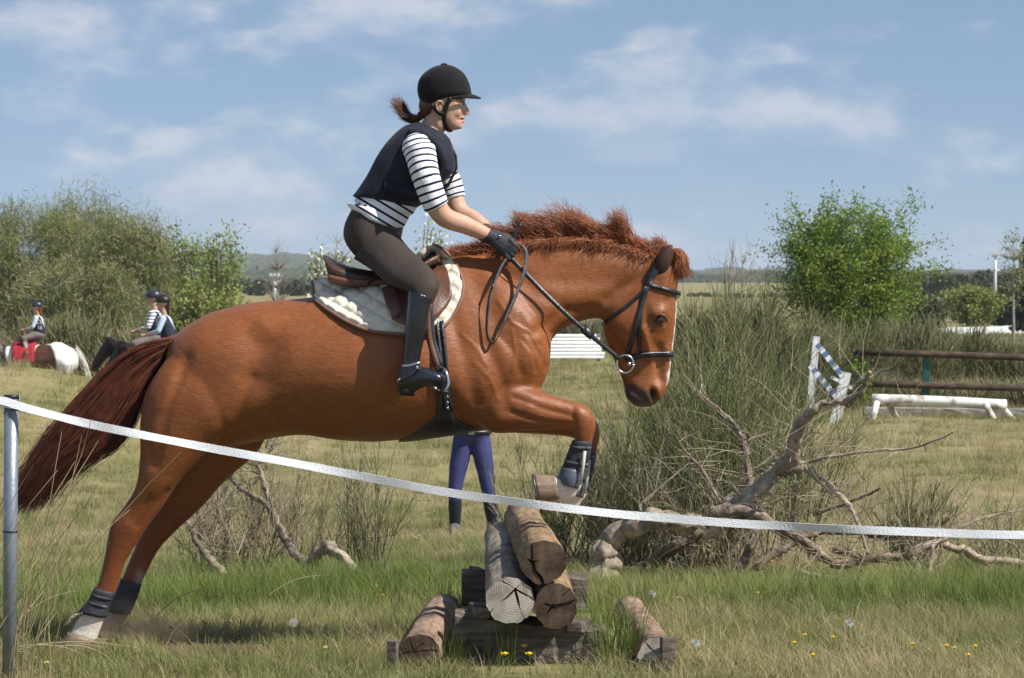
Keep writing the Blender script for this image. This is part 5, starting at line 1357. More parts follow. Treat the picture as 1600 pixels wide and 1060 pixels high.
def scatter(name, label, tufts, m, pts, scl, seed, kind='stuff'):
    col = bpy.data.collections.new(name + '_tufts')
    for k, (V, Q) in enumerate(tufts):
        me = new_mesh(name + '_tuft', V, [Q]); me.materials.append(m); me.polygons.foreach_set('use_smooth', np.ones(len(me.polygons), bool))
        col.objects.link(bpy.data.objects.new(name + '_tuft', me))
    r = np.random.default_rng(seed); n = len(pts)
    me = new_mesh(name, pts, [np.zeros((0, 3), int)] if False else []) if n == 0 else bpy.data.meshes.new(name)
    me.vertices.add(n); me.vertices.foreach_set('co', np.asarray(pts, np.float32).ravel())
    a = me.attributes.new('scl', 'FLOAT', 'POINT'); a.data.foreach_set('value', np.asarray(scl, np.float32))
    a = me.attributes.new('rot', 'FLOAT_VECTOR', 'POINT'); rv = np.stack([r.normal(0, .08, n), r.normal(0, .08, n), r.uniform(0, 6.28, n)], 1); a.data.foreach_set('vector', rv.astype(np.float32).ravel())
    a = me.attributes.new('pick', 'INT', 'POINT'); a.data.foreach_set('value', r.integers(0, len(tufts), n).astype(np.int32))
    o = bpy.data.objects.new(name, me); COL.objects.link(o); me.materials.append(m)
    ng = bpy.data.node_groups.new(name + '_gn', 'GeometryNodeTree')
    ng.interface.new_socket('Geometry', in_out='INPUT', socket_type='NodeSocketGeometry'); ng.interface.new_socket('Geometry', in_out='OUTPUT', socket_type='NodeSocketGeometry')
    N, L = ng.nodes, ng.links
    gi, go = N.new('NodeGroupInput'), N.new('NodeGroupOutput'); ci = N.new('GeometryNodeCollectionInfo'); ci.inputs['Collection'].default_value = col; ci.inputs['Separate Children'].default_value = True; ci.inputs['Reset Children'].default_value = True
    ip = N.new('GeometryNodeInstanceOnPoints'); ip.inputs['Pick Instance'].default_value = True
    def named(nm, t):
        q = N.new('GeometryNodeInputNamedAttribute'); q.data_type = t; q.inputs['Name'].default_value = nm; return q.outputs['Attribute']
    er = N.new('FunctionNodeEulerToRotation'); L.new(named('rot', 'FLOAT_VECTOR'), er.inputs[0])
    L.new(gi.outputs[0], ip.inputs['Points']); L.new(ci.outputs[0], ip.inputs['Instance']); L.new(named('pick', 'INT'), ip.inputs['Instance Index']); L.new(er.outputs[0], ip.inputs['Rotation']); L.new(named('scl', 'FLOAT'), ip.inputs['Scale'])
    L.new(ip.outputs[0], go.inputs[0])
    md = o.modifiers.new('scatter', 'NODES'); md.node_group = ng
    tag(o, label, 'grass', kind=kind)
    return o
gr = np.random.default_rng(99)
_ph = gr.uniform(0, 6.28, 12)
def patch(x, y, s=1.0):
    return (np.sin(x * 1.1 * s + _ph[0] + .6 * np.sin(y * .7 * s)) + np.sin(y * .9 * s + _ph[1] + .8 * np.sin(x * .8 * s + _ph[2])) + np.sin((x + y) * 1.9 * s + _ph[3]) * .6) / 2.6
def sample(d0, d1, dens, keep):
    wide = .27 if d1 < 40 else .24; n = int(dens * (d1 - d0) * (wide * (d0 + d1) + 2.2)); d = np.sqrt(gr.uniform(d0 ** 2, d1 ** 2, n)); x = gr.uniform(-1, 1, n) * (wide * d + 1.1)
    z = ground_z(x, d); p = np.stack([x, d, z], 1); k = keep(x, d, to_px(p)); return p[gr.uniform(size=n) < k]
def not_jump(x, d, q):
    inside = (q[:, 0] > 705) & (q[:, 0] < 945) & (d > LF + .1) & (d < LR)
    soil = ((q[:, 0] - 335) / 110) ** 2 + ((q[:, 1] - 1018) / 17) ** 2 < 1
    soil2 = ((q[:, 0] - 120) / 90) ** 2 + ((q[:, 1] - 1022) / 18) ** 2 < 1
    fore_ = (q[:, 0] > 715) & (q[:, 0] < 935) & (d > LF - .75) & (d <= LF + .1)
    return np.where(inside, .05, 1) * np.where(fore_, .22, 1) * np.where(soil, .10, 1) * np.where(soil2, .4, 1)
lush = lambda x, d, q: not_jump(x, d, q) * np.clip(.36 + .65 * patch(x, d, .9) + .5 * np.exp(-((d - 14.7) / 1.2) ** 2), .04, 1)
pa = sample(8.2, 13.6, 85, lambda x, d, q: lush(x, d, q) * .75); pb = sample(13.6, 17.0, 150, lambda x, d, q: lush(x, d, q) * np.clip((16.9 - d + .7 * patch(x, d, 1.6)) / 1.5, 0, 1)); pc = sample(16.1, 27, 36, lambda x, d, q: np.clip(.15 + .6 * patch(x, d, .7), 0, 1))
tall = [tuft(k, 26, .08, .22, .0042, .07, .55) for k in range(7)]
pts = np.concatenate([pa, pb, pc]); scl = np.concatenate([gr.uniform(.45, .85, len(pa)), gr.uniform(.6, 1.15, len(pb)), gr.uniform(.6, 1.0, len(pc))])
scatter('green_grass', 'lush green grass growing round the log jump and under the dead tree', tall, M_GR_G, pts, scl, 1)
short = [tuft(20 + k, 34, .03, .10, .0038, .10, .9) for k in range(7)]
pa = sample(7.6, 14, 200, lambda x, d, q: not_jump(x, d, q) * .95); pb = sample(14, 20, 120, lambda x, d, q: np.full_like(x, .8)); pc = sample(20, 30, 48, lambda x, d, q: np.clip(.45 + .7 * patch(x, d, .6), .08, 1)); pd = sample(30, 60, 15, lambda x, d, q: np.clip(.6 + .5 * patch(x, d, .4), .1, 1)); pe = sample(60, 120, 3.0, lambda x, d, q: np.full_like(x, .8))
pts = np.concatenate([pa, pb, pc, pd, pe]); scl = np.concatenate([gr.uniform(.6, 1.2, len(pa)), gr.uniform(.7, 1.3, len(pb)), gr.uniform(.8, 1.4, len(pc)), gr.uniform(1.1, 2.0, len(pd)), gr.uniform(2.2, 3.6, len(pe))])
scatter('olive_grass', 'short olive grass covering the whole meadow', short, M_GR_O, pts, scl, 2)
dry = [tuft(40 + k, 16, .05, .16, .0026, .10, 1.2) for k in range(6)]
pa = sample(7.8, 14, 60, lambda x, d, q: not_jump(x, d, q) * np.clip(.45 - .4 * patch(x, d, .9), .1, 1)); pb = sample(14, 18, 34, lambda x, d, q: np.full_like(x, .5)); pc = sample(18, 30, 80, lambda x, d, q: np.clip(.6 - .6 * patch(x, d, .6), .1, 1)); pd = sample(30, 60, 7, lambda x, d, q: np.full_like(x, .6))
pts = np.concatenate([pa, pb, pc, pd]); scl = np.concatenate([gr.uniform(.6, 1.2, len(pa) + len(pb)), gr.uniform(.6, 1.2, len(pc)), gr.uniform(1.2, 2.2, len(pd))])
scatter('straw_grass', 'dry straw coloured grass stems scattered through the meadow', dry, M_GR_D, pts, scl, 3)
# long single tussocks
def tussock(label, x, D, seed, h, nb=90, m=M_GR_G, lean=.5, spread=.07):
    V, Q = tuft(seed, nb, h * .5, h, .0045, spread, lean, K=6); X = (x - CX) / FPX * D
    V = V + np.array([X, D, float(ground_z(X, D))]); o = obj('grass_tussock', V, Q, m); tag(o, label, 'grass tussock', 'tall tussocks round the jump')
tussock('tall green tussock in front of the right end of the sleeper', 968, 10.75, 301, .36, 150, lean=.55, spread=.09)
tussock('green tussock against the front of the sleeper by the left log', 708, 10.7, 302, .20, 60)
tussock('thin green tussock before the middle of the sleeper', 785, 10.68, 303, .24, 36, lean=.25)
tussock('green tussock growing behind the right side of the log pile', 930, 12.0, 304, .30, 120)
tussock('green tussock left of the far sleeper', 700, 13.2, 305, .24, 90)
# bleached stalks near the left post
st = np.random.default_rng(8); paths = []
for k in range(26):
    x0 = st.uniform(-60, 75); D = st.uniform(9.3, 10.1); X = (x0 - CX) / FPX * D; b = np.array([X, D, float(ground_z(X, D))]); h = st.uniform(.4, .95); ln = st.uniform(.1, .55)
    paths.append([b + np.array([ln * h * (t ** 1.8) + .02 * math.sin(5 * t + k), st.normal(0, .01) + .1 * t * st.normal(0, .4), h * (t - .22 * ln * t * t)]) for t in np.linspace(0, 1, 8)])
V, Q = strands(np.array(paths), np.repeat((.0024 * np.linspace(1, .4, 8))[None], 26, 0), 4)
o = obj('dry_stalks', V, Q, M_GR_D); tag(o, 'tall bleached grass stalks round the steel post at the left', 'dry grass', kind='stuff')
paths = []
for (x0, y0, x1, y1, D) in [(22, 1018, 160, 1012, 10.9), (30, 1011, 230, 1016, 10.9), (20, 1020, 75, 1045, 10.6), (60, 1008, 160, 1043, 10.7), (95, 1010, 180, 1035, 10.75), (28, 970, 120, 924, 11.0), (245, 962, 315, 922, 12.5), (1050, 943, 1070, 941, 12.4), (420, 930, 500, 900, 13.5)]:
    a, b = P(x0, y0, D), P(x1, y1, D); paths.append([a * (1 - t) + b * t + np.array([0, 0, .025 * math.sin(3.1 * t)]) for t in np.linspace(0, 1, 8)])
V, Q = strands(np.array(paths), np.repeat((.0026 * np.linspace(1, .5, 8))[None], len(paths), 0), 4)
o = obj('fallen_stalks', V, Q, M_GR_D); tag(o, 'fallen bleached stalks lying across the grass by the hind hooves', 'dry grass', kind='stuff')
# flowers
M_YEL = mat('dandelion_yellow', (0.75, 0.50, 0.02), .6); M_WHT = mat('daisy_white', (0.8, 0.8, 0.76), .6); M_FLUFF = mat('seed_head', (0.55, 0.55, 0.52), .9)
def flower(x, y, m, r, lab, cat, grp, h=.07):
    g = on_ground(x, y + 4); c = g + np.array([0, 0, h]); V, F = [], []
    t = thing(cat.replace(' ', '_'), lab, cat, g, grp)
    V, Fq = tube([g - np.array([0, 0, .01]), (g + c) / 2 + .004, c], .0014, 5); obj('stem', V, Fq, M_GR_G, t)
    P_, F_ = [], []; n = 14
    for k in range(n):
        a = 6.283 * k / n; b = 6.283 * (k + .8) / n; o_ = len(P_)
        P_ += [c, c + np.array([r * math.cos(a), r * math.sin(a), .004]), c + np.array([r * 1.08 * math.cos((a + b) / 2), r * 1.08 * math.sin((a + b) / 2), .008]), c + np.array([r * math.cos(b), r * math.sin(b), .004])]; F_.append([o_, o_ + 1, o_ + 2, o_ + 3])
    hd = obj('petals', P_, F_, m, t); obj('disc', *ellipsoid(c + np.array([0, 0, .004]), (r * .5, r * .5, .007), nu=10, nv=6), M_YEL if m is not M_FLUFF else M_FLUFF, hd)
ORD = ['first', 'second', 'third', 'fourth', 'fifth', 'sixth', 'seventh', 'eighth', 'ninth', 'tenth', 'eleventh', 'twelfth', 'thirteenth', 'fourteenth', 'fifteenth', 'sixteenth', 'seventeenth']
for i, (x, y) in enumerate(sorted([(819, 1036), (827, 1050), (789, 1050), (1380, 929), (588, 935), (1184, 946), (1241, 1031), (1258, 1018), (1479, 1036), (1491, 1040), (1513, 1052), (1524, 1037), (1426, 1033), (1206, 893), (598, 950), (1270, 1052), (1302, 1022)])):
    flower(x, y, M_YEL, .015 if 700 < x < 850 else .010, 'small yellow flower in the grass, %s from the left of the yellow ones' % ORD[i], 'yellow flower', 'yellow flowers in the grass')
for i, (x, y) in enumerate(sorted([(319, 984), (358, 983), (74, 1051), (1382, 888), (508, 1026), (655, 842), (662, 838), (649, 845), (1500, 760)])):
    flower(x, y, M_WHT, .011, 'small white daisy in the grass, %s from the left of the daisies' % ORD[i], 'daisy', 'white daisies in the grass', .04)
for i, (x, y) in enumerate([(1085, 1040), (1018, 953), (1325, 1005), (457, 1004)]):
    g = on_ground(x, y + 4); t = thing('seed_head', 'fluffy pale dandelion seed head, %s in the foreground grass' % ['third from the left', 'second from the left', 'rightmost', 'leftmost'][i], 'seed head', g, 'dandelion seed heads')
    obj('stem', *tube([g, g + np.array([.004, 0, .08])], .0014, 5), M_GR_G, t)
    r_ = np.random.default_rng(i); d = r_.normal(size=(110, 3)); d /= np.linalg.norm(d, axis=1)[:, None]; c = g + np.array([.004, 0, .09])
    V, Q = strands(np.stack([c + d * .002, c + d * .012, c + d * .019], 1), np.full((110, 3), .0006)); obj('fluff', V, Q, M_FLUFF, t)
# trampled soil where the horse took off
M_SOIL = mat('bare_soil', (0.17, 0.115, 0.07), .95, .1, var=(0.085, 0.058, 0.036), vscale=9, vdetail=8, bump=1.0, bscale=24)
def soil(cx, cy, rx, ry, seed, lab):
    r = np.random.default_rng(seed); n = 40; g0 = on_ground(cx, cy); V, F = [g0 + np.array([0, 0, .012])], []
    for ring in (.35, .7, 1.0):
        for j in range(n):
            a = 6.283 * j / n; k = ring * (1 + .18 * math.sin(3 * a + seed) + .12 * math.sin(7 * a) + r.normal(0, .04)); X = g0[0] + rx * k * math.cos(a); Y = g0[1] + ry * k * math.sin(a)
            V.append([X, Y, float(ground_z(X, Y)) + (.012 * (1 - ring) + .004) + (r.uniform(0, .012) if ring < 1 else 0)])
    for j in range(n): F.append([0, 1 + j, 1 + (j + 1) % n])
    for q in range(2):
        for j in range(n): a = 1 + q * n + j; b = 1 + q * n + (j + 1) % n; F.append([a, a + n, b + n, b])
    o = obj('soil_patch', V, F, M_SOIL); tag(o, lab, 'soil', kind='structure')
soil(335, 1018, .27, .30, 1, 'bare trampled soil behind the take-off hooves'); soil(120, 1022, .24, .26, 2, 'bare soil under the hind hooves')
r_ = np.random.default_rng(77); cl = []
for k in range(170):
    t = r_.uniform() ** 1.4; x = 150 + 260 * t * r_.uniform(.3, 1.2); y = 1012 - r_.exponential(26) * (.4 + t); D = HD + r_.normal(0, .15); s = r_.uniform(.0015, .0055) * (1 if r_.uniform() > .06 else 2)
    V, F = ellipsoid(P(x, y, D), (s, s * .8, s * .7), nu=5, nv=3); cl.append((V, F))
for k in range(120):
    x = r_.normal(330, 75); y = r_.normal(1018, 9); g = on_ground(x, y); s = r_.uniform(.006, .02); V, F = ellipsoid(g + np.array([0, 0, s * .4]), (s, s * .9, s * .7), nu=6, nv=4); cl.append((V + r_.normal(0, s * .12, V.shape), F))
V, F = merge(cl); o = obj('kicked_up_soil', V, F, M_SOIL); tag(o, 'crumbs of soil kicked up behind the hind hooves', 'soil crumbs', kind='stuff')
# ================================================================== broom bushes near the jump
M_BR_G = mat('green_broom_stems', (0.095, 0.13, 0.035), .6, .3, var=(0.18, 0.215, 0.07), vscale=5, vdetail=3)
M_BR_T = mat('dry_broom_stems', (0.29, 0.24, 0.15), .75, .2, var=(0.46, 0.39, 0.265), vscale=6, vdetail=3)
M_BR_B = mat('broom_bark', (0.15, 0.115, 0.08), .85, .2, var=(0.24, 0.195, 0.14), vscale=20, bump=.4, bscale=60)
def broom_paths(base, h, spread, nmain, nsub, rg, lean=(0, 0), disc=.10, curl=.55, K=7, sub_len=.42):
    """arching main stems and their upright shoots"""
    a = rg.uniform(0, 6.283, nmain); tilt = spread * np.sqrt(rg.uniform(.01, 1, nmain))
    p = np.stack([base[0] + disc * rg.normal(size=nmain), base[1] + disc * rg.normal(size=nmain), np.zeros(nmain)], 1); p[:, 2] = ground_z(p[:, 0], p[:, 1]) - .02
    d = np.stack([np.cos(a) * tilt + lean[0], np.sin(a) * tilt + lean[1], np.ones(nmain)], 1); d /= np.linalg.norm(d, axis=1)[:, None]
    Ls = h * rg.uniform(.55, 1.05, nmain) * (1 - .25 * tilt / max(spread, .01)); main = np.zeros((nmain, K, 3)); dirs = np.zeros((nmain, K, 3))
    for k in range(K):
        main[:, k] = p; dirs[:, k] = d; d = d + rg.normal(0, .12, (nmain, 3)); d[:, 2] += curl * .12; d /= np.linalg.norm(d, axis=1)[:, None]; p = p + d * (Ls / (K - 1))[:, None]
    n = nmain * nsub; i = rg.integers(0, nmain, n); t = rg.uniform(.22, .97, n) * (K - 1); k0 = np.clip(t.astype(int), 0, K - 2); w = (t - k0)[:, None]
    q = main[i, k0] * (1 - w) + main[i, k0 + 1] * w; d = dirs[i, k0] + rg.normal(0, .46, (n, 3)); d[:, 2] += .22; d /= np.linalg.norm(d, axis=1)[:, None]
    L2 = h * sub_len * rg.uniform(.3, 1.0, n) * (1 - .45 * t / (K - 1)); Ks = 5; sub = np.zeros((n, Ks, 3))
    for k in range(Ks):
        sub[:, k] = q; d = d + rg.normal(0, .11, (n, 3)); d[:, 2] += .05; d /= np.linalg.norm(d, axis=1)[:, None]; q = q + d * (L2 / (Ks - 1))[:, None]
    return main, sub
def broom(label, x, D, h, spread, nmain, nsub, seed, dry=.35, lean=(0, 0), disc=.10, rm=.0048, rs=.0019, name='broom_bush', sub_len=.42):
    rg = np.random.default_rng(seed); X = (x - CX) / FPX * D; b = np.array([X, D, float(ground_z(X, D))])
    t = thing(name, label, 'broom bush' if name == 'broom_bush' else 'dead bush', b, 'broom bushes round the jump')
    main, sub = broom_paths(b, h, spread, nmain, nsub, rg, lean, disc, sub_len=sub_len)
    K = main.shape[1]; V, Q = strands(main, np.repeat((rm * np.linspace(1, .3, K))[None], nmain, 0) * rg.uniform(.6, 1.3, (nmain, 1)), 5); obj('stems', V, Q, M_BR_B, t)
    isd = rg.uniform(size=len(sub)) < dry; r_ = np.repeat((rs * np.linspace(1, .45, 5))[None], len(sub), 0) * rg.uniform(.7, 1.35, (len(sub), 1))
    for nm, m, sel in (('green_shoots', M_BR_G, ~isd), ('dry_shoots', M_BR_T, isd)):
        if sel.sum(): V, Q = strands(sub[sel], r_[sel], 3); o = obj(nm, V, Q, m, t); tag(o, kind='stuff')
    return t
broom('tallest broom bush just beyond the horse head, wispy shoots against the sky', 1120, 17.9, 2.12, .52, 70, 30, 1, .20, disc=.16)
broom('dense broom bush below the horse muzzle', 1030, 18.4, 1.5, .62, 56, 24, 2, .26, disc=.18)
broom('broad broom bush right of the tallest one behind the dead limbs', 1185, 18.6, 1.7, .60, 48, 24, 3, .30, disc=.22)
broom('low fanned broom bush behind the front hooves of the horse', 880, 18.2, .98, .95, 46, 20, 4, .30, disc=.10)
broom('small broom bush at the right growing through the fallen tree', 1432, 17.2, .80, .65, 34, 18, 5, .30, disc=.08)
broom('second low broom behind the fallen tree further right', 1560, 17.6, .50, .6, 24, 16, 6, .45, disc=.10)
broom('thin broom sprig under the belly of the horse', 575, 16.7, .95, .36, 26, 11, 7, .35, disc=.06)
broom('tangled dry bush behind the hind legs of the horse', 372, 17.1, .78, .7, 46, 24, 8, .85, disc=.16, name='dry_bush')
broom('dry straw coloured bush behind the forked dead branch', 445, 18.2, .85, .55, 40, 20, 9, .8, disc=.2, name='dry_bush')
broom('wispy broom at the left end of the fallen tree', 975, 17.8, .95, .55, 44, 24, 10, .35, disc=.10)
broom('dry broom bush in front of the tall bushes by the fallen trunk', 1080, 17.6, .85, .6, 44, 22, 11, .65, disc=.14)

# ================================================================== far brush and trees
def leaf_mat(name, c1, c2, trans=.4, sc=1.2):
    return mat(name, c1, .6, .25, var=c2, vscale=sc, vdetail=5, trans=trans * .7, vrange=(.3, .7))
M_L_FRESH = leaf_mat('fresh_green_leaves', (0.09, 0.16, 0.012), (0.25, 0.34, 0.04), .45, 2.2)
M_L_YEL = leaf_mat('yellow_green_leaves', (0.17, 0.20, 0.045), (0.30, 0.32, 0.09), .4)
M_L_WIL = leaf_mat('pale_willow_leaves', (0.17, 0.22, 0.06), (0.30, 0.36, 0.12), .4)
M_L_BLO = mat('white_blossom', (0.72, 0.72, 0.62), .7, .2, trans=.3)
M_L_BRM = leaf_mat('broom_thicket_green', (0.11, 0.155, 0.035), (0.23, 0.275, 0.07), .3, .9)
M_L_BRD = leaf_mat('broom_thicket_tan', (0.22, 0.19, 0.105), (0.38, 0.33, 0.20), .25, .9)
M_L_HDG = leaf_mat('hedge_olive', (0.12, 0.14, 0.055), (0.235, 0.25, 0.11), .25, .7)
M_L_CON = leaf_mat('conifer_needles', (0.016, 0.034, 0.016), (0.04, 0.065, 0.03), .1, 1.5)
M_L_DRK = leaf_mat('dark_scrub', (0.06, 0.075, 0.035), (0.12, 0.13, 0.07), .2, .6)
M_TRK = mat('tree_bark', (0.13, 0.10, 0.075), .9, .1, var=(0.22, 0.18, 0.14), vscale=12, bump=.5, bscale=30)
M_BIRCH = mat('pale_twigs', (0.36, 0.32, 0.27), .8, .2, var=(0.22, 0.19, 0.16), vscale=8)
def tree(name, label, cat, x, D, top_y, width_px, ml, nl, leaf, seed, crown_from=.25, ntip=140, blossom=0, shrub=True, spiky=.25, group=None, twig_r=.012, mt=None, per=.16, rx_off=0.0, aspect=.55, flat=.9, upb=.3):
    rg = np.random.default_rng(seed); X = (x - CX) / FPX * D; gz_ = float(ground_z(X, D)); H = P(x, top_y, D)[2] - gz_; Wd = width_px / FPX * D / 2
    t = thing(name, label, cat, (X, D, gz_), group); cz = gz_ + H * (crown_from + (1 - crown_from) / 2); rz = H * (1 - crown_from) / 2
    d = rg.normal(size=(ntip, 3)); d /= np.linalg.norm(d, axis=1)[:, None]; rad = rg.uniform(.25, 1, ntip) ** .5 * (1 + spiky * rg.normal(0, .35, ntip))
    tips = np.array([X + rx_off, D, cz]) + d * rad[:, None] * np.array([Wd, Wd * flat, rz]); tips[:, 2] = np.maximum(tips[:, 2], gz_ + .05 * H)
    nl_ = 7 if shrub else 1; paths, radii = [], []; K = 7
    limbs = []
    for k in range(nl_):
        a = rg.uniform(0, 6.283); sp = (.25 if shrub else .03) * Wd; p0 = np.array([X + .05 * Wd * math.cos(a), D + .05 * Wd * math.sin(a), gz_ - .05]); p1 = np.array([X + rx_off * .7 + sp * 1.6 * math.cos(a), D + sp * 1.6 * math.sin(a), cz + (.35 if shrub else .55) * rz])
        s = np.linspace(0, 1, K)[:, None]; c = p0 * (1 - s) + p1 * s + rg.normal(0, .04 * H / 6, (K, 3)) * s; limbs.append(c); paths.append(c); radii.append(np.linspace(.035 if shrub else .055, .012, K) * H / 3.5)
    limbs = np.array(limbs)
    for q in tips:
        dd = np.linalg.norm(limbs - q, axis=2) + 1.6 * np.maximum(0, limbs[..., 2] - q[2] + .1 * H); i, j = np.unravel_index(dd.argmin(), dd.shape); s0 = limbs[i, j]; s = np.linspace(0, 1, K)[:, None]
        c = s0 * (1 - s) + q * s; c[:, 2] += .12 * np.linalg.norm(q - s0) * (s[:, 0] ** 2 - s[:, 0]) * -1; paths.append(c + rg.normal(0, .012 * H / 3, (K, 3)) * s); radii.append(np.linspace(twig_r, twig_r * .3, K))
    V, Q = strands(np.array(paths), np.array(radii), 5); obj('trunk', V, Q, mt or M_TRK, t)
    if nl:
        i = rg.integers(nl_, len(paths), nl); s = rg.uniform(.35, 1.03, nl) * (K - 1); k0 = np.clip(s.astype(int), 0, K - 2); w = (s - k0)[:, None]; PA = np.array(paths)
        C = PA[i, k0] * (1 - w) + PA[i, k0 + 1] * w + rg.normal(0, per, (nl, 3)) * np.array([1, 1, .9]) * (H / 4) ** .5
        nb = int(nl * blossom); V, Q = leaf_quads(C[nb:], leaf, rg, aspect=aspect, up_bias=upb); obj('crown', V, Q, ml, t, smooth=False)
        if nb: V, Q = leaf_quads(C[:nb], leaf * .9, rg, aspect=.9); obj('blossom', V, Q, M_L_BLO, t, smooth=False)
    return t
def brush(name, label, cat, lumps, n, L, r, mats, seed, group=None, up=.9, trunk=0):
    """thicket of thin upright shoots filling lumps (px x, depth, top y, width px)"""
    rg = np.random.default_rng(seed); x0, D0 = lumps[0][:2]; X0 = (x0 - CX) / FPX * D0
    t = thing(name, label, cat, (X0, D0, float(ground_z(X0, D0))), group); P0, DR = [], []
    for (x, D, ty, wpx) in lumps:
        X = (x - CX) / FPX * D; gz_ = float(ground_z(X, D)); H = P(x, ty, D)[2] - gz_; W = wpx / FPX * D / 2; m = n // len(lumps)
        d = rg.normal(size=(m, 3)); d[:, 2] = np.abs(d[:, 2]); d /= np.linalg.norm(d, axis=1)[:, None]; rad = rg.uniform(.15, 1, m) ** .45
        dens = .86 + .14 * np.sin(d[:, 0] * 9 + seed) * np.sin(d[:, 2] * 8 + 1) + .06 * rg.normal(size=m)
        q = np.array([X, D, gz_]) + d * (rad * dens)[:, None] * np.array([W, W * .8, H - L * .55]); P0.append(q); v = d * np.array([.5, .5, .35]); v[:, 2] += up; DR.append(v + rg.normal(0, .26, (m, 3)))
    p = np.concatenate(P0); d = np.concatenate(DR); d /= np.linalg.norm(d, axis=1)[:, None]; Ls = L * rg.uniform(.45, 1.2, len(p)); K = 4; path = np.zeros((len(p), K, 3))
    for k in range(K): path[:, k] = p; d = d + rg.normal(0, .10, d.shape); d /= np.linalg.norm(d, axis=1)[:, None]; p = p + d * (Ls / (K - 1))[:, None]
    rr_ = np.repeat((r * np.array([1, .95, .7, .3]))[None], len(p), 0) * rg.uniform(.6, 1.4, (len(p), 1)); sel = rg.uniform(size=len(p)); a = 0
    for nm, m, f in mats:
        s = (sel >= a) & (sel < a + f); a += f
        if s.sum(): V, Q = strands(path[s], rr_[s], 3); o = obj(nm, V, Q, m, t); tag(o, kind='stuff')
    if trunk:
        (x, D, ty, wpx) = lumps[0]; X = (x - CX) / FPX * D; gz_ = float(ground_z(X, D)); W = wpx / FPX * D / 2; H = P(x, ty, D)[2] - gz_; pp = []
        for k in range(trunk):
            b = np.array([X + rg.normal(0, .45 * W), D - .5 * W + rg.normal(0, .2), gz_]); e = b + np.array([rg.normal(0, .3 * W), rg.normal(-.1, .2), H * rg.uniform(.4, .8)]); s = np.linspace(0, 1, 7)[:, None]; pp.append(b * (1 - s) + e * s + rg.normal(0, .07, (7, 3)))
        V, Q = strands(np.array(pp), np.repeat(np.linspace(.028, .01, 7)[None], trunk, 0), 5); obj('bare_stems', V, Q, M_BIRCH, t)
    return t
GT = [('green_shoots', M_L_BRM, .62), ('dry_shoots', M_L_BRD, .38)]
def thicket(label, x, D, ty, w, seed, n=15000, dryf=.35):
    t = tree('broom_thicket', label, 'broom thicket', x, D, ty, w, M_L_BRM, int(n * 1.8), .15, seed, .04, 420, spiky=.22, per=.15, aspect=.075, upb=.9, mt=M_BIRCH, twig_r=.012)
    rg = np.random.default_rng(seed + 50); cr = [c for c in t.children if c.name.startswith('crown')][0]
    co = np.empty(len(cr.data.vertices) * 3, np.float32); cr.data.vertices.foreach_get('co', co); co = co.reshape(-1, 4, 3).mean(1) + ROOTLOC[t.name]
    sel = co[rg.uniform(size=len(co)) < dryf]; V, Q = leaf_quads(sel + rg.normal(0, .12, sel.shape), .17, rg, aspect=.07, up_bias=.6); obj('dry_shoots', V, Q, M_L_BRD, t, smooth=False)
thicket('tall dark broom thicket rising behind the pony at the left edge', 60, 57, 296, 240, 1)
thicket('broad broom thicket in the middle of the left thickets', 135, 58.5, 290, 190, 2, 14000)
thicket('rounded broom thicket behind the two distant riders', 205, 56, 322, 150, 3, 12000, .5)
thicket('lower broom thicket filling the foot of the left thickets', 120, 54.5, 400, 250, 4, 12000, .7)
brush('bramble_bank', 'low tangled bramble and dry grass bank under the thickets', 'bramble', [(120, 53, 480, 170), (215, 52, 500, 150), (60, 53, 490, 120), (300, 53, 480, 130)], 7000, .45, .009, [('green_leaves', M_L_BRM, .35), ('dry_stems', M_L_BRD, .65)], 3)
tree('willow_sapling', 'loose pale green sapling right of the broom thickets', 'sapling', 305, 58, 352, 165, M_L_WIL, 7500, .075, 5, .12, 150, spiky=.55, per=.17)
tree('willow_sapling', 'thin pale green sapling with upright whips left of the blossom shrub', 'sapling', 345, 55, 338, 75, M_L_WIL, 1900, .07, 6, .2, 55, spiky=.8, per=.12)
tree('leafy_scrub', 'yellow green leafy scrub at the foot of the pale saplings', 'scrub', 330, 53, 425, 130, M_L_YEL, 6000, .08, 7, .02, 110, per=.2)
tree('blossom_shrub', 'white blossoming shrub behind the saddle cantle', 'blossom shrub', 512, 42, 362, 90, M_L_WIL, 2600, .055, 8, .2, 75, blossom=.4, spiky=.6, per=.10)
tree('blossom_shrub', 'white blossoming shrub seen between the rider and the horse neck', 'blossom shrub', 678, 42, 346, 105, M_L_WIL, 3600, .055, 9, .2, 95, blossom=.4, spiky=.5, per=.10)
tree('bare_tree', 'small leafless tree in front of the far hill left of the rider', 'bare tree', 435, 88, 366, 75, None, 0, .05, 10, .3, 170, shrub=False, spiky=.3, twig_r=.009, mt=M_BIRCH)
tree('bare_tree', 'taller leafless tree just behind the blossom shrub', 'bare tree', 528, 90, 352, 70, None, 0, .05, 11, .3, 150, shrub=False, spiky=.4, twig_r=.009, mt=M_BIRCH)
tree('bare_tree', 'leafless sapling poking above the brooms right of the horse head', 'bare tree', 1148, 62, 352, 85, None, 0, .05, 12, .25, 120, spiky=.5, twig_r=.007, mt=M_BIRCH)
tree('round_tree', 'round bright green leafy tree behind the brown rail fence', 'tree', 1326, 70, 306, 262, M_L_FRESH, 40000, .085, 13, .14, 380, spiky=.55, per=.13, twig_r=.014)
tree('yellow_tree', 'small yellow green tree far off at the right', 'tree', 1517, 125, 447, 112, M_L_YEL, 9000, .14, 14, .22, 160, shrub=False, per=.22, twig_r=.02)
tree('dark_scrub', 'dark grey green scrub between the round tree and the yellow tree', 'scrub', 1440, 100, 455, 90, M_L_DRK, 4500, .13, 15, .05, 110, per=.22)
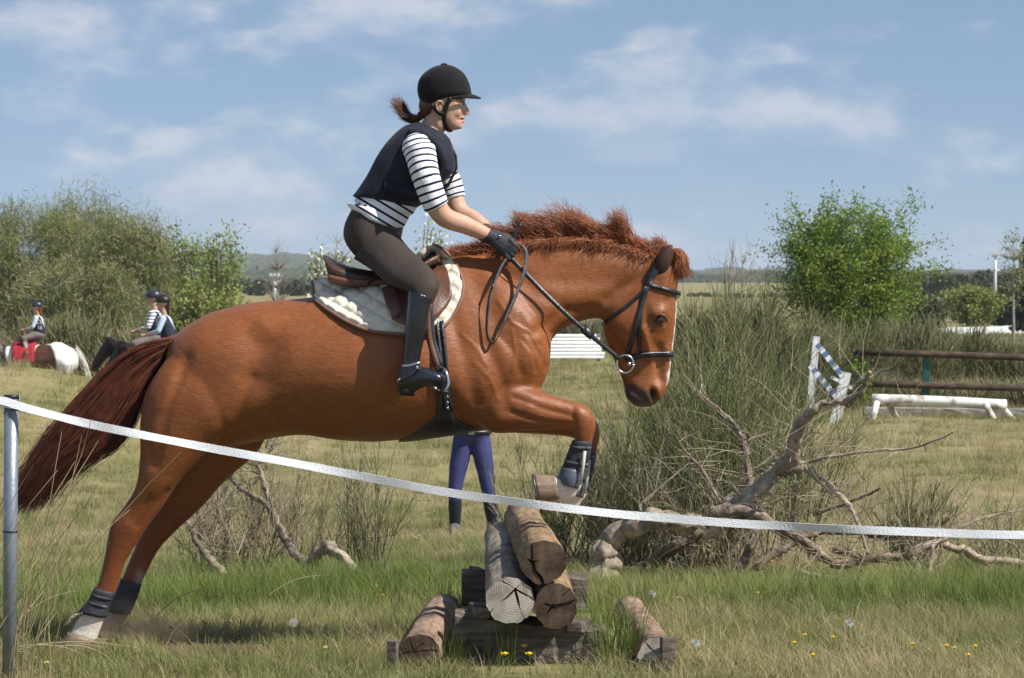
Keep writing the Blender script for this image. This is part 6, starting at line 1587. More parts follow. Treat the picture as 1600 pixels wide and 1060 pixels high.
tree('birch_tree', 'sparse pale birch at the right edge in front of the dark conifer', 'birch tree', 1585, 100, 352, 66, M_L_WIL, 700, .10, 16, .35, 90, shrub=False, spiky=.5, twig_r=.012, mt=M_BIRCH, per=.14)
def conifer(label, x, D, ty, wpx, seed):
    rg = np.random.default_rng(seed); X = (x - CX) / FPX * D; gz_ = float(ground_z(X, D)); H = P(x, ty, D)[2] - gz_; W = wpx / FPX * D / 2
    t = thing('conifer', label, 'conifer', (X, D, gz_), 'dark conifers at the right'); obj('trunk', *tube([(X, D, gz_), (X, D, gz_ + H)], [.12, .02], 8), M_TRK, t)
    n = 5200; z = rg.uniform(.08, 1, n); a = rg.uniform(0, 6.283, n); rr_ = W * (1 - z) ** .75 * (.55 + .45 * np.sin(z * 42 + a * 2)) * rg.uniform(.4, 1.1, n) + .05
    C = np.stack([X + rr_ * np.cos(a), D + rr_ * np.sin(a), gz_ + z * H], 1); V, Q = leaf_quads(C, .30, rg, up_bias=-.2, aspect=.4); obj('crown', V, Q, M_L_CON, t, smooth=False)
conifer('dark conifer cut by the right edge of the picture', 1606, 112, 372, 75, 1); conifer('lower dark conifer behind the yellow tree', 1566, 135, 452, 60, 2)
HG = [('olive_shoots', M_L_HDG, .68), ('dry_shoots', M_L_BRD, .32)]
brush('broom_hedge', 'grey green broom hedge directly behind the rail fence', 'hedge', [(1420, 56, 484, 170), (1330, 55, 490, 170), (1500, 57, 500, 170), (1590, 57, 520, 160), (1660, 57, 525, 140)], 20000, .42, .008, HG, 11, up=.6)
brush('broom_hedge', 'tall broom hedge between the horse head and the round tree', 'hedge', [(1180, 48, 440, 180), (1110, 46, 445, 150), (1250, 50, 480, 170)], 15000, .5, .0075, HG, 12, up=.6)
brush('scrub_bank', 'low dry scrub growing along the foot of the rail fence', 'scrub', [(1360, 52, 585, 120), (1440, 52, 600, 120), (1530, 52, 598, 130), (1620, 52, 600, 120)], 5000, .4, .008, [('dry_stems', M_L_BRD, .6), ('green_stems', M_L_HDG, .4)], 13)
tree('leafy_scrub', 'bright green bramble leaves over the white jump wing', 'scrub', 1335, 50, 548, 75, M_L_FRESH, 900, .07, 17, .05, 40, per=.14)
brush('far_scrub', 'far strip of dark scrub seen under the horse neck', 'scrub', [(890, 90, 500, 160), (960, 92, 498, 130), (1040, 90, 490, 120)], 5000, .7, .014, [('green', M_L_DRK, .6), ('dry', M_L_BRD, .4)], 14)
# ================================================================== fences and jumps far behind
M_RAIL = wood_mat('dark_rail', (0.085, 0.06, 0.042), (0.14, 0.105, 0.075), (0.035, 0.025, 0.018), stretch=(1, 6, 6))
M_GREENP = mat('green_painted_post', (0.012, 0.085, 0.065), .45, .4, var=(0.02, 0.11, 0.085), vscale=8)
M_WPAINT = mat('chipped_white_paint', (0.74, 0.74, 0.72), .6, .3, var=(0.36, 0.30, 0.24), vscale=3.5, vdetail=8, vrange=(.52, .62), bump=.3, bscale=20)
M_WHITE = mat('white_paint', (0.78, 0.79, 0.80), .55, .3, var=(0.66, 0.68, 0.70), vscale=3)
M_BLUEP = mat('blue_paint', (0.10, 0.17, 0.33), .5, .4)
M_GREYW = wood_mat('grey_board', (0.26, 0.24, 0.21), (0.38, 0.36, 0.32), (0.12, 0.11, 0.10), stretch=(1, 6, 6))
M_FRAMEW = wood_mat('weathered_frame', (0.42, 0.37, 0.29), (0.56, 0.51, 0.42), (0.20, 0.17, 0.13), stretch=(4, 4, 1))
FD = 50.0
def gz1(x, D): X = (x - CX) / FPX * D; return np.array([X, D, float(ground_z(X, D))])
fence = thing('rail_fence', 'dark brown two-rail fence with green posts at the right', 'fence', gz1(1450, FD))
for (y0, y1) in ((552, 561), (601, 609)):
    obj('rail', *tube([P(1338, y0 - 1, FD), P(1447, y0 + 1.5, FD), P(1600, y1 - 2, FD), P(1760, y1 + 1, FD)], [.058, .062, .06, .06], 10, jit=.03), M_RAIL, fence)
for x in (1447, 1652, 1338):
    b = gz1(x, FD + .09); top = P(x, 548, FD + .09); V, F = box((b + top) / 2 - np.array([0, 0, .1]), .125, .10, top[2] - b[2] + .2); o = obj('post', V, F, M_GREENP, fence, smooth=False); o.modifiers.new('b', 'BEVEL').width = .012
CD = 46.5
cav = thing('cavaletti', 'low white chipped pole jump standing in front of the rail fence', 'jump', gz1(1465, CD))
obj('pole', *tube(catmull(np.array([P(1362, 624, CD), P(1460, 627, CD), P(1572, 633, CD)]), 14), .085, 16, jit=.02), M_WPAINT, cav)
for (x0, y0, x1, y1, dd) in [(1370, 629, 1363, 650, -.25), (1388, 631, 1401, 652, .3), (1540, 632, 1553, 660, -.3), (1563, 634, 1584, 658, .3)]:
    b = P(x1, y1, CD + dd); b[2] = float(ground_z(b[0], b[1])) - .02; obj('leg', *tube([P(x0, y0, CD + dd * .2), b], .05, 10, jit=.03), M_WPAINT, cav)
bm = thing('ground_beam', 'grey wooden beam lying in the grass under the white pole jump', 'beam', gz1(1480, CD + .8))
a, b = gz1(1350, CD + .8), gz1(1640, CD + .6); obj('beam', *timber('', '', a + np.array([0, 0, .06]), b + np.array([0, 0, .06]), .16, .2, 9), M_GREYW, bm, smooth=False)
WD = 45.0
wing = thing('jump_wing', 'white and blue jump wing with slanting rails beside the brambles', 'jump wing', gz1(1305, WD))
def bar(name, a, b, w, d, m, par):
    a, b = np.asarray(a), np.asarray(b); V, F = strap(np.array([a, (a + b) / 2, b]), (0, 1, 0), d, w); return obj(name, V, F, m, par, smooth=False)
g = gz1(1308, WD); bar('upright', P(1322, 582, WD), np.array([P(1304, 655, WD)[0], WD, g[2]]), .16, .06, M_WHITE, wing)
g = gz1(1268, WD); bar('upright', P(1276, 526, WD + .5), np.array([P(1268, 655, WD)[0], WD + .5, g[2]]), .11, .06, M_WHITE, wing)
for (x0, y0, x1, y1) in [(1272, 532, 1318, 590), (1266, 572, 1308, 622)]:
    A, B = P(x0, y0, WD + .2), P(x1, y1, WD - .02)
    for k in range(9):
        t0, t1 = k / 9, (k + 1) / 9; bar('rail_segment', A * (1 - t0) + B * t0, A * (1 - t1) + B * t1, .085, .05, M_WHITE if k % 2 == 0 else M_BLUEP, wing)
bar('foot', P(1300, 590, WD - .2), P(1330, 606, WD + .2), .05, .05, M_WHITE, wing)
# stack of white poles under the horse neck
SD = 80.0
pal = thing('white_pole_stack', 'stack of white horizontal poles seen under the horse neck', 'pole stack', gz1(880, SD))
for k in range(7):
    y = 558.5 - 5.6 * k; xr = 944 - 2.0 * k + (3 if k % 2 else 0)
    obj('pole', *tube([P(690, y + 0.8, SD + .02 * k), P(xr, y, SD + .02 * k)], .046, 10), M_WHITE, pal)
for x in (700, 800, 935):
    b = gz1(x, SD + .12); top = P(x, 521, SD + .12); V, F = box((b + top) / 2, .10, .08, top[2] - b[2]); obj('support', V, F, M_GREYW, pal, smooth=False)
# arena boards far right
AD = 116.0
ar = thing('arena_boards', 'low white arena boards in the distance at the right', 'arena boards', gz1(1540, AD))
for k, (x0, x1, y) in enumerate([(1452, 1492, 528), (1496, 1536, 527), (1540, 1580, 526.5), (1584, 1625, 526), (1630, 1670, 526)]):
    a, b = P(x0, y, AD + k * .8), P(x1, y, AD + (k + 1) * .8); a[2] = ground_z(a[0], a[1]) + .16; b[2] = ground_z(b[0], b[1]) + .16; bar('board', a, b, .30, .04, M_WHITE, ar)
# weathered frame near the distant riders
WF = 53.0
fr_ = thing('wooden_frame', 'pale weathered wooden frame standing by the saplings at the left', 'wooden frame', gz1(303, WF))
for x in (291, 304, 320):
    b = gz1(x, WF); top = P(x, 463, WF); bar('post', b, top, .09, .09, M_FRAMEW, fr_)
bar('top_bar', P(277, 463, WF), P(323, 465, WF), .07, .10, M_FRAMEW, fr_); bar('cross_bar', P(289, 500, WF), P(322, 501, WF), .06, .08, M_FRAMEW, fr_)
# flood-light masts
M_MAST = mat('pale_mast', (0.62, 0.63, 0.64), .5, .4)
def mast(label, x, D, ty, bars):
    b = gz1(x, D); top = P(x, ty, D); t = thing('light_mast', label, 'light mast', b, 'light masts'); obj('pole', *tube([b, top], [.16, .09], 8), M_MAST, t)
    for y in bars: obj('crossbar', *tube([P(x - 7, y, D), P(x + 7, y, D)], .06, 6), M_MAST, t)
    for dx in (-6, 0, 6): V, F = box(P(x + dx, bars[0] - 1.5, D - .2), .2, .2, .22); obj('lamp', V, F, M_MAST, t, smooth=False)
mast('thin light mast above the far trees at the right', 1555, 230, 396, (398, 423)); mast('pale light mast in front of the far hill left of the rider', 429, 210, 428, (431, 440))
# far hills and woods
M_HILL = mat('wooded_hill', (0.035, 0.055, 0.028), .95, .05, var=(0.075, 0.085, 0.045), vscale=.03, vdetail=8, bump=1.0, bscale=.12)
M_WOOD = mat('far_wood', (0.04, 0.058, 0.025), .95, .05, var=(0.10, 0.105, 0.05), vscale=.16, vdetail=7)
def ridge(name, label, D, prof, depth, m, seed, amp, kind='structure', step=3.0):
    rg = np.random.default_rng(seed); xs = np.arange(prof[0][0], prof[-1][0], step); ys = np.interp(xs, [p[0] for p in prof], [p[1] for p in prof]); n = len(xs)
    nz = sum(rg.normal(0, 1, n // s + 3)[(np.arange(n) / s).astype(int)] * (1 - (np.arange(n) / s) % 1) + rg.normal(0, 1, n // s + 3)[(np.arange(n) / s).astype(int) + 1] * 0 for s in (1,)) * amp
    V = []
    rows = [(0, -40), (0, .45), (depth * .15, .8), (depth * .4, 1.0), (depth, .9), (depth * 1.2, -40)]
    for (dy, f) in rows:
        for i in range(n):
            top = P(xs[i], ys[i], D)[2]; z0 = CAM_Z - 2.6; h = (top - z0) * D / D
            z = z0 + (h * f + (nz[i] * rg.uniform(.4, 1.2) if f > .5 else 0) if f > 0 else -6); V.append([(xs[i] - CX) / FPX * D, D + dy + rg.uniform(-.02, .02) * depth, z])
    F = [[r * n + i, r * n + i + 1, (r + 1) * n + i + 1, (r + 1) * n + i] for r in range(len(rows) - 1) for i in range(n - 1)]
    o = obj(name, V, F, m, origin=((0, D, CAM_Z - 2.6))); tag(o, label, name.replace('_', ' '), kind=kind); return o
ridge('hill', 'long wooded hill on the horizon', 1900, [(-1400, 408), (-300, 402), (200, 396), (390, 394), (480, 396), (560, 406), (700, 414), (900, 420), (1100, 424), (1400, 421), (1480, 428), (1600, 424), (2000, 418), (3000, 412)], 500, M_HILL, 1, .9)
ridge('hill', 'nearer low wooded rise below the horizon hill', 900, [(-1400, 436), (200, 430), (420, 424), (600, 428), (1000, 432), (1450, 432), (1560, 430), (1700, 428), (3000, 430)], 200, M_HILL, 2, .8)
def wood_row(name, label, D, xr, ytop, seed, m, n):
    """far-off wood: a mass of leaf clumps on many crowns"""
    rg = np.random.default_rng(seed); C = []
    for k in range(n):
        x = rg.uniform(*xr); D1 = D * rg.uniform(1, 1.2); X = (x - CX) / FPX * D1; g = float(ground_z(X, D1)); top = P(x, ytop + rg.normal(0, 4), D1)[2]; H = top - g; w = H * rg.uniform(.3, .5)
        d = rg.normal(size=(260, 3)); d /= np.linalg.norm(d, axis=1)[:, None]; C.append(np.array([X, D1, g + H * .55]) + d * rg.uniform(.6, 1.05, (260, 1)) * np.array([w, w, H * .45]))
    V, Q = leaf_quads(np.concatenate(C), D / 300.0, rg, aspect=.8); o = obj(name, V, Q, m, smooth=False); tag(o, label, 'wood', kind='stuff'); return o
wood_row('far_wood', 'far-off wood closing the field left of the rider', 330, (330, 620), 446, 1, M_WOOD, 60)
wood_row('far_wood', 'far-off wood closing the field on the right', 300, (1395, 1720), 434, 2, M_WOOD, 60)
wood_row('far_wood', 'far-off wood behind the thickets at the left', 340, (-300, 300), 452, 3, M_WOOD, 60)
wood_row('far_wood', 'far-off wood behind the horse neck and brooms', 300, (640, 1380), 470, 4, M_WOOD, 110)

# dust hanging behind the take-off hooves
md = bpy.data.materials.new('soil_dust'); md.use_nodes = True; N, L = md.node_tree.nodes, md.node_tree.links; N.remove(N['Principled BSDF'])
pv = N.new('ShaderNodeVolumePrincipled'); pv.inputs['Color'].default_value = (0.62, 0.45, 0.30, 1); tc = N.new('ShaderNodeTexCoord'); nz = N.new('ShaderNodeTexNoise'); nz.inputs['Scale'].default_value = 7.0; nz.inputs['Detail'].default_value = 4
L.new(tc.outputs['Object'], nz.inputs['Vector']); ln = N.new('ShaderNodeVectorMath'); ln.operation = 'MULTIPLY'; ln.inputs[1].default_value = (1 / .33, 1 / .22, 1 / .16); L.new(tc.outputs['Object'], ln.inputs[0])
le = N.new('ShaderNodeVectorMath'); le.operation = 'LENGTH'; L.new(ln.outputs['Vector'], le.inputs[0]); mr = N.new('ShaderNodeMapRange'); mr.inputs['From Min'].default_value = 1.0; mr.inputs['From Max'].default_value = .1; mr.inputs['To Max'].default_value = 1.0; L.new(le.outputs['Value'], mr.inputs['Value'])
m1 = N.new('ShaderNodeMapRange'); m1.inputs['From Min'].default_value = .42; m1.inputs['From Max'].default_value = .7; m1.inputs['To Max'].default_value = 4.5; L.new(nz.outputs['Fac'], m1.inputs['Value'])
mu = N.new('ShaderNodeMath'); mu.operation = 'MULTIPLY'; L.new(mr.outputs['Result'], mu.inputs[0]); L.new(m1.outputs['Result'], mu.inputs[1]); L.new(mu.outputs[0], pv.inputs['Density']); L.new(pv.outputs[0], N['Material Output'].inputs['Volume'])
dc = P(205, 988, HD - .02); V, F = ellipsoid(dc, (.33, .22, .16), nu=24, nv=14); o = obj('dust', V, F, md, origin=dc); tag(o, 'thin brown dust kicked up behind the hind hooves', 'dust', kind='stuff')

# spring haze over the whole countryside
mh = bpy.data.materials.new('air_haze'); mh.use_nodes = True; N, L = mh.node_tree.nodes, mh.node_tree.links; N.remove(N['Principled BSDF'])
pv = N.new('ShaderNodeVolumePrincipled'); pv.inputs['Color'].default_value = (0.82, 0.88, 0.96, 1); pv.inputs['Density'].default_value = 0.00022; L.new(pv.outputs[0], N['Material Output'].inputs['Volume'])
V, F = box((0, 1250, 20), 11000, 3000, 60); o = obj('haze', V, F, mh, smooth=False, origin=(0, 1250, 20)); tag(o, 'thin pale haze in the air over the fields', 'haze', kind='stuff')
# ================================================================== people and ponies behind
M_SK2 = mat('skin', (0.52, 0.30, 0.21), .55, .35, var=(0.56, 0.34, 0.24), vscale=12)
M_NAVY = mat('navy_breeches', (0.035, 0.038, 0.12), .75, .25, var=(0.05, 0.055, 0.16), vscale=7, bump=.3, bscale=20)
M_CHAP = mat('dark_half_chaps', (0.010, 0.011, 0.022), .55, .35, var=(0.02, 0.021, 0.035), vscale=14)
M_SHOE2 = mat('grey_black_shoes', (0.05, 0.048, 0.052), .7, .3, var=(0.14, 0.135, 0.13), vscale=30)
M_PALEBLUE = mat('pale_blue_shirt', (0.40, 0.50, 0.62), .85, .2, var=(0.48, 0.58, 0.70), vscale=6, bump=.3, bscale=20)
M_PALEGREY = mat('pale_grey_shirt', (0.50, 0.55, 0.60), .85, .2, var=(0.60, 0.65, 0.70), vscale=6, bump=.3, bscale=20)
M_TAUPE = mat('taupe_breeches', (0.15, 0.12, 0.115), .8, .2, var=(0.20, 0.165, 0.16), vscale=6)
M_MAROON = mat('maroon_breeches', (0.14, 0.022, 0.05), .8, .2, var=(0.19, 0.035, 0.07), vscale=6)
M_BLUESOCK = mat('blue_riding_socks', (0.10, 0.17, 0.36), .8, .2)
M_NVEST = mat('navy_vest', (0.014, 0.018, 0.032), .75, .25, var=(0.024, 0.03, 0.05), vscale=10)
M_HSHELL = mat('dark_blue_helmet', (0.018, 0.024, 0.04), .35, .5, var=(0.03, 0.038, 0.06), vscale=10)
M_DHAIR = mat('dark_hair', (0.018, 0.011, 0.008), .45, .4)
M_LETTER = mat('white_lettering', (0.75, 0.75, 0.75), .7)
def caps(L, vox, sm=4): v, q, e = voxel([capsule(np.array(a), ra, np.array(b), rb) for a, ra, b, rb in L], vox, 0); return laplace(v, e, sm, .5), q
def world(V, loc, rz, sc): return (np.asarray(V) * sc) @ rotz(rz).T + np.asarray(loc)
def face_head(hc, hy=0.0):
    """head facing -x: skull, jaw, nose, neck"""
    x, y, z = hc; c, s = math.cos(hy), math.sin(hy); f = lambda a, b, d: (x - a * c - b * s, y - a * s + b * c, z + d)
    return [(f(.0, 0, .03), .088, f(-.025, 0, .025), .088), (f(.03, 0, -.045), .058, f(.055, 0, -.085), .034), (f(.095, 0, .005), .010, f(.108, 0, -.025), .014), (f(-.02, 0, -.06), .05, f(-.035, 0, -.17), .055)]
def rider_fig(label, loc, rz, sc, shirt, breech, low, hair=None, vest=M_NVEST, head_turn=0.0, lean=0.0, letters=None, stripe=False, helmet=M_HSHELL, seed=0):
    root = thing('person', label, 'person', loc, 'distant pony riders'); W = lambda V: world(V, loc, rz, sc)
    sh = (-.05 - lean, .42); hc = (-.07 - lean * 1.25, 0, .64)
    arms = [((sh[0], s * .155, sh[1] - .02), (sh[0] - .07, s * .21, .20), (sh[0] - .30, s * .09, .13)) for s in (-1, 1)]
    legs = [((-.03, s * .10, .02), (-.33, s * .25, -.07), (-.22, s * .30, -.47), (-.36, s * .31, -.52)) for s in (-1, 1)]
    body = face_head(hc, head_turn) + [((0, 0, .02), .11, (sh[0], 0, sh[1] - .08), .12)]
    for a, b, c in arms: body += [(a, .042, b, .034), (b, .034, c, .026), (c, .03, (c[0] - .05, c[1], c[2] - .015), .028)]
    for a, b, c, d in legs: body += [(a, .075, b, .055), (b, .05, c, .036), (c, .036, d, .03)]
    v, q = caps(body, .012); obj('body', W(v), q, M_SK2, root)
    shl = [((0, 0, .06), .135, (sh[0], 0, sh[1] - .08), .135)]
    for a, b, c in arms: shl += [(a, .058, b, .047), (b, .046, (c[0] + .04, c[1], c[2]), .034)]
    v, q = caps(shl, .012); so_ = obj('shirt', W(v), q, shirt, root)
    if stripe: attr_float(so_, 'stripe', v[:, 2] / .052 + 20)
    v, q = caps([((.0, -.03, .09), .145, (sh[0] + .005, -.07, sh[1] - .06), .10), ((.0, .03, .09), .145, (sh[0] + .005, .07, sh[1] - .06), .10)], .012); vo = obj('vest', W(v), q, vest, root)
    br = [((0, -.05, .03), .125, (0, .05, .03), .125)]
    for a, b, c, d in legs: br += [(a, .098, b, .068), (b, .064, (b[0] + .05, b[1] + .01, -.2), .055)]
    v, q = caps(br, .012); obj('breeches', W(v), q, breech, root)
    for a, b, c, d in legs:
        v, q = caps([((b[0] + .05, b[1] + .01, -.2), .057, c, .046), (c, .048, d, .038)], .01); obj('boot', W(v), q, low, root)
    Vh, Fh = ellipsoid((hc[0] + .012, hc[1], hc[2] + .055), (.128, .108, .098)); keep = Vh[:, 2] > hc[2] + .02; Vh[~keep, 2] = hc[2] + .02; he = obj('helmet', W(Vh), Fh, helmet, root)
    V, F = ellipsoid((hc[0] - .11 * math.cos(head_turn), hc[1] - .11 * math.sin(head_turn), hc[2] + .03), (.055, .075, .010)); obj('peak', W(V), F, helmet, he)
    if hair is not None: v, q = caps([((hc[0] + .06, 0, hc[2] + .0), .065, (hc[0] + .09, 0, hc[2] - .14), .035), ((hc[0] + .09, 0, hc[2] - .14), .03, (hc[0] + .11, 0, hc[2] - .26), .012)], .01); obj('hair', W(v), q, hair, root)
    if letters:
        for k, tx in enumerate(letters):
            cu = bpy.data.curves.new('tx', 'FONT'); cu.body = tx; cu.size = .13; cu.extrude = .002; cu.align_x = 'CENTER'; ob = bpy.data.objects.new('tx', cu); COL.objects.link(ob)
            dg = bpy.context.evaluated_depsgraph_get(); me = bpy.data.meshes.new_from_object(ob.evaluated_get(dg)); n = len(me.vertices); co = np.empty(n * 3, np.float32); me.vertices.foreach_get('co', co); co = co.reshape(-1, 3)
            Fs = [list(p.vertices) for p in me.polygons]; bpy.data.objects.remove(ob); bpy.data.meshes.remove(me)
            # onto the near side of the vest, slanting with the back
            Vt = np.stack([.03 + co[:, 0] * .9, np.full(n, -.178) - co[:, 2], .27 - .13 * k + co[:, 1]], 1); obj('lettering', W(Vt), Fs, M_LETTER, vo, smooth=False)
    return root
def pony(label, loc, rz, sc, coat, patches=None, mane=M_DHAIR, tailm=M_DHAIR, seed=0, saddle_cloth=None):
    root = thing('pony', label, 'pony', loc, 'ponies in the background'); W = lambda V: world(V, loc, rz, sc)
    L = [((-.38, 0, .86), .23, (.42, 0, .88), .25), ((.40, 0, .90), .26, (.55, 0, .86), .22), ((-.42, 0, .86), .22, (-.50, 0, .84), .19), ((-.50, 0, .95), .17, (-.86, 0, 1.12), .115), ((-.86, 0, 1.14), .11, (-1.02, 0, .93), .085), ((-1.02, 0, .93), .085, (-1.10, 0, .78), .06), ((-.88, .045, 1.22), .035, (-.90, .06, 1.33), .012), ((-.88, -.045, 1.22), .035, (-.90, -.06, 1.33), .012)]
    for (x, y, f) in ((-.44, -.13, 0), (-.40, .13, .1), (.56, -.14, 0), (.48, .14, -.06)):
        hind = x > 0; k = .58
        L += [((x, y, .80), .12 if hind else .10, (x + (.02 if hind else -.02), y, k), .075 if hind else .062), ((x + (.02 if hind else -.02), y, k), .07, (x + (.10 if hind else 0) + f * .3, y, .40), .045), ((x + (.10 if hind else 0) + f * .3, y, .40), .045, (x + (.06 if hind else 0) + f, y, .12), .034), ((x + (.06 if hind else 0) + f, y, .12), .036, (x - .03 + f, y, .04), .05)]
    v, q = caps(L, .02, 8); o = obj('body', W(v), q, mat('pony_coat_%d' % seed, (1, 1, 1), .5, .35, var=(.86, .86, .86), vscale=10, attr='coat'), root)
    colr = np.repeat(np.array(coat)[None], len(v), 0)
    for (cx, cy, cz, r, c) in (patches or []):
        d = np.linalg.norm((v - np.array([cx, cy, cz])) / r, axis=1) + .10 * np.sin(v[:, 0] * 17 + v[:, 2] * 13); w = smooth01((1.06 - d) / .12)[:, None]; colr = colr * (1 - w) + np.array(c) * w
    attr_color(o, 'coat', colr); rg = np.random.default_rng(seed)
    N, K = 420, 8; u = rg.uniform(0, 1, N); p = np.stack([.70 + 0 * u, rg.normal(0, .02, N), .99 + .03 * rg.normal(size=N)], 1); pa = np.zeros((N, K, 3))
    for k in range(K): t = k / (K - 1); pa[:, k] = p + np.stack([.13 * math.sin(min(t * 2.2, 1.5)) + (.05 + .12 * u) * t, .03 * rg.normal(size=N) * t, -.72 * t ** 1.25 * (.75 + .35 * u)], 1)
    V, Q = strands(pa, np.repeat((.007 * np.linspace(1, .5, K))[None], N, 0)); obj('tail', W(V), Q, tailm, root)
    N = 520; u = rg.uniform(0, 1, N); p = np.stack([-.50 - .42 * u, rg.normal(0, .015, N) - .02, 1.10 + .17 * u + .02 * np.sin(u * 9)], 1); pa = np.zeros((N, 6, 3)); sd = np.where(rg.uniform(size=N) < .7, -1, 1)
    for k in range(6): t = k / 5; pa[:, k] = p + np.stack([.05 * t * rg.normal(size=N) + .04 * t, sd * (.05 + .10 * math.sin(t * 2)), np.full(N, .05 * math.sin(t * 3) - .24 * t * t)], 1)
    V, Q = strands(pa, np.repeat((.006 * np.linspace(1, .5, 6))[None], N, 0)); obj('mane', W(V), Q, mane, root)
    return root
# pony and rider at the left edge
PDp = 47.0
Xp = (146 - CX) / FPX * PDp - .98; lp = np.array([Xp, PDp, float(ground_z(Xp, PDp))])
dz = P(105, 537, PDp)[2] - lp[2]; psc = dz / 1.13
Xp = (146 - CX) / FPX * PDp - .98 * psc; lp[0] = Xp
brown = (0.085, 0.032, 0.018); white = (0.78, 0.76, 0.72); blk = (0.02, 0.016, 0.014)
M_WHAIR = mat('white_tail_hair', (0.66, 0.62, 0.54), .6); M_GREYH = mat('grey_mane', (0.32, 0.30, 0.28), .6, var=(0.03, 0.03, 0.03), vscale=9, vdetail=2)
pony('white pony with brown patches walking left below the broom thicket', lp, 0, psc, white, [(.22, -.25, .86, np.array([.20, .35, .34]), brown), (-.70, 0, 1.05, np.array([.34, .5, .45]), blk), (-.50, 0, .5, np.array([.2, .5, .6]), blk)], mane=M_GREYH, tailm=M_WHAIR, seed=1)
M_REDCL = mat('red_quilted_cloth', (0.28, 0.018, 0.026), .85, .2, var=(0.38, 0.03, 0.04), vscale=12, bump=.6, bscale=24)
sc_ = thing('saddle_cloth', 'red quilted saddle cloth on the white and brown pony', 'saddle cloth', lp + np.array([0, 0, 1.1]))
g = np.array([[(x, s * .262 * math.cos(a) if True else 0, .87 + .272 * math.sin(a)) for a in np.linspace(math.radians(90), math.radians(-8), 12)] for x in np.linspace(-.28, .08, 8) for s in (-1,)])
for s in (-1, 1):
    gg = world((g * np.array([1, -s, 1])).reshape(-1, 3), lp, 0, psc).reshape(g.shape); V, F = sheet(gg, .02); obj('panel', V, F, M_REDCL, sc_)
sd_ = thing('pony_saddle', 'small brown saddle on the red cloth of the pony', 'saddle', lp + np.array([0, 0, 1.15 * psc]))
v, q = caps([((-.16, 0, 1.17), .07, (.02, 0, 1.15), .09), ((.02, 0, 1.16), .09, (.10, 0, 1.20), .06), ((-.05, -.24, .98), .05, (-.08, -.26, .84), .045)], .012); obj('seat', world(v, lp, 0, psc), q, M_BROWN, sd_)
seat_p = world(np.array([[-.08, 0, 1.26]]), lp, 0, psc)[0]; rs = (seat_p[2] - P(60, 470, PDp)[2]) / -.80
rider_fig('child rider in pale shirt and numbered dark vest on the white and brown pony', (P(62, 530, PDp)[0], PDp, seat_p[2]), 0, rs, M_PALEGREY, M_TAUPE, M_BLUESOCK, hair=mat('auburn_hair', (0.16, 0.04, 0.02), .5), head_turn=.3, letters=('CB', '16'), seed=2)
# two more riders half hidden by the chestnut's croup
for k, (x, ytop, D, kw, lab, plab) in enumerate([
        (249, 452, 46.0, dict(shirt=M_STRIPE, breech=M_TAUPE, low=M_CHAP, stripe=True, head_turn=.35), 'distant rider in dark blue helmet and striped shirt just above the chestnut rump', 'dark pony under the distant rider in the striped shirt'),
        (268, 460, 44.5, dict(shirt=M_PALEBLUE, breech=M_MAROON, low=M_CHAP, hair=M_DHAIR, helmet=M_DHAIR, vest=M_NVEST, lean=.04), 'distant rider in pale blue shirt and maroon breeches leaning beside the striped rider', 'dark pony under the distant rider in the pale blue shirt')]):
    X = (x - CX) / FPX * D; l_ = np.array([X + .05, D, float(ground_z(X, D))]); hz = P(x, ytop, D)[2] - l_[2]; s_ = hz / (1.26 + .80)
    pony(plab, l_, 0, s_ * 1.0, (0.035, 0.02, 0.014), seed=5 + k); rider_fig(lab, (l_[0] - .08, D, l_[2] + 1.26 * s_), 0, s_, seed=9 + k, **kw)
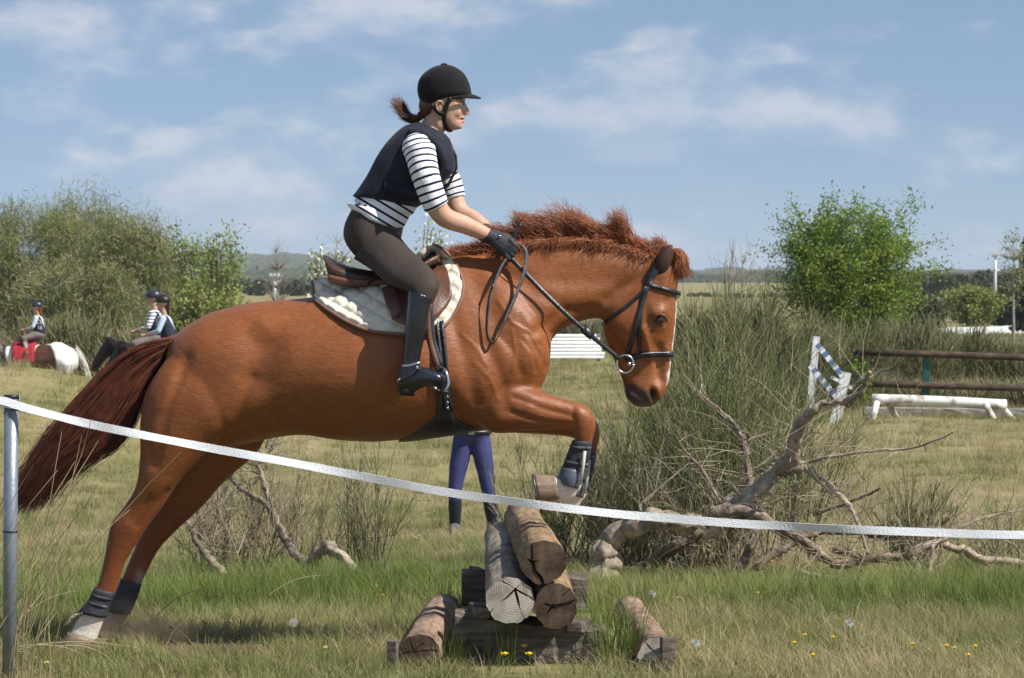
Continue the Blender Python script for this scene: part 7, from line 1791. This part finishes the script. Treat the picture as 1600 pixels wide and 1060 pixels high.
# helper standing behind the jump
def stander():
    D = 24.0; X = (744 - CX) / FPX * D; g = np.array([X, D, float(ground_z(X, D))]); u = lambda px_, py_, dd=0: P(px_, py_, D + dd) - g
    root = thing('person', 'person in navy breeches and dark boots standing behind the log jump', 'person', g); W = lambda V: np.asarray(V) + g
    hipL, hipR = u(722, 690), u(752, 690); kL, kR = u(711, 765, -.04), u(762, 762, -.04); aL, aR = u(711, 832), u(770, 824); z0 = 0.0
    aL[2] = max(aL[2], .09); aR[2] = max(aR[2], .09); tL, tR = aL + np.array([-.01, -.16, -.05]), aR + np.array([.06, -.15, -.05])
    hip = (hipL + hipR) / 2; neck = hip + np.array([.02, 0, .50]); hd = neck + np.array([0, -.02, .17])
    b = [(hipL, .07, kL, .05), (kL, .05, aL, .03), (aL + np.array([0, .02, -.04]), .026, tL, .02), (hipR, .07, kR, .05), (kR, .05, aR, .03), (aR + np.array([0, .02, -.04]), .026, tR, .02), (hip + np.array([0, 0, .06]), .075, neck - np.array([0, 0, .1]), .11), (neck - np.array([0, 0, .05]), .05, neck + np.array([0, 0, .08]), .048), (hd + np.array([0, 0, .03]), .088, hd + np.array([0, .02, .03]), .088), (hd + np.array([0, -.03, -.04]), .058, hd + np.array([0, -.05, -.085]), .034), (hd + np.array([0, -.10, 0]), .010, hd + np.array([0, -.11, -.025]), .013)]
    for s in (-1, 1):
        sh = neck + np.array([s * .17, 0, -.04]); el = sh + np.array([s * .07, .03, -.27]); ha = el + np.array([-s * .14, -.16, .10]); b += [(sh, .045, el, .036), (el, .036, ha, .027), (ha, .03, ha + np.array([-s * .01, -.05, -.05]), .024)]
        for k in range(4): f = ha + np.array([(k - 1.5) * .018, -.05, -.06]); b.append((f, .009, f + np.array([0, -.02, .02]), .008))
        b.append((ha + np.array([-s * .03, -.03, -.02]), .011, ha + np.array([-s * .045, -.05, -.055]), .009))
    v, q = caps(b, .008); obj('body', W(v), q, M_SK2, root)
    w = lambda a, c, t: a * (1 - t) + c * t
    v, q = caps([(hipL + np.array([.012, 0, .02]), .088, w(hipL, kL, .55), .078), (w(hipL, kL, .55), .076, kL, .058), (kL, .058, w(kL, aL, .45), .054), (hipR + np.array([-.012, 0, .02]), .088, w(hipR, kR, .55), .078), (w(hipR, kR, .55), .076, kR, .058), (kR, .058, w(kR, aR, .45), .054), (hip + np.array([-.05, 0, .06]), .105, hip + np.array([.05, 0, .06]), .105)], .008); bo = obj('breeches', W(v), q, M_NAVY, root)
    zb = u(735, 675)[2]; th = np.linspace(0, 6.283, 33); V, F = strap(np.array([[hip[0] + .165 * math.cos(a), hip[1] + .118 * math.sin(a), zb] for a in th]), (0, 0, 1), .035, .006); bl = obj('belt', W(V), F, M_BLACK, root)
    V, F = box(np.array([hip[0], hip[1] - .124, zb]), .05, .008, .035); obj('buckle', W(V), F, M_STEEL, bl, smooth=False)
    for kn, an, tt in ((kL, aL, tL), (kR, aR, tR)):
        v, q = caps([(w(kn, an, .30), .056, w(kn, an, .55), .058), (w(kn, an, .55), .058, an + np.array([0, 0, .0]), .046)], .008); obj('half_chap', W(v), q, M_CHAP, root)
        v, q = caps([(an + np.array([0, .03, -.03]), .052, an + np.array([0, 0, .05]), .052), (an + np.array([0, .02, -.045]), .05, tt, .046)], .008); v[:, 2] = np.maximum(v[:, 2], .004); so_ = obj('shoe', W(v), q, M_SHOE2, root)
    v, q = caps([(hip + np.array([s * .05, 0, .26]), .122, neck + np.array([s * .075, 0, -.12]), .118) for s in (-1, 1)] + [(neck + np.array([s * .16, 0, -.05]), .06, neck + np.array([s * .23, .03, -.30]), .05) for s in (-1, 1)], .01); obj('shirt', W(v), q, M_PALEGREY, root)
    V, F = ellipsoid(hd + np.array([0, .015, .06]), (.10, .11, .085)); obj('hair', W(V), F, M_DHAIR, root)
stander()
